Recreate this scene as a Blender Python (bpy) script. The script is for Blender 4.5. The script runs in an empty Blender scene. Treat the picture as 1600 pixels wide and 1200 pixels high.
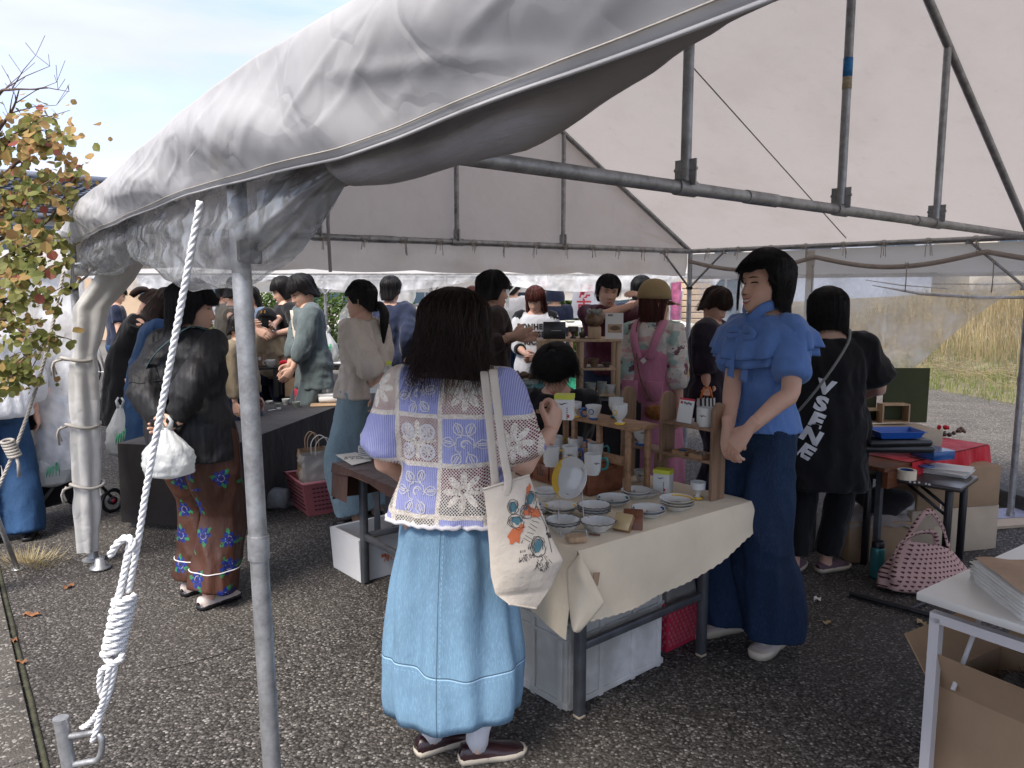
import bpy, math, random
import numpy as np
from mathutils import Vector, Matrix, noise, Euler
from mathutils.bvhtree import BVHTree
R = math.radians; PI = math.pi
sc = bpy.context.scene
COL = sc.collection
# ---------------------------------------------------------------- camera
CAM_H = 1.557; PITCH = R(7.125); FPX = 1200.0
cam = bpy.data.objects.new('camera', bpy.data.cameras.new('camera'))
COL.objects.link(cam); sc.camera = cam
cam.location = (0, 0, CAM_H); cam.rotation_euler = (PI/2 - PITCH, 0, 0)
cam.data.sensor_width = 36; cam.data.lens = 27.0
cam.data.clip_start = 0.02; cam.data.clip_end = 2000
# ---------------------------------------------------------------- world, sun, exposure
SUN_EL, SUN_AZ = R(52), R(215)      # azimuth measured clockwise from +Y
wd = bpy.data.worlds.new('World'); sc.world = wd; wd.use_nodes = True
wn = wd.node_tree; wn.nodes.clear()
_o = wn.nodes.new('ShaderNodeOutputWorld'); _b = wn.nodes.new('ShaderNodeBackground'); _b.inputs[1].default_value = 0.115
_s = wn.nodes.new('ShaderNodeTexSky'); _s.sky_type = 'NISHITA'; _s.sun_disc = False
_s.sun_elevation = SUN_EL; _s.sun_rotation = SUN_AZ; _s.air_density = 1.0; _s.dust_density = 1.2; _s.ozone_density = 3.5
_tc = wn.nodes.new('ShaderNodeTexCoord'); _mp = wn.nodes.new('ShaderNodeMapping'); _mp.inputs['Scale'].default_value = (1.0, 1.0, 3.6)
_mp.inputs['Location'].default_value = (0.35, 0.1, 0.55)
_n = wn.nodes.new('ShaderNodeTexNoise'); _n.inputs['Scale'].default_value = 1.9; _n.inputs['Detail'].default_value = 9; _n.inputs['Roughness'].default_value = 0.55
_n.inputs['Distortion'].default_value = 0.35
_r = wn.nodes.new('ShaderNodeValToRGB'); _r.color_ramp.elements[0].position = 0.30; _r.color_ramp.elements[1].position = 0.56
_mx = wn.nodes.new('ShaderNodeMix'); _mx.data_type = 'RGBA'; _mx.inputs[7].default_value = (6.6, 6.75, 7.2, 1)
_n2 = wn.nodes.new('ShaderNodeTexNoise'); _n2.inputs['Scale'].default_value = 1.1; _n2.inputs['Detail'].default_value = 5
_cr = wn.nodes.new('ShaderNodeValToRGB'); _cr.color_ramp.elements[0].color = (2.5, 2.7, 3.75, 1); _cr.color_ramp.elements[1].color = (4.0, 4.0, 4.2, 1)
_cr.color_ramp.elements[0].position = 0.42; _cr.color_ramp.elements[1].position = 0.66
for a, b in ((_tc.outputs['Generated'], _mp.inputs[0]), (_mp.outputs[0], _n.inputs['Vector']), (_mp.outputs[0], _n2.inputs['Vector']), (_n2.outputs['Fac'], _cr.inputs[0]),
             (_n.outputs['Fac'], _r.inputs[0]), (_r.outputs[0], _mx.inputs[0]), (_s.outputs[0], _mx.inputs[6]), (_cr.outputs[0], _mx.inputs[7]),
             (_mx.outputs[2], _b.inputs[0]), (_b.outputs[0], _o.inputs[0])):
    wn.links.new(a, b)
_sd = bpy.data.lights.new('sun', 'SUN'); _sd.energy = 2.3; _sd.angle = R(28); _sd.color = (1, .93, .84)
sun = bpy.data.objects.new('sun', _sd); COL.objects.link(sun)
_dir = Vector((math.sin(SUN_AZ)*math.cos(SUN_EL), math.cos(SUN_AZ)*math.cos(SUN_EL), math.sin(SUN_EL)))
sun.rotation_euler = (-_dir).to_track_quat('-Z', 'Y').to_euler()
sun.location = _dir*30
sc.view_settings.view_transform = 'Standard'; sc.view_settings.look = 'None'
sc.view_settings.exposure = 1.58; sc.view_settings.gamma = 1; sc.view_settings.use_curve_mapping = False
sc.render.engine = 'CYCLES'; sc.cycles.use_denoising = True
sc.cycles.max_bounces = 7; sc.cycles.diffuse_bounces = 4; sc.cycles.transparent_max_bounces = 16; sc.cycles.caustics_reflective = False; sc.cycles.caustics_refractive = False

# ---------------------------------------------------------------- measuring: picture measurements to places in the world
def _ray(px, py):
    u = (px-800)/FPX; v = (py-600)/FPX
    return Vector((u, math.cos(PITCH)-v*math.sin(PITCH), -math.sin(PITCH)-v*math.cos(PITCH)))
def gp(px, py, z=0.0):
    r = _ray(px, py); t = (z-CAM_H)/r.z; return Vector((r.x*t, r.y*t, z))
def pt(px, py, y):
    r = _ray(px, py); t = y/r.y; return Vector((r.x*t, y, CAM_H+r.z*t))

# ---------------------------------------------------------------- tagging
def tag(o, label=None, cat=None, group=None, kind=None):
    if label: o['label'] = label
    if cat: o['category'] = cat
    if group: o['group'] = group
    if kind: o['kind'] = kind
    return o
def empty(name, loc=(0, 0, 0), rz=0, label=None, cat=None, group=None):
    o = bpy.data.objects.new(name, None); COL.objects.link(o); o.location = loc; o.rotation_euler = (0, 0, rz); o.empty_display_size = .1
    return tag(o, label, cat, group)
def copy_tree(o, parent=None):
    c = o.copy(); COL.objects.link(c)
    if parent is not None: c.parent = parent
    for ch in list(o.children): copy_tree(ch, c)
    return c

# ---------------------------------------------------------------- meshes
class M:
    """collects vertices and faces; build() links them as one mesh object"""
    def __init__(s): s.v = []; s.f = []; s.mi = []; s.uv = None
    def add(s, vs, fs, mi=0):
        b = len(s.v); s.v.extend([tuple(p) for p in vs]); s.f.extend([tuple(i+b for i in f) for f in fs]); s.mi.extend([mi]*len(fs)); return s
    def join(s, o, mat=None, mi=None):
        vs = o.v if mat is None else [tuple(mat @ Vector(p)) for p in o.v]
        b = len(s.v); s.v.extend(vs); s.f.extend([tuple(i+b for i in f) for f in o.f]); s.mi.extend(o.mi if mi is None else [mi]*len(o.f)); return s
    def box(s, c, d, rz=0, bev=0, mi=0, rot=None):
        hx, hy, hz = d[0]/2, d[1]/2, d[2]/2
        m = Matrix.Translation(Vector(c)) @ (rot.to_4x4() if rot is not None else Matrix.Rotation(rz, 4, 'Z'))
        if bev <= 0:
            vs = [(x*hx, y*hy, z*hz) for x in (-1, 1) for y in (-1, 1) for z in (-1, 1)]
            fs = [(0, 1, 3, 2), (4, 6, 7, 5), (0, 4, 5, 1), (2, 3, 7, 6), (0, 2, 6, 4), (1, 5, 7, 3)]
        else:
            b = min(bev, hx*.9, hy*.9, hz*.9); vs = []; fs = []
            def ring(x, y, z):
                i = len(vs); vs.extend([(-x+b, -y, z), (x-b, -y, z), (x, -y+b, z), (x, y-b, z), (x-b, y, z), (-x+b, y, z), (-x, y-b, z), (-x, -y+b, z)]); return i
            ring2 = lambda x, y, z: ring(x-b*.5, y-b*.5, z)
            r = [ring2(hx, hy, -hz), ring(hx, hy, -hz+b), ring(hx, hy, hz-b), ring2(hx, hy, hz)]
            for k in range(3):
                for j in range(8): fs.append((r[k]+j, r[k]+(j+1) % 8, r[k+1]+(j+1) % 8, r[k+1]+j))
            fs.append(tuple(r[0]+j for j in range(8))[::-1]); fs.append(tuple(r[3]+j for j in range(8)))
        s.add([m @ Vector(p) for p in vs], fs, mi); return s
    def tube(s, pts, rad, n=8, cap=True, mi=0, flat=1.0, closed=False, up=None, phase=0):
        """sweep; rad: number, list, or list of (a,b)"""
        P = [Vector(p) for p in pts]; k = len(P)
        rs = rad if isinstance(rad, (list, tuple)) else [rad]*k
        rs = [(r, r*flat) if not isinstance(r, (tuple, list)) else r for r in rs]
        T = []
        for i in range(k):
            a = P[(i-1) % k] if (i > 0 or closed) else P[0]; b = P[(i+1) % k] if (i < k-1 or closed) else P[-1]
            t = b-a; T.append(t.normalized() if t.length > 1e-9 else Vector((0, 0, 1)))
        u = Vector(up) if up is not None else (Vector((0, 0, 1)) if abs(T[0].z) < .9 else Vector((1, 0, 0)))
        u = (u-T[0]*u.dot(T[0])).normalized()
        vs = []
        for i in range(k):
            u = u-T[i]*u.dot(T[i]); u = u.normalized() if u.length > 1e-6 else T[i].orthogonal().normalized()
            w = T[i].cross(u)
            for j in range(n):
                a = 2*PI*j/n+phase; vs.append(P[i]+u*(math.cos(a)*rs[i][0])+w*(math.sin(a)*rs[i][1]))
        fs = []
        for i in range(k if closed else k-1):
            for j in range(n):
                a, b = i*n+j, i*n+(j+1) % n; c, d = ((i+1) % k)*n+(j+1) % n, ((i+1) % k)*n+j
                fs.append((a, b, c, d))
        if cap and not closed:
            fs.append(tuple(range(n))[::-1]); fs.append(tuple((k-1)*n+j for j in range(n)))
        s.add(vs, fs, mi); return s
    def lathe(s, prof, c=(0, 0, 0), n=28, mi=0, sc=(1, 1), wav=None):
        """profile of (r,z) bottom outside .. rim .. inside bottom"""
        vs = []; fs = []
        k = len(prof)
        for r, z in prof:
            for j in range(n):
                a = 2*PI*j/n; rr = r if wav is None else r*(1+wav[1]*(r/wav[2])**2*math.cos(wav[0]*a)); vs.append((c[0]+rr*math.cos(a)*sc[0], c[1]+rr*math.sin(a)*sc[1], c[2]+z))
        for i in range(k-1):
            for j in range(n): fs.append((i*n+j, i*n+(j+1) % n, (i+1)*n+(j+1) % n, (i+1)*n+j))
        if prof[0][0] > 1e-6: fs.append(tuple(range(n))[::-1])
        if prof[-1][0] > 1e-6: fs.append(tuple((k-1)*n+j for j in range(n)))
        s.add(vs, fs, mi); return s
    def ball(s, c, r, n=12, m=8, mi=0, rot=None):
        rx, ry, rz_ = r if isinstance(r, (tuple, list)) else (r, r, r); vs = []; fs = []
        q = rot.to_3x3() if rot is not None else Matrix.Identity(3)
        for i in range(m+1):
            t = PI*i/m
            for j in range(n):
                a = 2*PI*j/n; vs.append(Vector(c)+q @ Vector((rx*math.sin(t)*math.cos(a), ry*math.sin(t)*math.sin(a), rz_*math.cos(t))))
        for i in range(m):
            for j in range(n): fs.append((i*n+j, (i+1)*n+j, (i+1)*n+(j+1) % n, i*n+(j+1) % n))
        s.add(vs, fs, mi); return s
    def grid(s, fn, nu, nv, mi=0, closeu=False, flip=False):
        vs = [fn(i/(nu if closeu else nu-1), j/(nv-1)) for j in range(nv) for i in range(nu)]; fs = []
        for j in range(nv-1):
            for i in range(nu if closeu else nu-1):
                q = (j*nu+i, j*nu+(i+1) % nu, (j+1)*nu+(i+1) % nu, (j+1)*nu+i); fs.append(q[::-1] if flip else q)
        s.add(vs, fs, mi); return s
    def prism(s, poly, h, mat=None, mi=0):
        n = len(poly); vs = [Vector((x, y, 0)) for x, y in poly]+[Vector((x, y, h)) for x, y in poly]
        if mat is not None: vs = [mat @ v for v in vs]
        fs = [tuple(range(n))[::-1], tuple(range(n, 2*n))]+[(i, (i+1) % n, n+(i+1) % n, n+i) for i in range(n)]
        s.add(vs, fs, mi); return s
    def disp(s, fn, start=0):
        for i in range(start, len(s.v)): s.v[i] = tuple(fn(Vector(s.v[i])))
        return s
    def mesh(s, name, mats):
        me = bpy.data.meshes.new(name)
        me.from_pydata(s.v, [], s.f)
        for m_ in (mats if isinstance(mats, (list, tuple)) else [mats]): me.materials.append(m_)
        if any(s.mi): me.polygons.foreach_set('material_index', s.mi)
        return me
    def build(s, name, mats, parent=None, smooth=True, auto=None, loc=None, rz=None, **tg):
        me = s.mesh(name, mats)
        if smooth:
            me.polygons.foreach_set('use_smooth', [True]*len(me.polygons))
            if auto is not None:
                try: me.set_sharp_from_angle(angle=R(auto))
                except Exception: pass
        o = bpy.data.objects.new(name, me); COL.objects.link(o)
        if parent is not None: o.parent = parent
        if loc is not None: o.location = loc
        if rz is not None: o.rotation_euler = (0, 0, rz)
        if s.uv is not None: set_uv(me, s.uv)
        me.validate()
        return tag(o, **tg) if tg else o
def set_uv(me, fn):
    uvl = me.uv_layers.new(name='UVMap'); n = len(me.loops); idx = np.empty(n, np.int32); me.loops.foreach_get('vertex_index', idx)
    co = np.empty(len(me.vertices)*3); me.vertices.foreach_get('co', co); co = co.reshape(-1, 3)
    uv = np.array([fn(c) for c in co]); uvl.data.foreach_set('uv', uv[idx].astype(np.float32).ravel())
def remesh(m, voxel, smooth=3, fac=.5):
    me = bpy.data.meshes.new('t'); me.from_pydata(m.v, [], m.f); o = bpy.data.objects.new('t', me); COL.objects.link(o)
    md = o.modifiers.new('r', 'REMESH'); md.mode = 'VOXEL'; md.voxel_size = voxel
    if smooth:
        sm = o.modifiers.new('s', 'SMOOTH'); sm.iterations = smooth; sm.factor = fac
    dg = bpy.context.evaluated_depsgraph_get(); dg.update(); r = bpy.data.meshes.new_from_object(o.evaluated_get(dg))
    nv = len(r.vertices); co = np.empty(nv*3); r.vertices.foreach_get('co', co)
    out = M(); out.v = [tuple(p) for p in co.reshape(-1, 3)]; out.f = [tuple(p.vertices) for p in r.polygons]; out.mi = [0]*len(out.f)
    bpy.data.objects.remove(o); bpy.data.meshes.remove(me); bpy.data.meshes.remove(r)
    return out
def nz(p, s=1.0, seed=0): return noise.noise(Vector((p[0]*s+seed*7.31, p[1]*s-seed*3.7, p[2]*s+seed*1.9)))
def lerp(a, b, t): return a+(b-a)*t
def interp(x, xs, ys):
    return float(np.interp(x, xs, ys))
def sstep(a, b, x):
    t = min(1, max(0, (x-a)/(b-a))); return t*t*(3-2*t)

# ---------------------------------------------------------------- materials
class X:
    """a value in a node tree, with arithmetic"""
    def __init__(s, nt, v): s.nt = nt; s.v = v
    def op(s, o, b=None, c=None):
        n = s.nt.nodes.new('ShaderNodeMath'); n.operation = o
        for i, q in enumerate((s, b, c)):
            if q is None: continue
            if isinstance(q, X):
                if isinstance(q.v, (int, float)): n.inputs[i].default_value = q.v
                else: s.nt.links.new(q.v, n.inputs[i])
            else: n.inputs[i].default_value = q
        return X(s.nt, n.outputs[0])
    def __add__(s, b): return s.op('ADD', b)
    __radd__ = __add__
    def __sub__(s, b): return s.op('SUBTRACT', b)
    def __rsub__(s, b): return X(s.nt, b).op('SUBTRACT', s)
    def __mul__(s, b): return s.op('MULTIPLY', b)
    __rmul__ = __mul__
    def __truediv__(s, b): return s.op('DIVIDE', b)
    def lt(s, b): return s.op('LESS_THAN', b)
    def gt(s, b): return s.op('GREATER_THAN', b)
    def max(s, b): return s.op('MAXIMUM', b)
    def min(s, b): return s.op('MINIMUM', b)
    def abs(s): return s.op('ABSOLUTE')
    def sin(s): return s.op('SINE')
    def cos(s): return s.op('COSINE')
    def fract(s): return s.op('FRACT')
    def floor(s): return s.op('FLOOR')
    def sqrt(s): return s.op('SQRT')
    def mod(s, b): return s.op('FLOORED_MODULO', b)
    def atan2(s, b): return s.op('ARCTAN2', b)
    def clamp(s):
        r = s.op('MAXIMUM', 0.0); return r.op('MINIMUM', 1.0)
    def step(s, a, b):
        n = s.nt.nodes.new('ShaderNodeMapRange'); n.interpolation_type = 'SMOOTHSTEP'; s.nt.links.new(s.v, n.inputs[0]); n.inputs[1].default_value = a; n.inputs[2].default_value = b
        return X(s.nt, n.outputs[0])
def c4(c): return (c[0], c[1], c[2], 1)
class Mat:
    def __init__(s, name, col=(.5, .5, .5), rough=.6, metal=0, spec=.5):
        s.m = bpy.data.materials.new(name); s.m.use_nodes = True; s.nt = s.m.node_tree
        s.b = s.nt.nodes['Principled BSDF']; s.out = s.nt.nodes['Material Output']
        s.b.inputs['Base Color'].default_value = c4(col); s.b.inputs['Roughness'].default_value = rough; s.b.inputs['Metallic'].default_value = metal
        s.b.inputs['Specular IOR Level'].default_value = spec
        s.col = None; s.base = col; s._tc = None; s.hs = []
    def link(s, a, b): s.nt.links.new(a.v if isinstance(a, X) else a, b)
    def co(s, which='Object'):
        if s._tc is None: s._tc = s.nt.nodes.new('ShaderNodeTexCoord')
        return s._tc.outputs[which]
    def xyz(s, which='Object'):
        n = s.nt.nodes.new('ShaderNodeSeparateXYZ'); s.nt.links.new(s.co(which), n.inputs[0]); return [X(s.nt, n.outputs[i]) for i in range(3)]
    def vec(s, *q):
        n = s.nt.nodes.new('ShaderNodeCombineXYZ')
        for i, a in enumerate(q):
            if isinstance(a, X): s.link(a, n.inputs[i])
            else: n.inputs[i].default_value = a
        return n.outputs[0]
    def noise(s, scale, detail=3, rough=.5, vec=None, stretch=None, which='Object'):
        n = s.nt.nodes.new('ShaderNodeTexNoise'); n.inputs['Scale'].default_value = scale; n.inputs['Detail'].default_value = detail; n.inputs['Roughness'].default_value = rough
        v = vec if vec is not None else s.co(which)
        if stretch:
            mp = s.nt.nodes.new('ShaderNodeMapping'); mp.inputs['Scale'].default_value = stretch; s.nt.links.new(v, mp.inputs[0]); v = mp.outputs[0]
        s.nt.links.new(v, n.inputs['Vector']); return X(s.nt, n.outputs['Fac'])
    def voro(s, scale, vec=None, feature='F1', rnd=1.0, which='Object'):
        n = s.nt.nodes.new('ShaderNodeTexVoronoi'); n.feature = feature; n.inputs['Scale'].default_value = scale; n.inputs['Randomness'].default_value = rnd
        s.nt.links.new(vec if vec is not None else s.co(which), n.inputs['Vector']); return n
    def ramp(s, f, stops):
        n = s.nt.nodes.new('ShaderNodeValToRGB'); e = n.color_ramp.elements
        while len(e) < len(stops): e.new(.5)
        for i, (p, c) in enumerate(stops): e[i].position = p; e[i].color = c4(c)
        s.link(f, n.inputs[0]); return n.outputs[0]
    def mix(s, f, a, b):
        n = s.nt.nodes.new('ShaderNodeMix'); n.data_type = 'RGBA'
        for q, i in ((f, 0), (a, 6), (b, 7)):
            if isinstance(q, X): s.link(q, n.inputs[i])
            elif isinstance(q, (tuple, list)): n.inputs[i].default_value = c4(q)
            elif isinstance(q, (int, float)): n.inputs[i].default_value = q
            else: s.nt.links.new(q, n.inputs[i])
        return n.outputs[2]
    def color(s, c): s.nt.links.new(c, s.b.inputs['Base Color']); s.col = c; return s
    def over(s, f, c):
        s.color(s.mix(f, s.col if s.col is not None else s.base, c)); return s
    def vary(s, scale=6, amt=.25, detail=4, stretch=None, which='Object'):
        f = s.noise(scale, detail, .6, stretch=stretch, which=which)
        lo = tuple(c*(1-amt) for c in s.base); hi = tuple(min(1, c*(1+amt)) for c in s.base)
        return s.color(s.ramp(f, [(.3, lo), (.7, hi)]))
    def bump(s, h, dist=.002, strength=1.0):
        n = s.nt.nodes.new('ShaderNodeBump'); n.inputs['Distance'].default_value = dist; n.inputs['Strength'].default_value = strength
        s.link(h, n.inputs['Height'])
        if s.b.inputs['Normal'].is_linked: s.nt.links.new(s.b.inputs['Normal'].links[0].from_socket, n.inputs['Normal'])
        s.nt.links.new(n.outputs[0], s.b.inputs['Normal']); return s
    def set(s, **k):
        for a, v in k.items(): s.b.inputs[a.replace('_', ' ')].default_value = v
        return s
    def translucent(s, f, col=None):
        t = s.nt.nodes.new('ShaderNodeBsdfTranslucent'); mx = s.nt.nodes.new('ShaderNodeMixShader'); mx.inputs[0].default_value = f
        if col is not None: t.inputs[0].default_value = c4(col)
        elif s.col is not None: s.nt.links.new(s.col, t.inputs[0])
        else: t.inputs[0].default_value = c4(s.base)
        s.nt.links.new(s.b.outputs[0], mx.inputs[1]); s.nt.links.new(t.outputs[0], mx.inputs[2]); s.nt.links.new(mx.outputs[0], s.out.inputs[0]); return s
    def seethrough(s, f):
        """part of the light goes straight through, as in thin clear sheet"""
        t = s.nt.nodes.new('ShaderNodeBsdfTransparent'); mx = s.nt.nodes.new('ShaderNodeMixShader')
        if isinstance(f, X): s.link(f, mx.inputs[0])
        else: mx.inputs[0].default_value = f
        src = s.out.inputs[0].links[0].from_socket
        s.nt.links.new(src, mx.inputs[1]); s.nt.links.new(t.outputs[0], mx.inputs[2]); s.nt.links.new(mx.outputs[0], s.out.inputs[0]); return s
def cloth(name, col, rough=.85, weave=900, vary=.15, wr=.6, wscale=9, trans=0, weave_d=.0004):
    m = Mat(name, col, rough, spec=.2); m.vary(5, vary)
    m.bump(m.noise(wscale, 5, .55, stretch=(1, 1, .55)), .035*wr); m.bump((m.noise(wscale*.8, 3, .5, stretch=(1.3, 1.3, .7))-.5).abs(), -.03*wr)
    if weave_d: m.bump(m.noise(weave, 1), weave_d)
    m.set(Sheen_Weight=.15)
    if trans: m.translucent(trans)
    return m.m
def plain(name, col, rough=.5, metal=0, vary=.12, vs=8, bump=0, bs=60, spec=.5):
    m = Mat(name, col, rough, metal, spec)
    if vary: m.vary(vs, vary)
    if bump: m.bump(m.noise(bs, 4), bump)
    return m.m
MT = {}
def text_mesh(txt, size, font_sc=(1, 1), ext=.0006, spacing=1.0, bold=0.0, line=1.0):
    cu = bpy.data.curves.new('t', 'FONT'); cu.body = txt; cu.size = size; cu.extrude = ext; cu.align_x = 'CENTER'; cu.align_y = 'CENTER'; cu.space_character = spacing; cu.resolution_u = 3; cu.offset = bold; cu.space_line = line
    o = bpy.data.objects.new('t', cu); COL.objects.link(o); dg = bpy.context.evaluated_depsgraph_get(); dg.update()
    r = bpy.data.meshes.new_from_object(o.evaluated_get(dg)); m = M()
    m.add([(v.co.x*font_sc[0], v.co.y*font_sc[1], v.co.z) for v in r.vertices], [tuple(p.vertices) for p in r.polygons])
    bpy.data.objects.remove(o); bpy.data.curves.remove(cu); bpy.data.meshes.remove(r); return m
# ================================================================ MATERIALS
def mk_asphalt():
    m = Mat('asphalt', (.06, .057, .055), .85, spec=.3)
    v = m.voro(100); vc = m.nt.nodes.new('ShaderNodeSeparateColor'); m.nt.links.new(v.outputs['Color'], vc.inputs[0])
    f = X(m.nt, vc.outputs[0])
    c1 = m.ramp(f, [(0, (.026, .0235, .021)), (.42, (.055, .05, .046)), (.68, (.10, .092, .085)), (.84, (.165, .153, .142)), (.95, (.27, .255, .24)), (1, (.42, .395, .37))])
    v2 = m.voro(280); vc2 = m.nt.nodes.new('ShaderNodeSeparateColor'); m.nt.links.new(v2.outputs['Color'], vc2.inputs[0])
    c2 = m.ramp(X(m.nt, vc2.outputs[1]), [(0, (.034, .029, .025)), (.7, (.075, .065, .056)), (.95, (.14, .122, .105))])
    big = m.noise(.7, 4); c = m.mix(.28, c1, c2)
    d = X(m.nt, v.outputs['Distance'])
    c = m.mix(d.step(.42, .8), c, (.012, .0105, .009))
    c = m.mix(big.step(.35, .7)*.35, c, (.085, .075, .066))
    stain = m.noise(2.3, 5, .6, stretch=(1, .5, 1)).step(.56, .68)
    c = m.mix(stain*.35, c, (.03, .027, .025))
    m.color(c); m.bump(d, -.006, .8); m.bump(m.noise(40, 3), .006, .6)
    return m.m
MT['asphalt'] = mk_asphalt()
def mk_conc():
    m = Mat('gutter concrete', (.085, .076, .066), .9, spec=.2); m.vary(3, .3)
    v = m.voro(110); s = m.nt.nodes.new('ShaderNodeSeparateColor'); m.nt.links.new(v.outputs['Color'], s.inputs[0])
    m.over(X(m.nt, s.outputs[0]).step(.8, .95)*.6, (.36, .34, .31)); m.over(X(m.nt, s.outputs[1]).step(.7, .95)*.55, (.07, .065, .06))
    m.bump(X(m.nt, v.outputs['Distance']), -.005, .7); return m.m
MT['conc'] = mk_conc()
def mk_canvas(name, col, tr=.35, dirt=1.0, sc_=1.0):
    m = Mat(name, col, .62, spec=.35)
    f = m.noise(1.6*sc_, 7, .65)
    c = m.mix(f.step(.4, .75)*(.45*dirt), col, tuple(q*.62 for q in (col[0], col[1]*.98, col[2]*.9)))
    f2 = m.noise(9*sc_, 6, .7, stretch=(1, 1, .5)).step(.56, .75)
    c = m.mix(f2*.3*dirt, c, tuple(q*.5 for q in (col[0], col[1]*.96, col[2]*.85)))
    m.color(c)
    m.bump(m.noise(2.6*sc_, 3, .5), .05)
    for q, d in ((1.7, .014), (5.5, .005)):
        w = m.nt.nodes.new('ShaderNodeVectorMath'); w.operation = 'MULTIPLY_ADD'; w.inputs[1].default_value = (.25, .25, .25); n_ = m.nt.nodes.new('ShaderNodeTexNoise'); n_.inputs['Scale'].default_value = q; m.nt.links.new(m.co(), n_.inputs['Vector']); m.nt.links.new(n_.outputs['Color'], w.inputs[0]); m.nt.links.new(m.co(), w.inputs[2])
        v = m.voro(q*sc_, vec=w.outputs[0], feature='DISTANCE_TO_EDGE'); m.bump(X(m.nt, v.outputs['Distance']).min(.11), d*-3.0*(1 if q < 3 else -1), .7); m.bump(m.noise(1500, 1), .0002)
    m.translucent(tr); return m.m
MT['canvas'] = mk_canvas('tent canvas', (.53, .525, .53), .32, .7)
MT['canvas_in'] = mk_canvas('tent canvas inner side', (.60, .535, .475), .5, .5)
MT['valance'] = mk_canvas('hanging canvas', (.72, .65, .57), .45, .6)
def mk_steel():
    m = Mat('galvanised steel', (.35, .355, .36), .5, .75, .5)
    f = m.noise(14, 6, .7); m.color(m.ramp(f, [(.3, (.2, .2, .2)), (.5, (.36, .365, .37)), (.72, (.5, .51, .52))]))
    m.over(m.noise(30, 5, .7).step(.62, .74)*.5, (.13, .09, .06)); m.bump(m.noise(60, 3), .001); return m.m
MT['steel'] = mk_steel()
MT['steel_dark'] = plain('weathered dark steel', (.12, .12, .12), .5, .6, .3, 12, .001)
MT['steel_leg'] = plain('grey painted steel leg', (.10, .105, .115), .42, .3, .3, 9, .0006, 40)
def mk_vinyl(name, col, tr, rough=.12, k=1.0, white=.25):
    m = Mat(name, col, rough, spec=.8)
    m.color(m.mix(m.noise(3, 5, .6).step(.4, .7), tuple(c*.75 for c in col), tuple(min(1, c*1.2) for c in col)))
    m.bump(m.noise(5.5, 2, .5, stretch=(1, 1, .6)), .07*k); m.bump((m.noise(9, 1, .4, stretch=(1, 1, .7))-.5).abs(), -.045*k); m.bump((m.noise(22, 1, .5)-.5).abs(), -.006*k)
    m.translucent(.45); f = m.noise(6, 2, .5)
    m.seethrough(1-(f.step(.35, .75)*white+(1-tr))); return m.m
MT['vinyl_roll'] = mk_vinyl('crumpled clear vinyl', (.42, .44, .46), .62, .04, 1.1, .5)
MT['vinyl_clear'] = mk_vinyl('clear vinyl sheet', (.74, .73, .71), .66, .12, .6, .32)
MT['vinyl_white'] = mk_vinyl('milky vinyl sheet', (.76, .77, .79), .4, .15, .9, .35)
def mk_roll():
    m = Mat('rolled smoky vinyl', (.23, .22, .225), .45, spec=.5); m.vary(4, .25); m.bump(m.noise(5, 6, .6, stretch=(.4, .4, 3)), .012); m.bump(m.noise(25, 4), .002); return m.m
MT['roll'] = mk_roll()
def mk_rope(name='white nylon rope', col=(.72, .72, .72)):
    m = Mat(name, col, .55, spec=.4); m.vary(30, .15); m.bump(m.noise(300, 3), .001); return m.m
MT['rope'] = mk_rope(); MT['cord'] = mk_rope('grey cotton cord', (.4, .37, .33))
def mk_wood(name, col, rough=.5, sc_=1.0, axis=0, dark=.55):
    m = Mat(name, col, rough, spec=.35); st = [14*sc_]*3; st[axis] = 1.2*sc_
    f = m.noise(3, 6, .6, stretch=tuple(st)); m.color(m.ramp(f, [(.28, tuple(c*dark for c in col)), (.5, col), (.75, tuple(min(1, c*1.25) for c in col))]))
    m.bump(f, .002); return m.m
MT['wood_z'] = mk_wood('walnut laminate', (.25, .155, .095), .5, 1, 2)
MT['wood_x'] = mk_wood('light walnut board', (.24, .145, .09), .5, 1, 0)
MT['wood_red'] = mk_wood('red brown stained wood', (.17, .062, .03), .35, 1, 0)
MT['wood_mid'] = mk_wood('oak crate wood', (.3, .17, .09), .55, 1, 0)
MT['ply'] = mk_wood('pale plywood', (.45, .31, .19), .6, 1, 2, .75)
def mk_card():
    m = Mat('cardboard', (.33, .225, .14), .85, spec=.15); m.vary(4, .12); m.bump(m.noise(3, 3, .5, stretch=(60, 60, 1)), .0008); m.bump(m.noise(6, 3), .004); return m.m
MT['card'] = mk_card()
MT['card_lt'] = plain('pale carton board', (.42, .34, .25), .85, 0, .1, 5, .001, 20)
MT['paper'] = plain('off white paper', (.66, .64, .6), .8, 0, .06, 7, .001, 40)
MT['kraft'] = plain('brown kraft paper', (.36, .24, .15), .8, 0, .12, 12, .002, 30)
MT['ink'] = plain('black ink', (.02, .02, .02), .6, 0, 0)
MT['ink_red'] = plain('red ink', (.5, .03, .06), .6, 0, 0)
MT['ink_orange'] = plain('orange ink', (.6, .16, .06), .7, 0, .1, 30)
MT['ink_teal'] = plain('teal ink', (.07, .17, .2), .7, 0, .2, 30)
MT['white_plastic'] = plain('white foam plastic', (.68, .68, .68), .7, 0, .06, 4, .0005, 300)
MT['crate'] = mk_vinyl('translucent white plastic', (.9, .89, .83), .1, .4, .12, .1)
MT['pink_plastic'] = plain('pink plastic', (.42, .13, .145), .35, 0, .08)
MT['red_plastic'] = plain('raspberry plastic', (.48, .03, .07), .35, 0, .1)
MT['blue_plastic'] = plain('blue plastic', (.02, .1, .42), .3, 0, .05)
MT['black_plastic'] = plain('black plastic', (.015, .015, .017), .35, 0, .2)
MT['blackcloth'] = cloth('black table cloth', (.014, .012, .013), .9, 600, .2, .5, 4)
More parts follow.
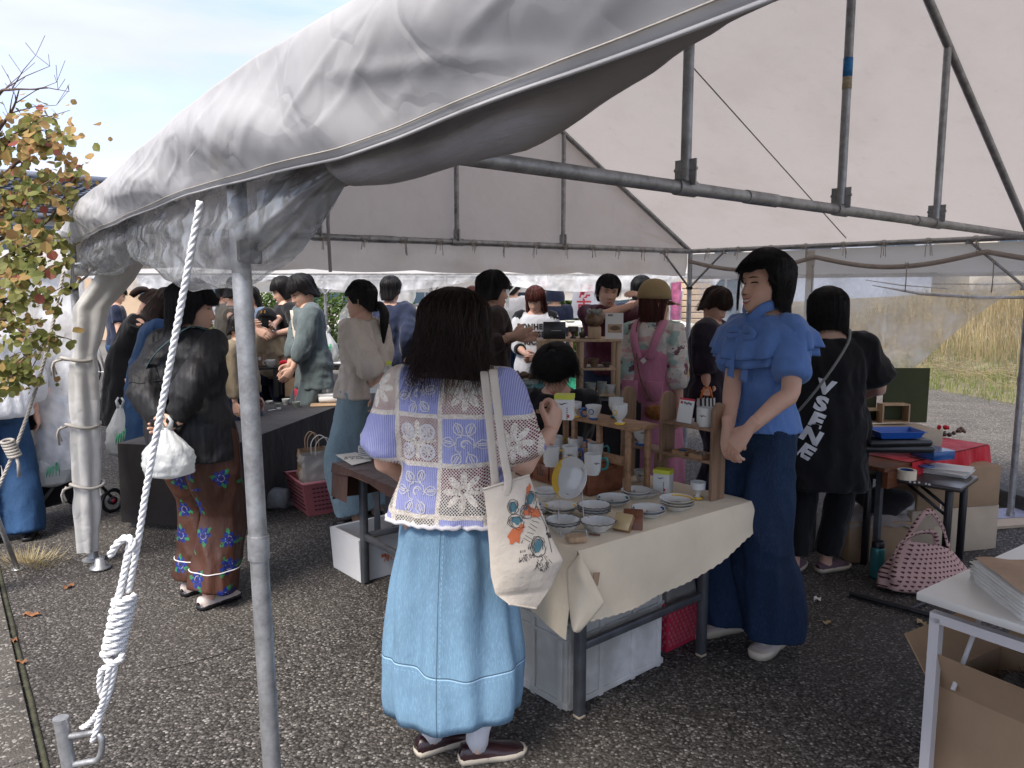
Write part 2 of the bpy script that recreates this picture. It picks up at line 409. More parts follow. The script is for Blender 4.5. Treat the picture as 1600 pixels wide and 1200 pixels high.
MT['browncloth'] = cloth('brown table cloth', (.055, .026, .02), .85, 600, .2, .4, 6)
MT['redcloth'] = cloth('red table cloth', (.5, .012, .025), .75, 600, .1, .8, 6)
MT['creamcloth'] = cloth('unbleached cotton cloth', (.78, .665, .49), .9, 500, .06, .35, 5, 0, .0006)
def mk_ceramic():
    m = Mat('white glazed porcelain', (.6, .605, .58), .13, spec=.6)
    v = m.voro(26); q = m.nt.nodes.new('ShaderNodeSeparateColor'); m.nt.links.new(v.outputs['Color'], q.inputs[0])
    m.vary(4, .05)
    m.over(X(m.nt, v.outputs['Distance']).lt(.08)*X(m.nt, q.outputs[0]).gt(.45), (.1, .085, .07)); return m.m
MT['ceramic'] = mk_ceramic()
MT['glaze_yellow'] = plain('yellow glaze', (.66, .42, .05), .2, 0, .1)
MT['glaze_blue'] = plain('cobalt glaze', (.02, .09, .27), .2, 0, .2)
MT['glaze_teal'] = plain('teal glaze', (.02, .17, .17), .2, 0, .2)
MT['glaze_dark'] = plain('brown glaze', (.06, .045, .035), .35, 0, .4, 60)
MT['glaze_brown'] = plain('rusty stoneware', (.14, .08, .045), .45, 0, .5, 25, .002, 60)
MT['glaze_grey'] = plain('grey green stoneware', (.3, .32, .28), .4, 0, .35, 18)
MT['gold'] = plain('pale gold card', (.55, .42, .22), .35, .2, .05)
MT['lime'] = plain('lime card lid', (.56, .6, .06), .55, 0, .03)
MT['white_card'] = plain('white printed card', (.68, .69, .67), .5, 0, .03)
MT['white_paint'] = plain('white desk laminate', (.7, .68, .63), .35, 0, .03, 3)
MT['white_metal'] = plain('white powder coat', (.55, .53, .53), .4, 0, .05)
MT['skin'] = None
def mk_skin():
    m = Mat('skin', (.60, .365, .265), .5, spec=.35); m.vary(9, .07, 4); m.over(m.noise(3.2, 3).step(.5, .72)*.25, (.55, .25, .19))
    m.set(Subsurface_Weight=.12, Subsurface_Scale=.01); m.bump(m.noise(160, 3), .0008); return m.m
MT['skin'] = mk_skin()
MT['lips'] = plain('lips', (.42, .13, .11), .4, 0, .08)
MT['eye'] = plain('dark eye', (.012, .009, .008), .15, 0, 0)
MT['brow'] = plain('eyebrow hair', (.035, .022, .017), .8, 0, .1)
MT['teeth'] = plain('teeth', (.72, .7, .66), .25, 0, 0)
def mk_hair(name, col, rough=.5):
    m = Mat(name, col, rough, spec=.34); m.vary(60, .4, 3, (1, 1, .05)); m.bump(m.noise(420, 2, .5, stretch=(1, 1, .04)), .002); return m.m
MT['hair'] = mk_hair('black hair', (.009, .0075, .008))
MT['hair_b'] = mk_hair('dark brown hair', (.028, .013, .009))
MT['hair_r'] = mk_hair('auburn hair', (.085, .022, .016))
# ================================================================ PEOPLE
def vnormals(m):
    co = np.array(m.v); n = np.zeros_like(co)
    for k in (3, 4):
        F = np.array([f for f in m.f if len(f) == k])
        if len(F) == 0: continue
        a = co[F[:, 0]]; b = co[F[:, 1]]; c = co[F[:, 2]]; nn = np.cross(b-a, c-a)
        if k == 4: nn = np.cross(c-a, co[F[:, 3]]-b)
        for j in range(k): np.add.at(n, F[:, j], nn)
    return n/np.maximum(1e-12, np.linalg.norm(n, axis=1))[:, None]
def folds(m, amp, fx=14, fz=3.5, seed=0, fn=None):
    n = vnormals(m)
    for i, p in enumerate(m.v):
        w = .06*noise.noise(Vector((p[0]*5, p[1]*5, p[2]*4+seed))); q = noise.noise(Vector((p[0]*fx+seed*3.1, p[1]*fx, (p[2]+w)*fz-seed)))-.9*abs(noise.noise(Vector((p[0]*fx*.9+seed, p[1]*fx*.9, (p[2]+2*w)*fz*2.2+seed*5))))+.35
        k = amp*1.7 if fn is None else amp*fn(p)
        m.v[i] = (p[0]+n[i][0]*q*k, p[1]+n[i][1]*q*k, p[2]+n[i][2]*q*k*.5)
    return m
HZ = [-.128, -.118, -.105, -.085, -.06, -.03, 0, .03, .06, .085, .105, .118, .122]
HW = [.010, .024, .036, .050, .061, .0685, .072, .0745, .073, .063, .045, .02, .004]
HF = [.045, .070, .0835, .087, .087, .086, .084, .0885, .084, .068, .045, .018, .004]
HB = [-.01, 0, .02, .045, .062, .078, .09, .097, .096, .08, .055, .022, .004]
def face_y(x, z, smile=0):
    w = interp(z, HZ, HW); f = interp(z, HZ, HF); t = min(1, abs(x)/max(w, 1e-4)); y = f*(max(0, 1-t**2.3))**.5
    na = interp(z, [-.05, -.043, -.036, -.02, .004, .02], [0, .012, .021, .014, .005, 0]); ns = interp(z, [-.045, -.035, 0], [.0135, .012, .008])
    y += na*math.exp(-(x/ns)**2)+.006*math.exp(-((abs(x)-.013)/.006)**2-((z+.04)/.006)**2)
    y -= .0085*math.exp(-((abs(x)-.030)/.015)**2-((z-.001)/.012)**2)
    y += .003*math.exp(-((z-.022)/.009)**2-(x/.05)**2)
    y += .0045*math.exp(-(x/.022)**2-((z+.068)/.011)**2)-.003*math.exp(-(x/.02)**2-((z+.086)/.006)**2)
    y += (.004+.006*smile)*math.exp(-((abs(x)-.042)/.016)**2-((z+.038)/.02)**2)
    return y
def make_head(smile=0, eyes=True, res=1.0):
    m = M(); nt = int(56*res); zs = []
    for k in range(int(64*res)+1):
        zs.append(-.128+.25*k/int(64*res))
    rows = []
    vs = []
    for z in zs:
        w = interp(z, HZ, HW); b = interp(z, HZ, HB); f = interp(z, HZ, HF)
        for j in range(nt):
            a = 2*PI*j/nt; x = w*math.copysign(abs(math.sin(a))**.92, math.sin(a)); c = math.cos(a)
            y = face_y(x, z, smile) if c > 0 else -b*abs(c)**.95
            if abs(c) < .18 and c > 0: y = lerp(0, y, c/.18)
            if c > 0 and abs(math.sin(a)) > .93: y = min(y, f*c*1.25)
            vs.append((x, y, z))
    n = len(zs); fs = [(i*nt+j, (i*nt+(j+1) % nt), (i+1)*nt+(j+1) % nt, (i+1)*nt+j) for i in range(n-1) for j in range(nt)]
    fs = [f[::-1] for f in fs]; fs.append(tuple(range(nt))); fs.append(tuple((n-1)*nt+j for j in range(nt))[::-1])
    m.add(vs, fs)
    for s in (-1, 1):
        m.ball((s*.074, -.006, -.014), (.007, .017, .030), 10, 8, rot=Euler((R(-12), 0, s*R(-22))).to_matrix())
        m.tube([(s*.077, .004, -.032), (s*.081, -.004, -.038), (s*.083, -.016, -.02), (s*.084, -.02, .002), (s*.081, -.008, .014), (s*.077, .004, .004)], .0042, 6)
        if eyes:
            y = face_y(s*.03, 0, smile)
            if smile > .5:
                m.tube([(s*.030+dx, face_y(s*.03+dx, 0, smile)+.0012, .0035-90*dx*dx*.2) for dx in (-.015, -.008, 0, .008, .015)], [.0012, .0028, .0036, .003, .0014], 6, mi=2)
            else:
                m.ball((s*.030, y-.0065, .0), (.0135, .0085, .0062), 12, 8, mi=4)
                m.ball((s*.030, y-.0022, .0005), (.0058, .0052, .0055), 10, 6, mi=2)
                m.tube([(s*.030+dx, face_y(s*.03+dx, .004, 0)+.0015, .0066-dx*dx*26) for dx in (-.015, -.008, 0, .008, .015)], [.0006, .0016, .002, .0018, .0007], 5, mi=2)
            m.tube([(s*(.030+dx), face_y(s*(.03+dx), .024, smile)+.0008, .0225-dx*dx*9+.001*dx/.018) for dx in (-.017, -.008, .002, .011, .019)], [.001, .0026, .003, .0022, .0008], 6, mi=3, flat=.6)
            m.ball((s*.006, face_y(s*.006, -.043)-.001, -.0455), (.0032, .003, .0018), 6, 5, mi=3)
    if smile > .5:
        m.ball((0, face_y(0, -.068, smile)-.0062, -.0685), (.019, .0085, .006), 14, 8, mi=4)
        m.tube([(x, face_y(x, -.064, smile)+.0008, -.0635+13*x*x) for x in (-.027, -.018, -.009, 0, .009, .018, .027)], [.001, .0028, .0034, .003, .0034, .0028, .001], 7, mi=1)
        m.tube([(x, face_y(x, -.077, smile)+.0008, -.0785+20*x*x) for x in (-.026, -.018, -.009, 0, .009, .018, .026)], [.001, .003, .004, .0044, .004, .003, .001], 7, mi=1)
    elif eyes:
        m.tube([(x, face_y(x, -.065)-.0005, -.0655+4*x*x) for x in (-.021, -.014, -.006, 0, .006, .014, .021)], [.0008, .0022, .0034, .003, .0034, .0022, .0008], 6, mi=1)
        m.tube([(x, face_y(x, -.072)-.0005, -.0725+9*x*x) for x in (-.019, -.012, -.006, 0, .006, .012, .019)], [.0008, .0028, .0038, .0042, .0038, .0028, .0008], 6, mi=1)
    return m
_hands = {}
def hand(curl, side, fine, spread=.0):
    key = (curl, fine, spread)
    if key not in _hands:
        m = M(); m.tube([(0, -.05, 0), (0, -.01, 0), (0, .02, 0), (0, .05, 0), (0, .082, 0)], [(.024, .019), (.025, .018), (.033, .017), (.040, .0155), (.038, .012)], 12, up=(1, 0, 0))
        for k, (x, L, r) in enumerate(((-.0295, .068, .0088), (-.0098, .076, .009), (.0100, .071, .0085), (.0285, .055, .0075))):
            p = Vector((x, .074, 0)); a = .12+curl*.25; pts = [p-Vector((0, .02, 0)), p]
            ax = spread*(x/.03)
            for seg, q in ((.44, 1.0), (.31, 1.15), (.25, .8)):
                for h in (0, 1):
                    p = p+Vector((math.sin(ax)*math.cos(a), math.cos(a)*math.cos(ax), -math.sin(a)))*(L*seg/2); pts.append(p)
                    a += curl*q*.5
            n = len(pts); m.tube(pts, [r*1.05]+[lerp(r, r*.78, i/(n-2)) for i in range(n-1)], 8); m.ball(pts[-1], r*.8, 8, 6)
        t0 = Vector((-.022, .012, -.003)); m.tube([t0, t0+Vector((-.020, .022, -.008)), t0+Vector((-.030, .045, -.013-curl*.012)), t0+Vector((-.028+curl*.01, .068, -.016-curl*.024))], [.0135, .0125, .0105, .0085], 8)
        m.ball(t0+Vector((-.028+curl*.01, .068, -.016-curl*.024)), .0086, 8, 6)
        m.ball((-.020, .03, -.006), (.016, .026, .011), 8, 6)
        _hands[key] = remesh(m, .0032 if fine else .0055, 2, .4)
    o = M(); b = _hands[key]; sx = 1 if side > 0 else -1
    o.v = [(p[0]*sx, p[1], p[2]) for p in b.v]; o.f = list(b.f) if sx > 0 else [f[::-1] for f in b.f]; o.mi = [0]*len(o.f); return o
def ik(a, c, l1, l2, pole):
    a = Vector(a); c = Vector(c); d = c-a; L = d.length
    if L > (l1+l2)*.998: c = a+d*((l1+l2)*.998/L); d = c-a; L = d.length
    x = (l1*l1-l2*l2+L*L)/(2*L); h = math.sqrt(max(1e-8, l1*l1-x*x)); dn = d/L
    p = Vector(pole); p = (p-dn*p.dot(dn)).normalized(); return a+dn*x+p*h, c
def smoothpath(pts, rads, n=5):
    """Catmull-Rom refine"""
    P = [Vector(p) for p in pts]; out = []; ro = []
    for i in range(len(P)-1):
        p0 = P[max(0, i-1)]; p1 = P[i]; p2 = P[i+1]; p3 = P[min(len(P)-1, i+2)]
        for k in range(n):
            t = k/n; out.append(.5*((2*p1)+(p2-p0)*t+(2*p0-5*p1+4*p2-p3)*t*t+(3*p1-p0-3*p2+p3)*t**3))
            a, b = rads[i], rads[i+1]; ro.append(lerp(a, b, t) if not isinstance(a, tuple) else (lerp(a[0], b[0], t), lerp(a[1], b[1], t)))
    out.append(P[-1]); ro.append(rads[-1]); return out, ro
def hair_mesh(hp, seed, rnd):
    """hp: hem, fringe, face (deg), vol, flare, tuck, wave, strands, messy"""
    hem = hp.get('hem', -.12); fr = hp.get('fringe', .03); fa = hp.get('face', 62); vol = hp.get('vol', .016); fl = hp.get('flare', .0); tk = hp.get('tuck', .0); wv = hp.get('wave', .0)
    side = hp.get('side', hem); back = hp.get('back', hem)
    def hz(a):      # a: 0 front .. 180 back
        A = abs((a+180) % 360-180)
        if A < fa: return fr+.003*math.sin(a*.21+seed) + (.02*(A/fa)**2 if fr > .03 else 0)
        k = sstep(fa, fa+hp.get('edge', 10), A); z = lerp(side, back, sstep(95, 150, A)); return lerp(fr, z, k)
    def point(a, t, out=0, jz=0):
        A = abs((a+180) % 360-180); zh = hz(a)+jz; zt = .125+vol*.8
        z = lerp(zt, zh, 1-math.cos(t*PI/2) if zh > -.02 else (lerp(1-math.cos(t*PI/2), t, .45)))
        zz = max(-.0, min(.122, z-vol*.45)); w = interp(zz, HZ, HW); f = interp(zz, HZ, HF); b = interp(zz, HZ, HB)
        if z > .1:
            q = math.sqrt(max(0, 1-((z-.1)/(zt-.1+1e-4))**2)); w = lerp(w, max(w, .052)*q, .9); f = lerp(f, max(f, .052)*q, .9); b = lerp(b, max(b, .06)*q, .9); vv = vol*q
        else: vv = vol
        d = max(0, .03-z); e = fl*min(1, d/.15) if d > 0 else 0
        if tk and zh < -.03: e -= tk*sstep(.55, 1, t)
        if z < -.08: b = lerp(b, .078, .4)
        ra = R(a); sx = math.sin(ra); cy = math.cos(ra); W = w+vv+e+out; F = f+vv*.55+out+(.004 if z < .06 else 0); B = b+vv+e*1.1+out
        if A >= fa and cy > 0 and z < 0: F = min(F, .06)
        x = W*sx; y = (F if cy > 0 else B)*cy
        if hp.get('shift') and z < 0: y -= hp['shift']*min(1, -z/.1)
        return Vector((x, y, z))
    m = M(); nu, nv = 64, 22
    vs = []
    for j in range(nv+1):
        for i in range(nu):
            a = i*360/nu; p = point(a, j/nv, 0); k = .0035*noise.noise(Vector((math.sin(R(a))*6+seed, math.cos(R(a))*6, p.z*4)))*min(1, j/4); p += Vector((math.sin(R(a)), math.cos(R(a)), 0))*k
            if wv: p += Vector((math.sin(R(a)), math.cos(R(a)), 0))*wv*noise.noise(Vector((a*.035+seed, 0, p.z*9)))*min(1, max(0, .08-p.z)/.15)*1.6
            vs.append(p)
    fs = [(j*nu+i, j*nu+(i+1) % nu, (j+1)*nu+(i+1) % nu, (j+1)*nu+i) for j in range(nv) for i in range(nu)]
    m.add(vs, fs)
    # inner sheet so that the hem has thickness
    vi = [p-Vector((p.x, p.y, 0)).normalized()*.012 if p.xy.length > .02 else p-Vector((0, 0, .01)) for p in vs]
    base = len(m.v); m.v.extend([tuple(p) for p in vi]); m.f.extend([tuple(base+k for k in f)[::-1] for f in fs]); m.mi.extend([0]*len(fs))
    for i in range(nu): m.f.append((nv*nu+i, nv*nu+(i+1) % nu, base+nv*nu+(i+1) % nu, base+nv*nu+i)); m.mi.append(0)
    ns = hp.get('strands', 200); ms = hp.get('messy', 1.0); rr = hp.get('srad', .0011)
    for _ in range(ns):
        a = rnd.uniform(0, 360); A = abs((a+180) % 360-180); n = 9
        o = rnd.uniform(-.001, .0045)*ms; jz = rnd.uniform(-.016, .012)*ms*(1.3 if A > fa else .35); da = rnd.uniform(-9, 9)*ms*.8; s2 = (a//8)*1.9+rnd.random()*.7; tip = rnd.uniform(-.004, .014)*ms
        t0 = rnd.choice((.02, .02, .3, .5)); pts = []
        for k in range(n):
            t = lerp(t0, 1, k/(n-1)); aa = a+da*t*t+math.sin(t*10+s2)*wv*300*t; q = point(aa, t, o+tip*t**5, jz*t); pts.append(q)
        m.tube(pts, [rr*min(1, 1.4-1.25*k/(n-1)) for k in range(n)], 3, cap=False)
    pt_ = hp.get('pony')
    if pt_:
        p0 = Vector(pt_[0]); pts = [p0, p0+Vector((0, -.03, .0)), p0+Vector((0, -.055, -.05)), p0+Vector((0, -.05, -.11)), p0+Vector((.005, -.03, -pt_[1]))]
        P, Q = smoothpath(pts, [(.016, .016), (.024, .026), (.032, .034), (.03, .03), (.006, .006)], 4); m.tube(P, Q, 12)
        for _ in range(ns//2+40):
            a = rnd.uniform(0, 2*PI); r = rnd.uniform(.7, 1.12); jj = rnd.uniform(.8, 1.06)
            m.tube([p+Vector((math.cos(a), math.sin(a)*.8, 0))*q[0]*r+Vector((0, 0, (jj-1)*.1*i/len(P))) for i, (p, q) in enumerate(zip(P, Q)) if i % 2 == 0], .0012, 3, cap=False)
    return m
def person(label, loc, yaw, H=1.6, wf=1.0, lean=0, twist=0, head=(0, 0, 0), hair=None, hairmat='hair', top=None, bottom=None, shoes=None, feet=((-.1, 0, -8), (.1, 0, 8)), drop=0,
           arms=((-.2, .06, .78), (.2, .06, .78)), poles=((-.5, -1, -.2), (.5, -1, -.2)), palms=None, hdirs=(None, None), curl=(.35, .35), fine=False, smile=0, eyes=True, group=None, seed=0, extra=None, cat='person', belly=0, hands=True, sitback=0, headscale=1.0):
    rnd = random.Random(seed*13+5); s = H/1.6
    root = empty('person', loc, -R(yaw), label, cat, group)
    HIP = .86-drop
    def tw(p):
        p = Vector(p); p.z -= drop; zz = p.z-(HIP+.04); t = sstep(0, .28, zz) if zz > 0 else 0
        if t > 0:
            q = Vector((p.x, p.y, zz)); q = Matrix.Rotation(-R(lean)*t, 3, 'X') @ q; q = Matrix.Rotation(-R(twist)*t, 3, 'Z') @ q; p = Vector((q.x, q.y, q.z+HIP+.04))
        return p
    def trot(t=1): return Matrix.Rotation(-R(twist)*t, 3, 'Z') @ Matrix.Rotation(-R(lean)*t, 3, 'X')
    TZ = [.80, .86, .93, 1.0, 1.08, 1.16, 1.24, 1.30, 1.335, 1.36, 1.39]
    TX = [.155, .168, .158, .138, .138, .148, .158, .150, .105, .060, .052]
    TY = [.10, .112, .105, .09, .092, .105, .105, .088, .068, .056, .052]
    def torso(m, z0, z1, off, hemo=0, n=20, xs=1.0, yoff=0, top_round=True):
        zs = [z0+(z1-z0)*k/14 for k in range(15)]; vs = []
        for z in zs:
            k = sstep(1.05, .8, z) if False else max(0, min(1, (1.1-z)/max(.01, 1.1-z0)))
            o = off+hemo*k; rx = interp(z, TZ, TX)*wf*xs+o; ry = interp(z, TZ, TY)*(.6+.4*wf)+o+belly*math.exp(-((z-1.0)/.12)**2)
            for j in range(n):
                a = 2*PI*j/n; c, d = math.cos(a), math.sin(a); vs.append(tw((rx*math.copysign(abs(c)**.85, c), ry*math.copysign(abs(d)**.85, d)+yoff, z)))
        fs = [(i*n+j, i*n+(j+1) % n, (i+1)*n+(j+1) % n, (i+1)*n+j) for i in range(14) for j in range(n)]
        fs.append(tuple(range(n))[::-1]); fs.append(tuple(14*n+j for j in range(n))); m.add(vs, fs)
    # ---- limbs
    A = []
    for i, sx in enumerate((-1, 1)):
        S = tw((sx*.148*wf, 0, 1.305)); tgt = Vector(arms[i]); el, wr = ik(S, tgt, .265, .235, poles[i]); A.append((S, el, wr))
    L = []
    for i, sx in enumerate((-1, 1)):
        hp = Vector((sx*.085*wf, 0, HIP)); fx, fy, fa = feet[i]; an = Vector((fx, fy, .085)); kn, an2 = ik(hp, an, .405, .395, (math.sin(R(fa)), 1, 0)); L.append((hp, kn, an, R(fa)))
    body = M(); torso(body, .80, 1.385, 0)
    hc = tw((0, .022, 1.478)); hr = trot(.9) @ Euler((R(-head[1]), R(head[2]), R(-head[0])), 'XYZ').to_matrix()
    hr = trot(.9) @ Matrix.Rotation(-R(head[0]), 3, 'Z') @ Matrix.Rotation(-R(head[1]), 3, 'X') @ Matrix.Rotation(R(head[2]), 3, 'Y')
    nk = tw((0, -.012, 1.36)); hb = hc+hr @ Vector((0, -.018, -.05))
    hc = nk+(hc-nk)*1.0
    body.tube([tw((0, -.008, 1.31)), nk, nk.lerp(hb, .5), hb], [.064, .054, .049, .05], 14)
    for S, e, w in A:
        body.tube(*smoothpath([S+(e-S)*-.05, S.lerp(e, .3), e, e.lerp(w, .3), w], [.046, .044, .036, .036, .024], 3), 12)
    for hp, kn, an, fa in L:
        body.tube(*smoothpath([hp+Vector((0, 0, .03)), hp.lerp(kn, .4), kn, kn.lerp(an, .35), an, an-Vector((0, 0, .05))], [.085, .075, .052, .052, .034, .034], 3), 12)
        f = Vector((math.sin(fa), math.cos(fa), 0)); a0 = Vector((an.x, an.y, .035)); body.tube([a0-f*.05, a0, a0+f*.08-Vector((0, 0, .008)), a0+f*.15-Vector((0, 0, .013))], [(.018, .022), (.022, .026), (.014, .028), (.006, .02)], 10, up=(0, 0, 1))
    body = remesh(body, .0085 if fine else .013, 3)
    if hands:
        for i, (S, e, w) in enumerate(A):
            d = Vector(hdirs[i]).normalized() if hdirs[i] is not None else (w-e).normalized()
            pn = Vector(palms[i]) if palms and palms[i] is not None else Vector(((1 if i == 0 else -1), .2, 0))
            zc = -(pn-d*pn.dot(d)).normalized(); xc = d.cross(zc)
            mt = Matrix((xc, d, zc)).transposed().to_4x4(); mt.translation = w
            body.join(hand(curl[i], 1 if i == 1 else -1, fine), mt)
    hd = make_head(smile, eyes, 1.0 if fine else .7); mt = hr.to_4x4() @ Matrix.Scale(headscale, 4); mt.translation = hc; body.join(hd, mt)
    sm = Matrix.Scale(s, 4)
    def fin(m): m.v = [(p[0]*s, p[1]*s, p[2]*s) for p in m.v]; return m
    bo = fin(body).build('body', [MT['skin'], MT['lips'], MT['eye'], MT['brow'], MT['teeth']], root)
    vx = .0095 if fine else .0145
    # ---- top
    info = dict(root=root, A=A, L=L, tw=tw, hc=hc, hr=hr, s=s, rnd=rnd, trot=trot, nk=nk)
    if top:
        t = dict(name='shirt', mat='blackcloth', sleeve=.5, hem=.84, off=.012, flare=.0, puff=0, cuff=.05, neck=1.345, fold=.008, tie=False); t.update(top)
        m = M(); torso(m, t['hem'], t['neck'], t['off'], t['flare'])
        for i, (S, e, w) in enumerate(A):
            sl = t['sleeve']; ins = tw(((-1, 1)[i]*.075*wf, 0, 1.27)); r0 = .052+t['off']; pf = t['puff']; cf = t['cuff']
            ptsx = [ins, S]; rx = [r0*.95, r0+pf*.4]
            if sl <= 1: ptsx += [S.lerp(e, sl*.5), S.lerp(e, sl*.9), S.lerp(e, sl)]; rx += [r0+pf, r0+pf*.8+(cf-.05), cf if pf else r0+(cf-.05)]
            else: ptsx += [S.lerp(e, .6), e, e.lerp(w, (sl-1)*.55), e.lerp(w, (sl-1)*.92), e.lerp(w, sl-1)]; rx += [r0+pf*.5, r0*.92+pf, r0*.85+pf, (cf+pf*.7), cf]
            m.tube(*smoothpath(ptsx, rx, 4), 14)
        if t.get('dress'):
            z1 = t['dress']; w1 = t.get('dressw', .27); pts = []; rr = []
            for k in range(10):
                z = lerp(1.05, z1, k/9); q = k/9; pts.append(Vector((0, 0, z-drop*(1 if z > .86 else 0)))); rr.append((lerp(.15*wf, w1, q**.8), lerp(.10, w1*.8, q**.8)))
            m.tube(pts, rr, 24, up=(1, 0, 0))
        m = remesh(m, vx, 3); folds(m, t['fold'], 16, 4.5, seed); info['top_m'] = m
        if t.get('post'): t['post'](m, info)
        info['top'] = fin(m).build(t['name'], MT[t['mat']], root)
    if bottom:
        b = dict(kind='pants', name='trousers', mat='blackcloth', hem=.1, w=.07, fold=.009, thigh=.1); b.update(bottom)
        if b['kind'] == 'pants':
            m = M(); m.tube([Vector((0, 0, HIP+.075)), Vector((0, 0, HIP+.05)), Vector((0, 0, HIP)), Vector((0, 0, HIP-.09))], [(.15*wf, .098), (.165*wf, .11), (.178*wf+.012, .12+.01), (.15*wf, .11)], 20, up=(1, 0, 0))
            for i, (hp, kn, an, fa) in enumerate(L):
                top_ = an.copy(); top_.z = b['hem']; f = Vector((math.sin(fa), math.cos(fa), 0))*.012
                m.tube(*smoothpath([hp+Vector((0, 0, .04)), hp.lerp(kn, .45), kn, kn.lerp(top_, .5)+f, top_+f], [b['thigh']*wf, b['thigh']*wf*.96, lerp(b['thigh']*.85, b['w'], .55), lerp(b['thigh']*.85, b['w'], .85), b['w']], 4), 16)
            m = remesh(m, vx, 2); folds(m, b['fold'], 13, 3, seed+3)
            for i in range(len(m.v)):       # the hem falls to one level
                if m.v[i][2] < b['hem']: m.v[i] = (m.v[i][0], m.v[i][1], b['hem']+(m.v[i][2]-b['hem'])*.2)
        else:
            z0, z1 = b.get('waist', 1.02), b['hem']; prof = b['prof']; nf = b.get('nf', 18); n = 120; rows = 26; vs = []
            zs_ = [z0+(z1-z0)*k/rows for k in range(rows+1)]
            for ins in (0, 1):
                for k, z in (enumerate(zs_) if not ins else reversed(list(enumerate(zs_)))):
                    q = k/rows; r = interp(q, [p[0] for p in prof], [p[1] for p in prof])
                    for j in range(n):
                        a = 2*PI*j/n; fo = math.sin(a*nf+seed+1.5*noise.noise(Vector((a*2, q*1.5, seed))))*.5+noise.noise(Vector((math.cos(a)*4, math.sin(a)*4, q*3+seed)))*.9+.5*math.sin(a*(nf//2)+q*3)
                        am = b.get('pleat', .012)*interp(q, [0, .15, .6, 1], [.35, 1, .8, b.get('hemfold', .7)])
                        rr = r+fo*am-(.006 if ins else 0); zz = z+(b.get('dip', 0)*math.sin(a+1)*q)
                        vs.append((rr*math.cos(a)*1.0, rr*math.sin(a)*b.get('flat', .72)+b.get('yo', 0), zz-(drop if z > .7 else 0)))
            tot = 2*(rows+1); m = M(); m.add(vs, [(k*n+j, k*n+(j+1) % n, (k+1)*n+(j+1) % n, (k+1)*n+j)[::-1] for k in range(tot-1) for j in range(n)])
        info['bot_m'] = m
        if b.get('post'): b['post'](m, info)
        info['bottom'] = fin(m).build(b['name'], MT[b['mat']], root)
    if shoes:
        sh = dict(mat='black_plastic', sole='white_plastic', low=True, h=.075, st=.022); sh.update(shoes)
        for i, (hp, kn, an, fa) in enumerate(L):
            f = Vector((math.sin(fa), math.cos(fa), 0)); r = Vector((f.y, -f.x, 0)); o = Vector((an.x, an.y, 0))
            def ring(y, z, w, up_): return [o+f*(y)+r*(w*c) + Vector((0, 0, z+up_*(d if d > 0 else 0))) for c, d in [(math.cos(2*PI*k/14), math.sin(2*PI*k/14)) for k in range(14)]]
            so = M(); out = [(-.066, .012), (-.06, .028), (-.03, .034), (.03, .035), (.08, .044), (.12, .045), (.155, .036), (.172, .018)]
            poly = [o+f*y+r*w for y, w in out]+[o+f*y-r*w for y, w in reversed(out)]; n = len(poly); st = sh['st']
            so.add([p+Vector((0, 0, .002)) for p in poly]+[o+(p-o)*1.03+Vector((0, 0, st)) for p in poly]+[o+(p-o)*.96+Vector((0, 0, st+.003)) for p in poly],
                   [tuple(range(n))]+[(k, n+k, n+(k+1) % n, (k+1) % n) for k in range(n)]+[(n+k, 2*n+k, 2*n+(k+1) % n, n+(k+1) % n) for k in range(n)]+[tuple(range(2*n, 3*n))[::-1]])
            up = M(); secs = [(-.064, .018, .045), (-.055, .030, sh['h']), (-.02, .034, sh['h']*1.02), (.02, .035, sh['h']*.95), (.05, .038, .062), (.09, .043, .05), (.13, .042, .042), (.158, .032, .035), (.168, .016, .026)]
            vs = []
            for y, w, h in secs:
                for k in range(12):
                    a = PI*k/11; vs.append(o+f*y+r*(w*math.cos(a))+Vector((0, 0, st-.004+(h-st)*math.sin(a)**.7)))
            up.add(vs, [(a*12+k, a*12+k+1, (a+1)*12+k+1, (a+1)*12+k) for a in range(len(secs)-1) for k in range(11)]+[tuple(range(12)), tuple((len(secs)-1)*12+k for k in range(12))[::-1]])
            sho = fin(up).build('shoe', MT[sh['mat']], root); fin(so).build('sole', MT[sh['sole']], sho)
            if sh.get('lace'):
                lc = M()
                for k in range(5):
                    y = .045+k*.016; zt = interp(y, [q[0] for q in secs], [q[2] for q in secs])
                    lc.tube([o+f*y+r*.016+Vector((0, 0, zt-.001)), o+f*(y+.006)+Vector((0, 0, zt+.003)), o+f*y-r*.016+Vector((0, 0, zt-.001))], .0028, 5)
                fin(lc).build('shoelace', MT['white_paint'], sho)
            if sh.get('sock'):
                sk = M(); sk.tube([an+Vector((0, 0, -.04)), an, an.lerp(kn, .08), an.lerp(kn, .15)], [.036, .038, .0385, .041], 18)
                folds(sk, .002, 60, 5, 1); fin(sk).build('sock', MT[sh['sock']], root)
    if hair:
        hm = hair_mesh(hair, seed, rnd); mt = hr.to_4x4() @ Matrix.Scale(headscale, 4); mt.translation = hc; h2 = M().join(hm, mt); fin(h2).build('hair', MT[hairmat], root)
    if extra: extra(info)
    bpy.context.view_layer.update()
    return root, info
def onhead(info, p): return (info['hc']+info['hr'] @ Vector(p))*info['s']
def glasses(info):
    m = M()
    for s in (-1, 1):
        m.tube([onhead(info, (s*.032+.021*math.cos(a), .087-.004*abs(math.cos(a)), -.002+.018*math.sin(a))) for a in [2*PI*k/16 for k in range(16)]], .0015, 6, closed=True)
        m.tube([onhead(info, (s*.053, .083, .004)), onhead(info, (s*.072, .06, .004)), onhead(info, (s*.08, -.01, 0))], .0013, 5)
    m.tube([onhead(info, (-.011, .091, .002)), onhead(info, (0, .095, .004)), onhead(info, (.011, .091, .002))], .0013, 5)
    m.build('glasses', MT['black_plastic'], info['root'])
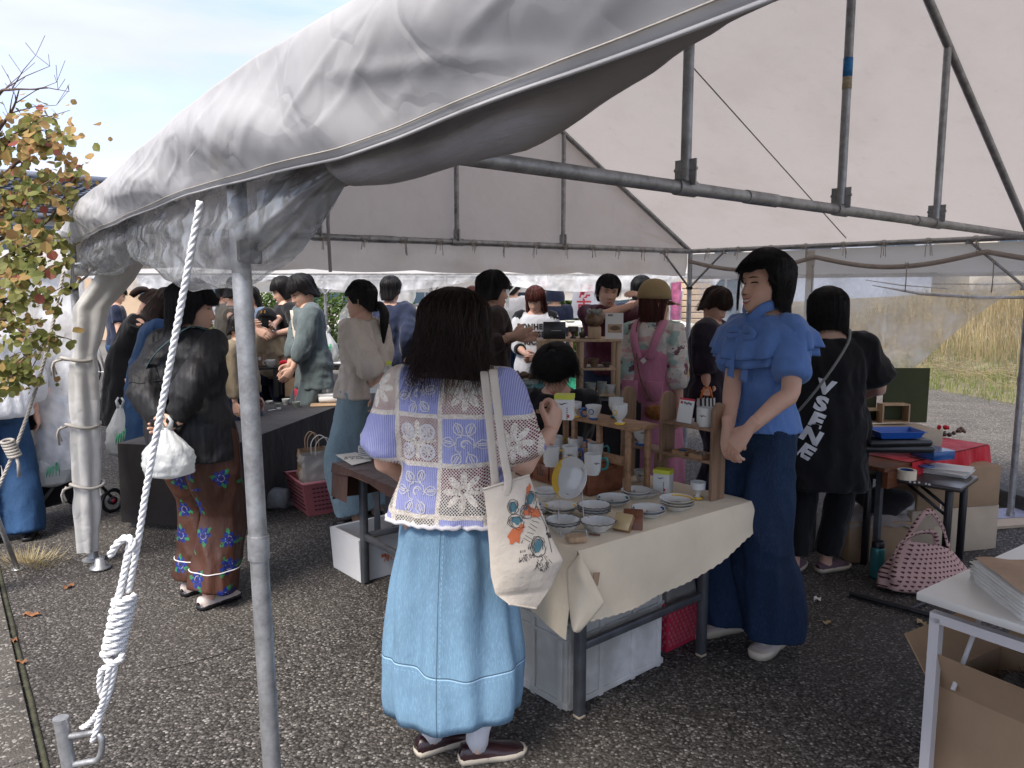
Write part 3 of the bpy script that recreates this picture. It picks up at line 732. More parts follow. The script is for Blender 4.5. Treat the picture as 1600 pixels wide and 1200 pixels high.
def cap(info, mat, brim=True, logo=False):
    m = M()
    def f(u, v):
        a = 2*PI*u; t = v*PI/2; z = .132*math.cos(t)+.028; r = math.sin(t)**.8
        return onhead(info, (.099*r*math.sin(a), -.006+.117*r*math.cos(a), z+.006))
    m.grid(f, 28, 9, closeu=True)
    if brim: m.grid(lambda u, v: onhead(info, ((u-.5)*.16*(1-.15*v), .095+v*.09*(1-((u-.5)*2)**2*.55), .026-.02*v-.05*(u-.5)**2+0*v)), 12, 6)
    o = m.build('cap', MT[mat], info['root']); md = o.modifiers.new('thick', 'SOLIDIFY'); md.thickness = .003
    m = M(); m.ball(onhead(info, (0, -.006, .162)), .006, 8, 5); m.build('button', MT[mat], o)
    return o
def strap_on(info, pts, w, mat, name='bag_strap', th=.003):
    m = M(); P, Q = smoothpath([Vector(p)*info['s'] for p in pts], [(th, w/2)]*len(pts), 5); m.tube(P, Q, 6, up=(0, 1, 0)); return m.build(name, MT[mat], info['root'])
# ================================================================ GROUND AND SETTING
def sheet(name, poly, z, mat, thick=0, **tg):
    m = M()
    if thick: m.prism([(p[0], p[1]) for p in poly], thick, Matrix.Translation((0, 0, z)))
    else: m.add([(p[0], p[1], z) for p in poly], [tuple(range(len(poly)))])
    return m.build(name, mat, smooth=False, kind='structure', **tg)
sheet('ground', [(-300, -60), (300, -60), (300, 600), (-300, 600)], -.02, plain('distant ground', (.14, .13, .115), .95, 0, .3, .5))
def under(x, y): return .006*noise.noise(Vector((x*.5, y*.5, 0)))
def asp():
    m = M(); n = 70
    m.grid(lambda u, v: Vector((-9+u*16, -3+v*17, under(-9+u*16, -3+v*17)-.002)), n, n)
    return m.build('asphalt_pavement', MT['asphalt'], kind='structure')
asp()
# gutter strip on the left
k0, k1 = gp(0, 905), gp(70, 1200); kd = (k1-k0).normalized(); kn = Vector((-kd.y, kd.x, 0)); kn = kn if kn.x < 0 else -kn
m = M(); A0 = k0-kd*4; 
for k in range(14):
    a = A0+kd*(k*.6+.004); b = A0+kd*(k*.6+.596); z = .012
    for off0, off1 in ((.012, .42),):
        c = (a+b)/2+kn*(off0+off1)/2; m.box((c.x, c.y, z-.02), (.592, off1-off0, .05), math.atan2(kd.y, kd.x), bev=.006)
m.build('gutter_stones', MT['conc'], smooth=False, kind='structure')
m = M(); P = [A0+kd*(k*.15)+kn*(-.004+.004*noise.noise(Vector((k*.5, 0, 0)))) for k in range(60)]
m.tube([p+Vector((0, 0, .0)) for p in P], [(.004, .011)]*60, 6, up=(0, 0, 1)); m.build('moss_joint', plain('moss and dirt', (.045, .045, .025), .95, 0, .5, 20, .004, 60), kind='structure')
# cracks in the asphalt
crm = plain('crack shadowed grit', (.02, .018, .016), .95)
for pts in (((240, 1048), (300, 1035), (352, 1020), (385, 1010)), ((25, 975), (32, 1040), (42, 1110))):
    m = M(); P = [gp(*p) for p in pts]; Q, _ = smoothpath(P, [1]*len(P), 6); Q = [q+Vector((.006*noise.noise(q*40), .006*noise.noise(q*33), under(q.x, q.y)-.0005)) for q in Q]
    m.tube(Q, [(.0018, .003)]*len(Q), 5, up=(0, 0, 1)); m.build('crack', crm, kind='structure')

# right side: road edge, kerb, verge
m = M(); ka, kb = gp(1500, 737), gp(1640, 795)
kb = ka+(kb-ka)*2.5; ka2 = ka-(kb-ka)*2.2; kk = (kb-ka2).normalized(); kr = Vector((kk.y, -kk.x, 0)); kr = kr if kr.x > 0 else -kr
q0, q1 = Vector((3.75, 4.2, 0)), Vector((2.9, 9.5, 0)); qd = (q1-q0).normalized(); qn = Vector((qd.y, -qd.x, 0))
m.add([q0-qd*3, q1+qd*2, q1+qd*2+qn*3.4, q0-qd*3+qn*3.4], [(0, 3, 2, 1)]); m.v = [(p[0], p[1], .11) for p in m.v]; m.build('raised_road', MT['conc'], smooth=False, kind='structure')
for k in range(14):
    a = q0-qd*3+qd*(k*.75); m = M(); c = a+qd*.37+qn*.02; m.box((c.x, c.y, .05), (.14, .735, .14), -math.atan2(qd.x, qd.y), bev=.012)
    m.build('kerb_stone', MT['asphalt'] if False else plain('dark kerb', (.05, .048, .044), .95, 0, .4, 14, .004, 60) if k == 0 else bpy.data.materials['dark kerb'], kind='structure', smooth=False)
MT['earth'] = plain('dry earth', (.15, .125, .08), .95, 0, .35, 5, .02, 18)
def bank(x, y):
    d = (Vector((x, y, 0))-q0).dot(qn)-3.4
    return .10+max(0, d)*.06+.75*sstep(.9, 4.0, d)+.08*noise.noise(Vector((x*.9, y*.9, 2)))*min(1, max(0, d))
m = M(); m.grid(lambda u, v: (lambda x, y: Vector((x, y, bank(x, y))))(*(lambda o: (o.x, o.y))(q0-qd*6+qn*(3.35+u*40)+qd*(v*46))), 60, 60)
m.build('grass_bank', MT['earth'], kind='structure')
rng = random.Random(4)
def blades(name, mat, n, fn, lo, hi, w, bend, label):
    m = M()
    for _ in range(n):
        x, y = fn(); z = bank(x, y) if name != 'weeds' else 0; h = rng.uniform(lo, hi); a = rng.uniform(0, 2*PI); b = rng.uniform(.1, 1)*bend*h
        d = Vector((math.cos(a), math.sin(a), 0)); s = Vector((-d.y, d.x, 0))*w*rng.uniform(.6, 1.3); p = Vector((x, y, z-.01)); mid = p+d*b*.35+Vector((0, 0, h*.6)); tip = p+d*b+Vector((0, 0, h*(1-.25*abs(bend))))
        m.add([p-s, p+s, mid+s*.7, mid-s*.7, tip], [(0, 1, 2, 3), (3, 2, 4)])
    return m.build(name, mat, smooth=False, label=label, cat='grass', kind='stuff')
def onbank(d0, d1, l0, l1):
    def f():
        p = q0+qn*(3.4+rng.uniform(d0, d1))+qd*rng.uniform(l0, l1); return p.x, p.y
    return f
def leafmat(name, c1, c2, c3, sc_=3):
    m = Mat(name, c1, .7, spec=.25); m.color(m.ramp(m.noise(sc_, 4, .6), [(.3, c1), (.5, c2), (.7, c3)])); m.translucent(.3); return m.m
MT['green_grass'] = leafmat('verge grass', (.10, .15, .035), (.17, .2, .06), (.3, .28, .11)); MT['dry_reed'] = leafmat('dry reeds', (.24, .20, .11), (.34, .27, .15), (.40, .34, .19), 1.5)
blades('verge_grass', MT['green_grass'], 14000, onbank(-.15, 2.6, -3, 9), .06, .22, .004, .6, 'short green and straw coloured grass along the far road edge')
blades('reed_grass', MT['dry_reed'], 26000, onbank(1.7, 8, -4, 12), .3, .8, .005, .45, 'tall dry golden reed grass on the bank behind the clear curtain')
m = M()
for _ in range(420):
    x, y = onbank(.5, 1.6, -3, 9)(); a = rng.uniform(-.7, .7)+math.atan2(qd.y, qd.x); L = rng.uniform(.2, .7); z = bank(x, y)+rng.uniform(.02, .16); d = Vector((math.cos(a), math.sin(a), rng.uniform(-.1, .15)))*L
    p = Vector((x, y, z)); m.tube([p-d*.5, p+Vector((0, 0, .04)), p+d*.5], .004, 4, cap=False)
m.build('cut_reeds', MT['dry_reed'], label='heap of cut dry reed stalks lying at the foot of the bank', cat='reeds', kind='stuff')
# weeds along gutter, left
m = M()
c0 = gp(45, 880)
for _ in range(260):
    a = rng.uniform(0, 2*PI); r = rng.random()*.15; x = c0.x+math.cos(a)*r*1.4; y = c0.y+math.sin(a)*r; h = rng.uniform(.02, .09); d = Vector((math.cos(a), math.sin(a), 0)); s = Vector((-d.y, d.x, 0))*.0025; p = Vector((x, y, 0))
    m.add([p-s, p+s, p+d*.06+Vector((0, 0, h))], [(0, 1, 2)])
m.build('weeds', MT['dry_reed'], label='tuft of dry yellow grass growing at the gutter edge', cat='grass', kind='stuff', smooth=False)

# fallen leaves
MT['dead_leaf'] = plain('fallen leaf', (.22, .09, .035), .8, 0, .3, 30); MT['dead_leaf2'] = plain('pale fallen leaf', (.4, .3, .16), .8, 0, .3, 30)
for i, (px, py, s, mt_, lb) in enumerate(((48, 962, .032, 'dead_leaf', 'rusty red fallen leaf on asphalt left of the rope'), (108, 918, .026, 'dead_leaf', 'small rusty fallen leaf beyond the larger one left of the rope'), (1292, 975, .024, 'dead_leaf2', 'yellow brown leaf on asphalt right of the white sneakers'),
        (1277, 938, .026, 'paper', 'grey crumpled leaf on asphalt behind the white sneakers'), (22, 1003, .02, 'dead_leaf', 'tiny red leaf in the gutter joint at the left edge'), (33, 1037, .018, 'dead_leaf', 'small orange leaf on the gutter joint near the steel stake'), (1440, 975, .03, 'dead_leaf2', 'curled tan leaf beside the black metal bar on the ground'))):
    p = gp(px, py); m = M(); n = 12
    ring = [Vector((math.cos(2*PI*k/n)*s*(1 if k % 3 else 1.25), math.sin(2*PI*k/n)*s*.7*(1 if k % 2 else .8), .006+.008*math.sin(k*1.7))) for k in range(n)]
    m.add(ring+[Vector((0, 0, .004))], [(k, (k+1) % n, n) for k in range(n)]); m.tube([(s*1.1, 0, .006), (s*1.8, .004, .004)], .0012, 4)
    m.build('fallen_leaf', MT[mt_], loc=(p.x, p.y, .004), rz=i*1.3, label=lb, cat='leaf', group='leaves fallen on the asphalt')

# ================================================================ MAIN TENT
ZE = 1.887; RISE = 1.46
L1, P0, R1, R2 = Vector((-.56, 1.62, ZE)), Vector((-2.42, 4.25, ZE)), Vector((3.36, 5.06, ZE)), Vector((1.62, 7.07, ZE))
L3 = L1+(L1-P0); R3 = R1+(R1-R2)
up = Vector((0, 0, 1))
def mid(a, b, s=.5): return a.lerp(b, s)
tent = empty('marquee_tent', (0, 0, 0), 0, 'large white canvas market tent on galvanised pipes, covering the pottery tables in the foreground', 'tent')
def bar(name, pts, r, parent=tent, mat='steel', n=12, **tg):
    m = M(); m.tube(pts, r, n); return m.build(name, MT[mat], parent, auto=40, **tg)
def pole(top, r=.0213, base=None, z0=0.0, name='leg', parent=tent):
    b = Vector((top.x, top.y, z0)) if base is None else Vector(base)
    m = M(); m.tube([b+up*.01, top], r, 16); mid_ = b.lerp(top, .5); m.tube([mid_-up*.03, mid_+up*.03], r+.0035, 14)
    o = m.build(name, MT['steel'], parent, auto=40); f = M(); f.lathe([(.06, 0), (.06, .006), (.03, .012), (r+.004, .03), (r+.004, .06)], (b.x, b.y, b.z), 18); f.build('foot_plate', MT['steel'], o, auto=40); return o
def P1pt(z): return Vector((-.60+.056*(1.611-z)/1.154*1.0, 1.65, z))
pole(Vector((-.632, 1.80, ZE-.02)), .0222, (-.598, 1.80, 0)); pole(P0+Vector((-.0, .03, 0)), .0213)
pole(R2, .0213); pole(R1+Vector((.02, 0, 0)), .0213); pole(L3); pole(R3)
# third pole beyond the right tables (seen at the right edge)
def truss(a, b, ss=(.29, .5, .7), r=.0213, far=False):
    d = b-a; apex = mid(a, b)+up*RISE
    bar('tie_bar', [a, b], r+.001)
    for e in (a, b): bar('rafter', [e, apex], r)
    for s in ss:
        p = a+d*s; h = RISE*(1-abs(s-.5)*2); bar('strut', [p, p+up*h], r*.85)
        m = M(); dd = d.normalized()
        for q in (-1, 1): m.box(p+dd*.0*q+Vector((dd.y, -dd.x, 0))*.022*q+up*.05, (.006, .04, .085), math.atan2(dd.y, dd.x)+PI/2*0)
        m.tube([p-Vector((dd.y, -dd.x, 0))*.045+up*.06, p+Vector((dd.y, -dd.x, 0))*.045+up*.06], .006, 6); m.tube([p-dd*.05, p+dd*.05], r+.006, 12)
        m.build('clamp', MT['steel'], tent, auto=40)
    for s in (.33, .62): m = M(); m.tube([a+d*(s+.03), a+d*(s+.07)], r+.004, 12); m.build('sleeve_joint', MT['steel'], tent, auto=40)
truss(L1, R1); truss(P0, R2); truss(L3, R3)
for a, b in ((P0, L1), (L1, L3), (R2, R1), (R1, R3)): bar('eave_pipe', [a-up*.0, b], .0195)
ap = [mid(L3, R3)+up*RISE, mid(L1, R1)+up*RISE, mid(P0, R2)+up*RISE]
bar('ridge_pipe', [ap[0], ap[1]], .02); bar('ridge_pipe', [ap[1], ap[2]], .02)
# braces near the poles
pa = pt(385, 402, 1.8)
bar('brace', [pa, pt(432, 285, 1.75)], (.013, .013) and .014, mat='steel_dark'); 
def flat(name, a, b, w, t, mat='steel'):
    m = M(); m.tube([a, b], [(w/2, t/2)]*2, 8, up=(0, 0, 1)); return m.build(name, MT[mat], tent, auto=40)
flat('brace', pt(398, 392, 1.81), pt(545, 258, 2.45), .03, .02, 'steel')
m = M(); m.box(pt(392, 402, 1.8), (.045, .04, .03), .5, bev=.004); m.box(pt(380, 392, 1.79), (.03, .04, .05), .5, bev=.004); m.build('brace_bracket', MT['steel_dark'], tent, auto=30)
for q, a in ((R2, (P0-R2)), (R2, (R1-R2)), (R1, (R2-R1)), (P0, (R2-P0)), (P0, (L1-P0))):
    bar('brace', [q-up*.33, q+a.normalized()*.36-up*.01], .0095)
    m = M(); m.box(q-up*.33, (.05, .05, .03), bev=.005); m.box(q+a.normalized()*.36-up*.01, (.035, .035, .045), bev=.005); m.build('brace_bracket', MT['steel'], tent, auto=30)
# blue sticker on the middle strut
c = mid(L1, R1)+up*.62; m = M(); m.lathe([(.0195, -.075), (.0195, .0)], (c.x, c.y, c.z), 14); m.build('sticker', plain('blue sticker', (.02, .2, .5), .4, 0, .2, 40), tent)
m = M(); m.lathe([(.0194, -.125), (.0194, -.078)], (c.x, c.y, c.z), 14); m.build('sticker', plain('yellowed sticker', (.45, .38, .25), .5, 0, .3, 60), tent)

# --- roof sheets
edge = P0-L1; ed = edge.normalized(); inn = (R1-L1).normalized()
def epos(t): return P0.lerp(L1, t)      # t 0 at far corner, 1 at near pole, 2 behind the camera
TF = [-.08, 0, .13, .55, .86, 1.06, 1.16, 1.22, 1.45, 2.02]; HF_ = [.30, .345, .40, .405, .425, .42, .40, .385, .38, .38]
HBt = [.21, .225, .235, .24, .235, .21, .197, .195, .205, .21]
def roof_front(u, v):
    t = lerp(-.08, 2.02, u); e = epos(t); e.z = CAM_H
    hf = interp(t, TF, HF_); hb = interp(t, TF, HBt); wr = noise.noise(Vector((t*5, v*3, 1)))
    if v < .4:      # hanging edge, from its bottom up to the fold
        q = v/.4; z = lerp(hb, hf, q); o = -.015*math.sin(q*PI)-.02*q-.012*wr*q*(1-q*.3)-.006*noise.noise(Vector((t*16, q*1.5, 4)))*math.sin(min(1, q*1.3)*PI*.8)
        z += .006*noise.noise(Vector((t*9, 0, 0)))*(1-q)
        d = (t*5+q*1.2); o -= (.009*(1+math.sin(d*3.7))+.0042*(1-min(1, abs(noise.noise(Vector((t*6+q*1.4, q*.9-t, 9))))*6))+.0032*(1-min(1, abs(noise.noise(Vector((t*15-q*2.2, q*2, 5))))*5)))*math.sin(q*PI)
        return e+inn*o+up*z
    q = (v-.4)/.6; s = q*.5; a = P0.lerp(L1, t); b = R2.lerp(R1, t); p = a.lerp(b, s); p.z = ZE+.035+RISE*q-.02*math.sin(q*PI)-.015*abs(math.sin(t*PI))*math.sin(q*PI)
    blend = sstep(0, .10, q); f = e+inn*(q*2.3-.02)+up*(hf+.015*math.sin(min(1, q*14)*PI)); f.z = min(f.z+RISE*q, max(p.z, f.z)) if q < .1 else p.z
    return f.lerp(p, blend)
m = M(); m.grid(roof_front, 420, 90)
o = m.build('roof_front', MT['canvas'], tent); md = o.modifiers.new('thick', 'SOLIDIFY'); md.thickness = .0015
m = M(); m.grid(lambda u, v: (lambda t, s: (lambda p: Vector((p.x, p.y, ZE+.035+RISE*(1-abs(s-.5)*2)-.025*math.sin((s-.5)*2*PI)-.02*abs(math.sin(t*PI))*math.sin((s-.5)*2*PI)+.003*noise.noise(Vector((t*6, s*8, 0))))))(P0.lerp(L1, t).lerp(R2.lerp(R1, t), s)))(lerp(-.03, 2.02, u), .5+.515*v), 60, 30)
m.build('roof_back', MT['canvas_in'], tent)
# hem seam on the front edge
m = M(); P = [roof_front(k/240, .024)-inn*.002 for k in range(241)]; m.tube(P, .0011, 4, cap=False); m.build('hem_stitching', MT['cord'], tent)
m = M(); P = [roof_front(k/240, 0) for k in range(241)]; m.tube(P, .0026, 6); m.build('hem', MT['canvas'], tent)
# small torn flaps on the front sheet
for (px, py, y, w) in ((322, 243, 1.72, .085), (162, 333, 3.3, .05)):
    c = pt(px, py, y)-inn*.03; m = M(); m.add([c, c+ed*-w+up*.012, c+ed*-w*1.3-up*.01-inn*.02, c+ed*-w*.5-up*.028-inn*.025], [(0, 1, 2, 3)])
    o = m.build('flap', MT['canvas'], tent)
# gable cloth at the far end
def gable(u, v):
    s = u; h = RISE*(1-abs(s-.5)*2); p = P0.lerp(R2, s); n = (R1-R2).normalized(); z = ZE-.0+v*(h+.03)
    w = .010*noise.noise(Vector((s*14, v*4, 0)))+.006*noise.noise(Vector((s*30, v*14, 3)))
    return Vector((p.x, p.y, z))-n*.045-n*w*(1 if h > .1 else .3)
m = M(); m.grid(gable, 120, 26); m.build('gable_cloth', MT['canvas_in'], tent)
def gval(u, v):
    s = u; p = P0.lerp(R2, s); n = (R1-R2).normalized(); sag = abs(math.sin(u*PI*6.5+.6)); d = (.185+.018*sag)*v
    o = .015*math.sin(u*70+3*noise.noise(Vector((u*9, 0, 0))))*v+.035*v*noise.noise(Vector((u*16, v*1.5, 7)))
    return Vector((p.x, p.y, ZE-.02-d))-n*(.03+o)
m = M(); m.grid(gval, 160, 14); m.build('gable_valance', MT['valance'], tent)
def tie(c, d, parent=tent, drop=.1, seed=0):
    r = random.Random(seed); m = M(); c = Vector(c)
    m.tube([c+Vector((0, 0, .02))+d*.012, c+d*.03, c-Vector((0, 0, .028)), c-d*.03, c+Vector((0, 0, .02))-d*.01], .0028, 5, closed=True)
    for k in range(3): x = r.uniform(-.03, .03); m.tube([c-up*.01, c+d*x-up*.03, c+d*x*1.3-up*drop*r.uniform(.5, 1.1)], .0024, 5)
    m.tube([c+d*.01, c+d*.035-up*.012, c+d*.02-up*.03, c], .0026, 5); m.tube([c-d*.01, c-d*.035-up*.012, c-d*.02-up*.03, c], .0026, 5)
    return m.build('tie_cord', MT['cord'], parent)
dd = (R2-P0).normalized()
for k in range(15): tie(P0.lerp(R2, .12+k*.058)+(R1-R2).normalized()*.028, dd, seed=k)
de = (R1-R2).normalized()
for k in range(9): tie(R2.lerp(R1, .08+k*.115)-(dd)*.03, de, seed=k+30)
# inner side valance on the right eave
def rval(u, v):
    t = lerp(-.02, 1.9, u); p = R2.lerp(R1, t); d = .225*v
    return Vector((p.x, p.y, ZE-.025-d))+dd*(.035+.012*noise.noise(Vector((t*9, v, 0))))
m = M(); m.grid(rval, 110, 8); MT['val_thin'] = mk_canvas('thin side valance', (.66, .62, .56), .55, .4); m.build('side_valance', MT['val_thin'], tent)
def swag(u, v):     # bunched hem of the clear curtain
    t = lerp(0, 1.6, u); p = R2.lerp(R1, t); k = (t*2.2) % 1.0; s = .07+.09*math.sin(min(1, max(0, k))*PI)
    return Vector((p.x, p.y, ZE-s-.035*v))-dd*(.02+.008*math.sin(v*PI))
m = M(); m.grid(swag, 150, 4); m.build('curtain_hem', plain('grey brown webbing', (.36, .31, .27), .8, 0, .15, 20), tent)
# clear curtain, right side, hooked up on a diagonal
def curt(u, v):
    t = lerp(.0, 1.5, u); p = R2.lerp(R1, t); top = ZE-.22; bot = lerp(.55, .55, t) if t < .55 else lerp(.55, 1.62, sstep(.5, 1.08, t)); z = lerp(top, bot, v)
    w = .03*noise.noise(Vector((t*4, v*2, 0)))+.012*noise.noise(Vector((t*11, v*6, 4)))+.05*v*math.sin(t*5)
    return Vector((p.x, p.y, z))+dd*(.03+w)
m = M(); m.grid(curt, 90, 50); m.build('clear_curtain', MT['vinyl_clear'], tent)
for t in (.62, .72): 
    m = M(); p = R2.lerp(R1, t-.30)
    m.grid(lambda u, v: Vector((p.x, p.y, 0))+de*(u*.07)+up*lerp(ZE-.03, .85, v)+dd*.012, 3, 12); m.build('curtain_seam', MT['val_thin'], tent)
m = M()     # glossy folds of the clear curtain
for pts in (((.62, .31), (.75, .37), (.9, .395), (1.1, .385), (1.2, .37)), ((.6, .27), (.7, .31), (.82, .335)), ((.78, .30), (.9, .305), (1.02, .30))):
    m.tube([R2.lerp(R1, t)-up*h+dd*.02 for t, h in pts], [.0025]+[(.011 if len(pts) == 5 else .004)]*(len(pts)-2)+[.003], 6, flat=.4)
m.build('vinyl_fold', plain('folded clear vinyl', (.75, .75, .75), .2, 0, .05), tent)
for t in (.45, .72, .93): 
    p = R2.lerp(R1, t)-up*.16-dd*.03; m = M(); m.tube([p, p-up*.1+dd*.004, p-up*.2], .0045, 5, flat=.5); m.tube([p+up*.012+de*.01, p-up*.01, p+up*.012-de*.01], .006, 5); m.build('tie_cord', MT['cord'], tent)
# rolled smoky vinyl beneath the front edge
ts = [1.10, 1.13, 1.17, 1.22, 1.275, 1.33, 1.36, 1.4, 1.6, 1.9]; hr_ = [.225, .205, .198, .195, .198, .222, .236, .25, .27, .28]
P = [epos(t).xy.to_3d()+up*(CAM_H+h)+inn*.07 for t, h in zip(ts, hr_)]; Q, r_ = smoothpath(P, [.015, .032, .034, .034, .032, .027, .022, .018, .016, .016], 6)
m = M(); m.tube(Q, r_, 18, up=(0, 0, 1)); folds(m, .006, 6, 10, 3); m.build('rolled_curtain', MT['roll'], tent)
P = [epos(t).xy.to_3d()+up*(CAM_H+h)+inn*.10 for t, h in ((.98, .205), (1.04, .215), (1.1, .225), (1.14, .225))]; m = M(); m.tube(P, [.02, .035, .04, .036], 14); m.build('rolled_curtain', plain('rolled tan canvas', (.2, .16, .14), .8, 0, .2, 10, .006, 20), tent)
# crumpled clear vinyl bundles hanging under the front edge
def bundle(t0, t1, prof, seed, wid):
    m = M()
    def f(u, v):
        t = lerp(t0, t1, u); e = epos(t).xy.to_3d(); h0 = interp(t, TF, HBt)+.035; h1 = interp(t, [p[0] for p in prof], [p[1] for p in prof]); a = v*2*PI
        c = (h0+h1)/2; r = (h0-h1)/2; w = wid*math.sin(PI*min(1, max(.03, u)))**.5; cr = .16*noise.noise(Vector((t*9, math.cos(a)*2, math.sin(a)*2+seed)))-.16*abs(noise.noise(Vector((t*16, math.cos(a)*3, math.sin(a)*3+seed))))
        return e+up*(CAM_H+c+r*(1+cr)*math.sin(a))+inn*(.075+w*(1+2*cr)*math.cos(a)*(.55+.45*(1-math.sin(a))/1))
    m.grid(f, 120, 60); return m.build('vinyl_bundle', MT['vinyl_roll'], tent)
bundle(-.02, .52, [(0, .09), (.1, .06), (.3, .06), (.42, .10), (.52, .2)], 2, .07)
bundle(.45, 1.12, [(.45, .17), (.6, .07), (.72, .02), (.82, -.015), (.92, .0), (1.0, .05), (1.06, .12), (1.12, .2)], 6, .075)
# long hanging strap by the near end
m = M(); a, b = pt(515, 268, 3.4), pt(516, 425, 3.4); m.tube([a, a.lerp(b, .5)+Vector((-.01, 0, 0)), b], .008, 5, flat=.3); m.build('strap', MT['canvas'], tent)
bar('guy_wire', [pt(1078, 100, 4.4), pt(1322, 372, 5.8)], .004, mat='cord')
# gathered canvas at the far-left pole
def colm(u, v):
    z = lerp(1.80, .07, v); a = 2*PI*u; px_ = interp(z, [0.05, .3, .7, 1.15, 1.45, 1.6, 1.8], [.0, .015, .04, .06, .12, .25, .36]); w = interp(z, [.05, .3, .8, 1.2, 1.5, 1.8], [.05, .065, .078, .068, .09, .11])
    w *= 1-.16*math.exp(-((z-1.2)/.05)**2)-.14*math.exp(-((z-.8)/.05)**2)-.14*math.exp(-((z-.42)/.05)**2)
    r = w*(1+.16*math.sin(a*5+z*3)+.10*noise.noise(Vector((math.cos(a)*2, math.sin(a)*2, z*7)))); return Vector((P0.x+px_+r*math.cos(a), P0.y-.03+r*.7*math.sin(a), z))
m = M(); m.grid(colm, 60, 70, closeu=True, flip=True); MT['column'] = mk_canvas('gathered curtain canvas', (.66, .65, .63), .3, .5); m.build('gathered_curtain', MT['column'], tent)
for z in (1.17, .80, .46):
    m = M(); c = Vector((P0.x+.03, P0.y-.03, z)); m.tube([c+Vector((.088*math.cos(a), .07*math.sin(a), .01*math.sin(a*2))) for a in [2*PI*k/20 for k in range(20)]], .009, 6, closed=True)
    b = c+Vector((-.09, -.05, 0)); m.tube([b+Vector((.03, 0, 0)), b+Vector((.0, -.03, -.01)), b+Vector((-.012, -.03, -.04)), b+Vector((-.008, -.02, -.10))], .006, 6); m.tube([b, b+Vector((-.01, -.02, -.03)), b+Vector((.005, -.02, -.08))], .006, 6)
    m.build('tie_cord', MT['cord'], tent)
m = M(); c = P0+Vector((.12, -.12, 0)); c.z = 0; m.lathe([(.055, .004), (.055, .012), (.03, .02), (.022, .06), (.0, .062)], (c.x, c.y, 0), 16); m.build('foot_plate', MT['steel'], tent)
m = M(); c = P0+Vector((0, 0, -.23)); m.box(c+Vector((.06, -.03, 0)), (.1, .03, .07), .3, bev=.006); m.tube([c+Vector((.02, -.05, .02)), c+Vector((.13, -.06, .04)), c+Vector((.17, -.03, -.01))], .006, 6); m.build('pole_bracket', MT['steel'], tent, auto=30)

# --- rope and stake
def twist_rope(m, pts, r, pitch=None, strands=3, n=6):
    P, _ = smoothpath(pts, [1]*len(pts), 8); d = [0]
    for i in range(1, len(P)): d.append(d[-1]+(P[i]-P[i-1]).length)
    L = d[-1]; pitch = pitch or r*7; N = max(12, int(L/(pitch/9))); xs = [L*k/N for k in range(N+1)]
    Q = []
    j = 0
    for x in xs:
        while j < len(d)-2 and d[j+1] < x: j += 1
        Q.append(P[j].lerp(P[j+1], min(1, max(0, (x-d[j])/max(1e-6, d[j+1]-d[j])))))
    T = [(Q[min(N, i+1)]-Q[max(0, i-1)]).normalized() for i in range(N+1)]; u = T[0].orthogonal().normalized(); U = []
    for t in T: u = (u-t*u.dot(t)).normalized(); U.append(u.copy())
    for s in range(strands):
        m.tube([Q[i]+(U[i]*math.cos(2*PI*(xs[i]/pitch+s/strands))+T[i].cross(U[i])*math.sin(2*PI*(xs[i]/pitch+s/strands)))*r*.5 for i in range(N+1)], r*.58, n)
rope = empty('guy_rope', (0, 0, 0), 0, 'thick white twisted rope running from the tent eave to the ground stake, knotted halfway', 'rope')
rt = pt(313, 315, 1.62)-inn*.02; RK = [(313, 315, 1.62), (270, 545, 1.66), (232, 745, 1.69), (215, 850, 1.70), (200, 925, 1.71)]
m = M(); twist_rope(m, [pt(*p) for p in RK], .0076); m.build('rope_line', MT['rope'], rope)
m = M()
for dx, y1 in ((0, 0), (16, 0)): twist_rope(m, [pt(206-dx*.2, 845, 1.70), pt(188-dx*.1, 925, 1.7), pt(184-dx*.5, 940, 1.7)], .007)
twist_rope(m, [pt(172, 868, 1.70), pt(183, 850, 1.69), pt(197, 840, 1.69), pt(207, 846, 1.68), pt(205, 862, 1.68)], .0085)
m.build('rope_end', MT['rope'], rope)
m = M(); a, b = pt(196, 933, 1.71), pt(176, 1022, 1.71); ax = (b-a); sd = Vector((1, 0, .25)).normalized(); fw = ax.normalized().cross(sd).normalized()
NT = 8; pts = [a+ax*(k/(NT*14))+sd*.0235*math.cos(2*PI*k/14)+fw*.0235*math.sin(2*PI*k/14) for k in range(NT*14+1)]; twist_rope(m, pts[::1], .0078, n=5)
m.build('rope_coil', MT['rope'], rope)
m = M()
twist_rope(m, [pt(162, 1022, 1.71), pt(174, 1036, 1.68), pt(190, 1028, 1.69), pt(186, 1014, 1.72), pt(168, 1014, 1.73), pt(162, 1024, 1.72)], .008)
twist_rope(m, [pt(182, 1020, 1.71), pt(170, 1040, 1.72), pt(158, 1048, 1.72), pt(156, 1075, 1.73), pt(163, 1095, 1.74)], .007)
twist_rope(m, [pt(180, 1030, 1.70), pt(176, 1060, 1.71), pt(166, 1095, 1.72), pt(156, 1120, 1.73), pt(148, 1150, 1.73), pt(145, 1156, 1.75)], .0075)
twist_rope(m, [pt(172, 1040, 1.70), pt(165, 1075, 1.71), pt(158, 1105, 1.72), pt(140, 1130, 1.75), pt(128, 1137, 1.77)], .0075)
m.build('rope_loop', MT['rope'], rope)
stake = empty('ground_stake', (0, 0, 0), 0, 'galvanised steel ground stake with U-shaped hook holding the white rope', 'stake')
a = pt(95, 1124, 1.75); m = M(); m.tube([Vector((a.x+.05, a.y, 0)), a], .0165, 20); m.lathe([(.0178, 0), (.0178, .008), (.0, .0085)], (a.x, a.y, a.z-.004), 18); m.build('post', MT['steel'], stake, auto=40)
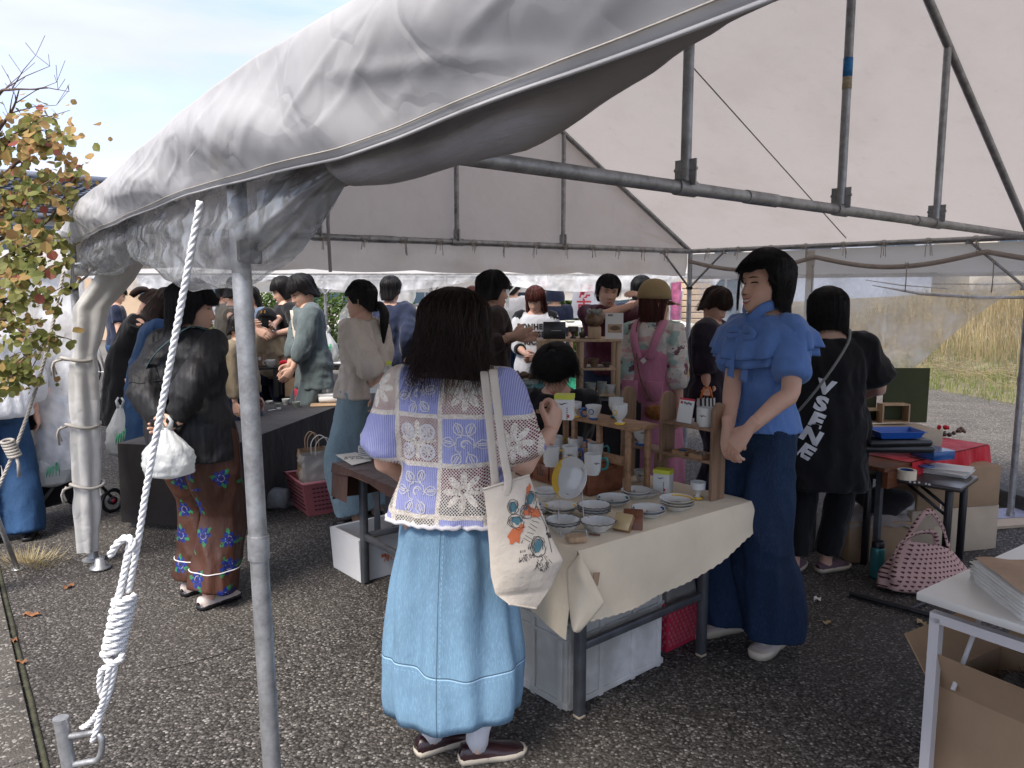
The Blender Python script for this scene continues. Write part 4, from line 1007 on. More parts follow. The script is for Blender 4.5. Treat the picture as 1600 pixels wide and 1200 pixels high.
m = M(); P, r_ = smoothpath([pt(106, 1151, 1.75), pt(130, 1148, 1.74), pt(148, 1145, 1.735), pt(158, 1152, 1.73), pt(159, 1172, 1.73), pt(152, 1187, 1.735), pt(135, 1191, 1.74), pt(112, 1195, 1.75)], [.0075]*8, 5); m.tube(P, r_, 10); m.build('hook', MT['steel'], stake)
# thinner guy rope on the left
rope2 = empty('guy_rope', (0, 0, 0), 0, 'thinner grey guy rope slanting left from the far-left tent pole', 'rope')
m = M(); twist_rope(m, [P0+Vector((0, -.06, -.24)), pt(70, 560, 4.0), pt(28, 690, 3.8), pt(-20, 800, 3.7)], .009, n=5); m.build('rope_line', MT['cord'], rope2)
m = M(); c = pt(22, 705, 3.78)
for k in range(6): q = c+Vector((-.006*k, 0, .014*k-.02)); m.tube([q+Vector((.026*math.cos(t), .026*math.sin(t), .006*math.sin(t))) for t in [2*PI*j/14 for j in range(14)]], .008, 6, closed=True)
m.tube([c, c+Vector((.03, -.02, -.06)), c+Vector((.02, -.01, -.13))], .008, 6); m.build('rope_coil', MT['cord'], rope2)
# leaning pipe at far left bottom
pp = empty('leaning_pipe', (0, 0, 0), 0, 'thin galvanised pipe leaning at the left edge over the gutter', 'pipe')
m = M(); m.tube([gp(28, 890)+up*.0, pt(-12, 790, 3.9)+up*.0], .013, 12); m.build('pipe_shaft', MT['steel'], pp); m = M(); q = gp(28, 890); m.lathe([(.03, 0), (.03, .006), (.015, .01)], (q.x, q.y, 0), 12); m.build('pipe_foot', MT['steel'], pp)

# ================================================================ NEIGHBOURING TENTS
MT['canvas_far'] = mk_canvas('neighbour tent canvas', (.82, .80, .77), .62, .4)
t2 = empty('marquee_tent', (0, 0, 0), 0, 'white market tent standing directly behind the gable end of the big one', 'tent')
def z_at(py, y): return CAM_H+(450-py)*y/FPX
y2 = 8.6; za = z_at(432, y2)
bar('eave_pipe', [Vector((-4.6, y2, za)), Vector((2.2, y2+.2, za))], .019, t2); bar('eave_pipe', [Vector((-4.6, y2+.7, za+.045)), Vector((2.2, y2+.9, za+.03))], .019, t2)
bar('eave_pipe', [Vector((-4.6, 12.6, za)), Vector((2.6, 13.0, za))], .019, t2)
for px in (673, 793): q = pt(px, 450, y2); pole(Vector((q.x, y2, za)), .019, parent=t2)
q = pt(508, 450, y2+.1); pole(Vector((q.x, y2+.1, za)), .019, parent=t2)
for px, o in ((508, 26), (508, -24), (793, 25), (793, -22), (673, 24)):
    q = pt(px, 460, y2); q2 = pt(px+o, 434, y2); bar('brace', [q, q2], .009, t2)
m = M(); m.grid(lambda u, v: Vector((lerp(-4.7, 2.4, u), lerp(y2-.08, 10.8, v), za+.03+v*.9-.03*math.sin(v*PI))), 30, 12); m.grid(lambda u, v: Vector((lerp(-4.7, 2.4, u), lerp(13.1, 10.8, v), za+.03+v*.9-.03*math.sin(v*PI))), 30, 12); m.build('roof', MT['canvas_far'], t2)
m = M(); m.grid(lambda u, v: Vector((lerp(-4.7, 2.4, u), y2-.10+.02*noise.noise(Vector((u*30, v, 0))), za+.02-(.02+.17*v)*(.35+.65*abs(math.sin(u*PI*3.1+.35)))*(1 if .02 < u < .98 else .4))), 130, 8); m.build('rolled_curtain', MT['vinyl_white'], t2)
m = M(); m.grid(lambda u, v: Vector((lerp(-4.7, 2.4, u), 12.9+.02*noise.noise(Vector((u*30, v, 0))), za+.02-.22*v)), 90, 5); m.build('rear_valance', MT['canvas_far'], t2)
m = M(); m.grid(lambda u, v: pt(lerp(540, 640, u)+10*math.sin(v*5), lerp(438, 500+40*math.sin(u*3), v), y2+.05+.05*math.sin(u*9)), 24, 14); m.build('hanging_vinyl', MT['vinyl_white'], t2)
# tent at left with long clear curtains
t3 = empty('marquee_tent', (0, 0, 0), 0, 'white tent with long clear vinyl curtains at the left edge behind the maple branches', 'tent')
def cur3(u, v):
    t = u; x = lerp(-4.9, -2.62, t); y = lerp(5.6, 4.75, t); z = lerp(1.80, lerp(.75, .42, t)-.25*math.sin(t*PI), v); w = .05*math.sin(t*26+v*2)+.06*noise.noise(Vector((t*8, v*2, 1)))
    return Vector((x-.10*v, y+w*(.4+v*.7), z))
m = M(); m.grid(cur3, 90, 40); m.build('clear_curtain', MT['vinyl_white'], t3)
m = M(); m.grid(lambda u, v: Vector((lerp(-5.6, -2.45, u), lerp(5.9, 4.62, u)-.05+lerp(0, 2.2, v), lerp(1.76, 1.80, u)+.12*v+.02*noise.noise(Vector((u*8, v*5, 0)))-.04*math.sin(v*PI))), 40, 20)
m.grid(lambda u, v: Vector((lerp(-5.6, -2.45, u), lerp(5.9, 4.62, u)-.06, lerp(1.76, 1.80, u)-.13*v-.03*v*math.sin(u*30))), 60, 5); m.build('roof', MT['canvas_far'], t3)
m = M(); m.grid(lambda u, v: Vector((lerp(-2.62, -2.46, v), lerp(4.75, 4.33, v)+.03*math.sin(u*20), lerp(1.9, .25, u))), 30, 8); m.build('clear_curtain', MT['vinyl_white'], t3)
bar('eave_pipe', [Vector((-5.6, 5.9, 1.77)), Vector((-2.5, 4.7, 1.9))], .019, t3); pole(Vector((-5.4, 5.9, 1.77)), .019, parent=t3)
# far tents at the right of the centre
t4 = empty('marquee_tent', (0, 0, 0), 0, 'distant white canopy tent behind the man in the maroon shirt', 'tent')
yy = 13.5; zq = z_at(455, yy)
m = M(); m.grid(lambda u, v: Vector((lerp(.4, 3.0, u), yy+v*1.8, zq+v*.55-.03*math.sin(u*PI*2)**2)), 16, 6); m.grid(lambda u, v: Vector((lerp(.4, 3.0, u), yy, zq-.14*v+.02*math.sin(u*20)*v)), 24, 3); m.build('roof', MT['canvas_far'], t4)
for x in (.45, 2.95): pole(Vector((x, yy, zq)), .019, parent=t4)
bar('eave_pipe', [Vector((.4, yy+.02, zq-.01)), Vector((3.0, yy+.02, zq-.01))], .018, t4)
for x in (.45, 2.95): pole(Vector((x, yy+1.8, zq+.5)), .019, parent=t4)
# ================================================================ BUILDINGS AND FAR THINGS
MT['tile'] = plain('grey clay roof tile', (.13, .14, .165), .45, .1, .35, 9, .003, 30)
MT['stucco'] = plain('cream stucco', (.48, .42, .35), .9, 0, .08, 3, .004, 50)
MT['siding'] = plain('tan siding board', (.50, .37, .25), .7, 0, .1, 2)
MT['offwhite'] = plain('pale wall panel', (.62, .58, .53), .8, 0, .06, 2)
MT['glass'] = plain('dark window glass', (.05, .08, .11), .06, 0, .2, 2)
MT['alu'] = plain('aluminium window frame', (.3, .3, .3), .4, .6, .05)
def window(parent, c, w, h, ax, nrm, panes=2):
    f = M(); t = .05
    for s in (-1, 1):
        f.tube([c+ax*s*w/2-up*h/2, c+ax*s*w/2+up*h/2], t/2, 4, phase=PI/4); f.tube([c-ax*w/2+up*s*h/2, c+ax*w/2+up*s*h/2], t/2, 4, phase=PI/4)
    for k in range(1, panes): f.tube([c+ax*(w*(k/panes-.5))-up*h/2, c+ax*(w*(k/panes-.5))+up*h/2], t/2.4, 4, phase=PI/4)
    o = f.build('window', MT['alu'], parent, smooth=False)
    for k in range(panes):
        a = c+ax*(w*(k/panes-.5)+.02); b = c+ax*(w*((k+1)/panes-.5)-.02); g = M(); q = nrm*-.01
        g.add([a-up*h/2+q, b-up*h/2+q, b+up*h/2+q, a+up*h/2+q, a-up*h/2+q-nrm*.02, b-up*h/2+q-nrm*.02, b+up*h/2+q-nrm*.02, a+up*h/2+q-nrm*.02], [(0, 1, 2, 3), (7, 6, 5, 4), (0, 4, 5, 1), (2, 6, 7, 3), (1, 5, 6, 2), (3, 7, 4, 0)]); g.build('pane', MT['glass'], o, smooth=False)
# house with the tiled roof, left
h1 = empty('house', (0, 0, 0), 0, 'two-storey cream house with dark grey tiled roof at upper left', 'house')
yH = 22.0; e0, e1 = pt(-60, 312, yH), pt(205, 345, yH*1.12); r0, r1 = pt(-60, 225, yH*1.18), pt(225, 292, yH*1.32)
r0 = Vector((r0.x, e0.y+3.4, e0.z+2.3)); ex = (e1-e0); ex.z = 0; e0.z = pt(60, 325, yH).z; e1 = e0+ex.normalized()*9.5; r0 = e0+Vector((0, 3.6, 1.3)); r1 = e1+Vector((0, 3.6, 1.3))
e0 -= ex.normalized()*8; r0 -= ex.normalized()*8
m = M(); m.add([e0, e1, r1, r0, e0+Vector((0, 7.2, 0)), e1+Vector((0, 7.2, 0))], [(0, 1, 2, 3), (3, 2, 5, 4)]); m.build('roof_deck', MT['tile'], h1, smooth=False)
m = M(); L = (e1-e0).length; ux = (e1-e0).normalized(); vv = (r0-e0); sl = vv.length; vv.normalize(); nn = ux.cross(vv).normalized(); nn = nn if nn.z > 0 else -nn
nr = 17; nc = 60
for j in range(nr):
    for i in range(nc):
        a = e0+ux*(L*i/nc)+vv*(sl*j/nr)+nn*.02; w = ux*(L/nc*.97); hh = vv*(sl/nr*1.05)
        c_ = a+w*.5+nn*.05; m.add([a+nn*.05, a+w*.35+nn*.02, a+w*.7+nn*.05, a+w+nn*.10, a+hh, a+w*.35+hh-nn*.01, a+w*.7+hh+nn*.01, a+w+hh+nn*.05, a, a+w*.5-nn*.01, a+w], [(0, 1, 5, 4), (1, 2, 6, 5), (2, 3, 7, 6), (8, 9, 1, 0), (9, 10, 3, 2, 1)])
m.build('roof_tiles', MT['tile'], h1, smooth=False, kind='stuff')
m = M(); m.tube([r0+up*.08, r1+up*.08], .14, 8); m.build('ridge_tiles', MT['tile'], h1)
m = M(); m.tube([e0-up*.12, e1-up*.12], .11, 6, phase=PI/6); m.build('gutter', MT['tile'], h1)
wl = M(); c = (e0+e1)/2+Vector((0, .9+2.7, 0)); wl.box((c.x, c.y+.0, e0.z/2-.2), (L-1.6, 5.4, e0.z-.4+.5), math.atan2(ux.y, ux.x)); wl.build('wall', MT['stucco'], h1, smooth=False)
nrm = Vector((ux.y, -ux.x, 0)); nrm = nrm if nrm.y < 0 else -nrm
fc = (e0+e1)/2+Vector((0, .9+2.7, 0))+nrm*2.72
for t in (2.2, -1.5, -5.0): window(h1, Vector((fc.x, fc.y, e0.z-.95))+ux*t, 1.7, 1.15, ux, nrm, 2); window(h1, Vector((fc.x, fc.y, 1.8))+ux*t, 1.7, 1.4, ux, nrm, 2)
# brick/siding building behind the right tent corner
h2 = empty('building', (0, 0, 0), 0, 'tan building with horizontal siding seen past the far tent pole beside the capped woman', 'building')
a = pt(1078, 450, 15); b = pt(1112, 450, 15); x0, x1 = a.x-.3, b.x
m = M(); m.box(((x0+x1)/2, 17.4, 2.5), (x1-x0, 4.6, 5)); m.build('wall', MT['siding'], h2, smooth=False)
m = M()
for k in range(40): m.box(((x0+x1)/2, 15.07, .1+k*.115), (x1-x0+.02, .04, .1), 0, bev=.012)
m.build('siding_boards', MT['siding'], h2, smooth=False, kind='stuff')
m = M(); m.box((x1+.7, 17.6, 2.5), (1.4, 4.6, 5)); m.build('wall', MT['offwhite'], h2, smooth=False)
for z in (1.1, 2.6): window(h2, Vector((x1+.35, 15.28, z)), .6, 1.3, Vector((1, 0, 0)), Vector((0, -1, 0)), 2)
m = M(); m.box(((x0+x1)/2+.5, 17.2, 5.15), (x1-x0+2.4, 5.6, .3)); m.build('roof', MT['tile'], h2, smooth=False)
# long pale building across the middle
h3 = empty('building', (0, 0, 0), 0, 'long low pale building behind the centre of the market, with grey plinth', 'building')
m = M(); m.box((-3.4, 21.6, 2.1), (6.4, 4, 3.0)); m.build('wall', MT['offwhite'], h3, smooth=False)
m = M(); m.box((-3.4, 21.58, .3), (6.5, 4.05, .62)); m.build('plinth', plain('grey plinth', (.2, .2, .21), .9), h3, smooth=False)
for x in (-5.2, -4.3, -2.2, -.9): window(h3, Vector((x, 19.57, 1.75)), .75, 1.2, Vector((1, 0, 0)), Vector((0, -1, 0)), 2)
m = M(); m.box((-3.4, 21.6, 3.75), (7.0, 4.8, .3)); m.build('roof', MT['tile'], h3, smooth=False)
h4 = empty('building', (0, 0, 0), 0, 'cream building with green-framed windows above the hedge at left of centre', 'building')
m = M(); m.box((-9.8, 25, 1.45), (6.0, 4, 2.9)); m.build('wall', MT['siding'], h4, smooth=False)
for x in (-12, -10.6, -9.1, -7.7): window(h4, Vector((x, 22.97, 1.9)), .9, 1.2, Vector((1, 0, 0)), Vector((0, -1, 0)), 2)
m = M(); m.box((-9.8, 25, 3.0), (6.6, 4.8, .2)); m.build('roof', MT['tile'], h4, smooth=False)
h5 = empty('building', (0, 0, 0), 0, 'dark-fronted building with shutters behind the red-haired woman', 'building')
m = M(); m.box((2.3, 23, 2.2), (5.0, 4, 4.4)); m.build('wall', plain('dark brown wall', (.11, .09, .075), .8, 0, .2, 2), h5, smooth=False)
for x in (.6, 1.9, 3.2, 4.3): window(h5, Vector((x, 20.97, 1.6)), 1.0, 1.7, Vector((1, 0, 0)), Vector((0, -1, 0)), 2)
m = M(); m.box((2.3, 23, 4.5), (5.6, 4.8, .3)); m.build('roof', MT['tile'], h5, smooth=False)
# houses beyond the bank, hazy through the vinyl
for i, (x, y, w, hh, col, lb) in enumerate(((10.5, 26, 5, 4.6, (.3, .33, .4), 'pale blue-grey house beyond the reed bank, behind the bobbed woman in black'), (17.5, 27, 5.5, 4.4, (.5, .46, .4), 'cream house beyond the reed bank, right of the blue-grey one'), (24, 25, 4, 4.8, (.25, .28, .33), 'slate-coloured house beyond the reed bank at the right edge'))):
    h = empty('house', (x, y, 0), 0, lb, 'house', 'houses beyond the reed bank')
    m = M(); m.box((0, 0, hh/2), (w, 4, hh)); m.build('wall', plain('house wall', col, .8), h, smooth=False)
    m = M(); m.prism([(-2.4, 0), (2.4, 0), (0, 1.3)], w+.6, Matrix.Translation((-w/2-.3, 0, hh)) @ Matrix.Rotation(PI/2, 4, 'Z') @ Matrix.Rotation(PI/2, 4, 'X')); m.build('roof', MT['tile'], h, smooth=False)
    for t in (-1.3, 1.3): window(h, Vector((t, -2.03, 3.3)), 1.2, 1.0, Vector((1, 0, 0)), Vector((0, -1, 0)), 2)
# hedge and shrubs
MT['hedge'] = leafmat('hedge leaves', (.035, .07, .015), (.07, .12, .025), (.14, .19, .05), 6)
def leafmass(name, mat, box, n, size, label, cat, stem=True):
    r = random.Random(len(label)); root = empty(name, (box[0], box[1], 0), 0, label, cat); m = M(); sx, sy, z0, z1 = box[2:]
    for _ in range(n):
        p = Vector((r.gauss(0, .42)*sx, r.gauss(0, .42)*sy, r.uniform(z0, z1)+.08*math.sin(r.random()*9))); p.x = max(-sx, min(sx, p.x))
        d = Vector((r.gauss(0, 1), r.gauss(0, 1), r.gauss(0, 1))).normalized(); e = d.orthogonal().normalized(); f = d.cross(e); s = size*r.uniform(.6, 1.3)
        m.add([p-e*s, p+f*s*.5, p+e*s, p-f*s*.5], [(0, 1, 2, 3)])
    m.build('foliage', MT[mat], root, smooth=False, kind='stuff')
    m = M()
    for k in range(5): x = (k-2)*sx*.35; m.tube([(x, 0, 0), (x*1.1, .05, z1*.7)], .03, 6)
    m.build('stem', plain('shrub stem', (.08, .055, .035), .9), root); return root
leafmass('hedge', 'hedge', (-4.6, 15.5, 2.6, .5, .2, 1.42), 9000, .05, 'clipped green hedge behind the group on the left of centre', 'hedge')
leafmass('shrub', 'hedge', (-1.2, 17.2, .55, .4, .2, 1.9), 2200, .06, 'green shrub above the head of the main woman in front of pale wall', 'shrub')
leafmass('shrub', 'hedge', (1.2, 16.5, .5, .4, .2, 2.0), 2200, .06, 'green shrub behind the white banner and the red-haired woman', 'shrub')
# ---- maple at left
MT['bark'] = plain('twig bark', (.10, .065, .05), .9, 0, .3, 30, .003, 60)
def mk_leaf(name, a, b, c):
    m = Mat(name, a, .6, spec=.3); m.color(m.ramp(m.noise(7, 4, .6), [(.32, a), (.5, b), (.68, c)])); m.translucent(.35); return m.m
MT['leafA'] = mk_leaf('yellow green leaf', (.09, .12, .025), (.20, .20, .055), (.27, .235, .085)); MT['leafB'] = mk_leaf('orange leaf', (.34, .26, .08), (.38, .24, .09), (.3, .16, .07)); MT['leafC'] = mk_leaf('red leaf', (.26, .06, .05), (.3, .09, .06), (.36, .16, .08))
tree = empty('autumn_tree', (-3.3, 3.7, 0), 0, 'small tree with yellow, orange and green autumn leaves at the left edge', 'tree')
T0 = Vector((-3.3, 3.7, 0)); tr = random.Random(12)
tips = []
m = M(); tb = pt(-70, 700, 3.7); tk = [Vector((tb.x-.05, 3.7, 0)), Vector((tb.x, 3.7, .8)), pt(-60, 520, 3.7), pt(-50, 300, 3.6), pt(-35, 200, 3.55)]; P, Q = smoothpath(tk, [.05, .042, .034, .024, .012], 5); m.tube([p-T0 for p in P], Q, 10); m.build('trunk', MT['bark'], tree)
limbs = [((-52, 330), (20, 260), (60, 225), (98, 205)), ((-50, 300), (10, 230), (40, 190), (70, 165)), ((-55, 400), (30, 360), (75, 345), (125, 262)), ((-50, 350), (20, 320), (70, 290), (118, 258)), ((-60, 450), (10, 400), (40, 385), (70, 370)), ((-60, 430), (20, 420), (50, 400), (60, 380)),
         ((-60, 520), (5, 470), (40, 462), (72, 468)), ((-60, 540), (0, 500), (30, 515), (55, 521)), ((-60, 600), (-10, 560), (20, 585), (48, 578)), ((-45, 260), (0, 200), (20, 170), (30, 140)), ((-48, 280), (-20, 240), (10, 215), (45, 200)), ((-60, 480), (-20, 440), (20, 440), (60, 430)), ((-58, 620), (-20, 590), (5, 585), (20, 590)), ((-60, 380), (0, 330), (30, 300), (60, 300)), ((-40, 220), (-5, 150), (18, 140), (60, 140))]
m = M(); lm = [M(), M(), M()]
def leaf(p, s, k):
    d = Vector((tr.gauss(0, .6), tr.gauss(0, .6)-.4, tr.gauss(0, .5)-.5)).normalized(); n_ = Vector((tr.gauss(0, .5), -1+tr.gauss(0, .4), tr.gauss(.4, .5))); n_ = (n_-d*n_.dot(d)).normalized(); w = d.cross(n_)
    o = [(0, 0), (.28, .42), (.62, .5), (.82, .3), (1, 0), (.82, -.3), (.62, -.5), (.28, -.42)]; c = tr.uniform(.1, .35)
    vs = [p+d*(x*s)+w*(y*s*.9)+n_*(c*abs(y)*s) for x, y in o]+[p+d*s*.5-n_*.0*s]; lm[k].add(vs, [(0, 1, 8), (1, 2, 8), (2, 3, 8), (3, 4, 8), (4, 5, 8), (5, 6, 8), (6, 7, 8), (7, 0, 8)])
for li, l in enumerate(limbs):
    y0 = tr.uniform(3.2, 3.95); pts = [pt(*q, lerp(3.65, y0, i/3)) for i, q in enumerate(l)]; P, Q = smoothpath(pts, [.012, .008, .005, .002], 8); m.tube([p-T0 for p in P], Q, 6, cap=False)
    top = li in (9, 14)
    for _ in range(6):
        i = tr.randrange(6, len(P)); a = P[i]; b = a+Vector((tr.uniform(-.02, .16), tr.uniform(-.15, .15), tr.uniform(-.05, .16)))*(1 if not top else 1.3); m.tube([a-T0, a.lerp(b, .5)-T0+Vector((0, 0, .01)), b-T0], [.003, .002, .0012], 4, cap=False)
        if top: 
            for _k in range(2): c = b+Vector((tr.uniform(-.06, .08), 0, tr.uniform(.02, .1))); m.tube([b-T0, c-T0], .0012, 4, cap=False)
        else:
            for _k in range(9):
                q = a.lerp(b, tr.random()*1.1); h = q.z; pr = (.45, .50, .05) if h > 2.0 else ((.76, .22, .02) if h > 1.75 else (.78, .2, .02)); k = tr.choices((0, 1, 2), pr)[0]; leaf(q-T0, tr.uniform(.022, .052), k)
    if not top:
        for _ in range(76):
            i = tr.randrange(5, len(P)); q = P[i]+Vector((tr.gauss(0, .055), tr.gauss(0, .11), tr.gauss(-.01, .05))); h = q.z; pr = (.42, .53, .05) if h > 2.0 else ((.75, .23, .02) if h > 1.75 else (.8, .18, .02)); leaf(q-T0, tr.uniform(.022, .058), tr.choices((0, 1, 2), pr)[0])
m.build('branches', MT['bark'], tree)
cr = empty('crown', (0, 0, 0)); cr.parent = tree
for k, a in enumerate(('leafA', 'leafB', 'leafC')): lm[k].build('leaves', MT[a], cr, smooth=False, kind='stuff')
# bicycle far left
bk = empty('bicycle', pt(172, 505, 11.5), 0, 'silver city bicycle parked beyond the woman in the black dress', 'bicycle'); bk.location.z = 0
for i, x in enumerate((-.5, .5)):
    m = M(); m.tube([(x+.33*math.cos(a), 0, .34+.33*math.sin(a)) for a in [2*PI*k/28 for k in range(28)]], .016, 6, closed=True); w = m.build('wheel', MT['black_plastic'], bk)
    m = M(); [m.tube([(x, 0, .34), (x+.32*math.cos(2*PI*k/14), 0, .34+.32*math.sin(2*PI*k/14))], .003, 4) for k in range(14)]; m.build('spokes', MT['steel'], w)
m = M(); [m.tube(q, .016, 8) for q in ([(-.5, 0, .34), (-.1, 0, .3), (.35, 0, .8), (.5, 0, .34)], [(-.1, 0, .3), (-.22, 0, .85)], [(-.5, 0, .34), (-.2, 0, .75)], [(.35, 0, .8), (.32, 0, 1.02)])]; m.build('frame', MT['steel'], bk)
m = M(); m.tube([(-.36, 0, .88), (-.1, 0, .9)], [(.03, .09), (.02, .03)], 10, up=(0, 0, 1)); m.build('saddle', MT['black_plastic'], bk)
m = M(); m.tube([(.2, -.25, 1.05), (.33, -.1, 1.04), (.33, .1, 1.04), (.2, .25, 1.05)], .013, 8); m.build('handlebar', MT['steel'], bk)
m = M()
for z in (.78, .86, .94, 1.02): m.tube([(.45, -.18, z), (.75, -.2, z), (.75, .2, z), (.45, .18, z)], .006, 5, closed=True)
for x, y in ((.45, -.18), (.6, -.19), (.75, -.2), (.75, 0), (.75, .2), (.6, .19), (.45, .18)): m.tube([(x, y, .78), (x, y, 1.02)], .005, 5)
m.build('basket', MT['steel'], bk)
bk.rotation_euler.z = .4
# white banner with two characters, leaning A-frame
bn = empty('banner', (0, 0, 0), 0, 'white banner board with two red characters standing behind the man in maroon', 'banner')
yb = 9.5; cs = [pt(902, 443, yb), pt(938, 443, yb), pt(930, 498, yb), pt(888, 498, yb)]
ce = [pt(897, 443, yb+.1), pt(945, 443, yb+.1), pt(940, 497, yb), pt(891, 497, yb)]; m = M(); th = Vector((0, .02, 0)); m.add(ce+[c+th for c in ce], [(0, 1, 2, 3), (7, 6, 5, 4), (0, 4, 5, 1), (1, 5, 6, 2), (2, 6, 7, 3), (3, 7, 4, 0)]); m.build('board', plain('white banner sheet', (.62, .67, .75), .6, 0, .02), bn, smooth=False)
for ch, px, py in (('房', 916, 456), ('市', 912, 480)):
    c = pt(px, py, yb); t = text_mesh(ch, .19, (1, 1), .001, bold=.004); mt = Matrix.Translation(c-Vector((0, .03, 0))) @ Matrix.Rotation(PI/2, 4, 'X'); M().join(t, mt).build('lettering', MT['ink_red'], bn, smooth=False)
m = M(); [m.tube([Vector((x, yb+.25, 0)), Vector((x, yb+.1, 1.6))], .015, 8) for x in (cs[0].x+.05, cs[1].x-.02)]; m.build('stand', MT['steel'], bn)
# pink flags
for i, (px, py, w, h, y, lb, mt_) in enumerate(((1056, 470, 14, 60, 9, 'pink printed flag hanging behind the capped woman', 'pinkflag'), (852, 438, 9, 22, 10, 'small red and white flag above the hooded person', 'redflag'), (1062, 540, 12, 60, 8.5, 'green and yellow cloth hanging beside the gathered tent curtain', 'greenflag'))):
    if mt_ not in MT: MT[mt_] = plain(mt_, {'pinkflag': (.62, .2, .36), 'redflag': (.6, .08, .12), 'greenflag': (.1, .36, .16)}[mt_], .8, 0, .45, 14)
    a = pt(px-w/2, py-h/2, y); b = pt(px+w/2, py+h/2, y); m = M(); m.grid(lambda u, v: Vector((lerp(a.x, b.x, u), y+.02*math.sin(u*6), lerp(a.z, b.z, v))), 10, 8); fl = empty('flag', (0, 0, 0), 0, lb, 'flag'); m.build('cloth', MT[mt_], fl)
    m = M(); m.tube([(a.x-.01, y, 0), (a.x-.01, y, a.z+.05)], .012, 6); m.build('pole', MT['steel'], fl)
# ================================================================ TABLES AND GOODS
TZt = .68
aV = Vector((.785, .62, 0)).normalized(); bV = Vector((-aV.y, aV.x, 0)); ANG = math.atan2(aV.y, aV.x)
N0 = gp(903, 862, TZt)
def T(a, b, z=0): return Vector((N0.x, N0.y, 0))+aV*a+bV*b+up*z
# white-cloth table
tb = empty('display_table', (0, 0, 0), 0, 'steel-legged display table covered with a cream cloth, full of porcelain', 'table')
m = M(); c = T(.49, .50, TZt-.018); m.box(c, (.94, .98, .03), ANG); m.build('tabletop', MT['ply'], tb, smooth=False)
lg = [gp(905, 1120), gp(1095, 1024)]; lg += [p+bV*.86 for p in lg]
def leg_sq(m, p, top, w=.034): m.box((p.x, p.y, (top+.01)/2), (w, w, top-.01), ANG, bev=.0015)
for p in lg:
    m = M(); leg_sq(m, p, TZt-.03); l = m.build('leg', MT['steel_leg'], tb, auto=40); m = M(); m.box((p.x, p.y, .006), (.036, .036, .012), ANG, bev=.003); m.build('foot_cap', MT['card_lt'], l)
def rail(p, q, z, w=.028): m = M(); d = q-p; c = (p+q)/2; m.box((c.x, c.y, z), (d.length-.034, .02, w), math.atan2(d.y, d.x), bev=.0015); return m
rail(lg[0], lg[1], .27).build('brace_rail', MT['steel_leg'], tb, auto=40); rail(lg[2], lg[3], .27).build('brace_rail', MT['steel_leg'], tb, auto=40)
for i, j in ((0, 1), (0, 2), (1, 3)): rail(lg[i], lg[j], TZt-.05).build('apron', MT['steel_leg'], tb, auto=40)
# cream cloth: top, then the falling sides
m = M(); AL, BL = .985, 1.02
def drop_(s): return .235+.02*math.sin(s*5)-.10*sstep(.55, 1.05, s)
m.grid(lambda u, v: T(AL*u, BL*v, TZt+.003+.0015*noise.noise(Vector((u*7, v*7, 0)))), 40, 40)
m.grid(lambda u, v: T(AL*u-.0*v, -.012*math.sin(min(1, v*3)*PI/2)-.02*v-.016*v*math.sin(u*8+1)-.012*v*noise.noise(Vector((u*6, v*2, 0))), TZt+.003-drop_(u)*v+.003*math.sin(u*160)*(v > .97)), 90, 14, flip=True)
m.grid(lambda u, v: T(AL+.01*math.sin(min(1, v*3)*PI/2)+.02*v*math.sin(u*7), BL*u, TZt+.003-.16*v), 30, 8, flip=True)
m.grid(lambda u, v: T(-.012*math.sin(min(1, v*3)*PI/2)-.02*v-.02*v*math.sin(u*9+1.5), BL*u, TZt+.003-(.30-.04*math.sin(u*4))*v), 40, 10)
m.grid(lambda u, v: T(AL*u, BL+.015*v, TZt+.003-.15*v), 10, 5)
cl = m.build('tablecloth', MT['creamcloth']); tag(cl, 'cream cotton cloth with pinked edge draped over the porcelain table', 'tablecloth')
m = M()      # corner fold that hangs in a point
A_ = T(-.004, -.012, TZt+.003); tipp = pt(905, 985, A_.y-.03); Lc = pt(870, 905, A_.y+.03); Rc = pt(945, 940, A_.y-.01)
def cf(u, v):
    tl = A_.lerp(Lc, v) if v < .55 else (A_.lerp(Lc, .55)).lerp(pt(884, 962, A_.y+.01), (v-.55)/.45); r = A_.lerp(Rc, min(1, v/.62)) if v < .62 else Rc.lerp(tipp, (v-.62)/.38)
    if v > .62: tl = tl.lerp(tipp, (v-.62)/.38*.4)
    return tl.lerp(r, u)+Vector((-.3, -1, 0))*(.028*math.sin(u*PI)*min(1, v*2.5))-Vector((0, .012, 0))
m.grid(cf, 16, 24); cfo = m.build('corner_fold', MT['creamcloth'], cl); md = cfo.modifiers.new('thick', 'SOLIDIFY'); md.thickness = .0015
m = M(); p = pt(931, 905, A_.y-.005); m.box(p, (.028, .003, .045), ANG+.1, rot=(Matrix.Rotation(ANG, 3, 'Z') @ Matrix.Rotation(.2, 3, 'Y'))); tag(m.build('paper_tag', MT['kraft'], smooth=False), 'brown kraft tag hanging on the cream cloth front near its corner', 'tag')
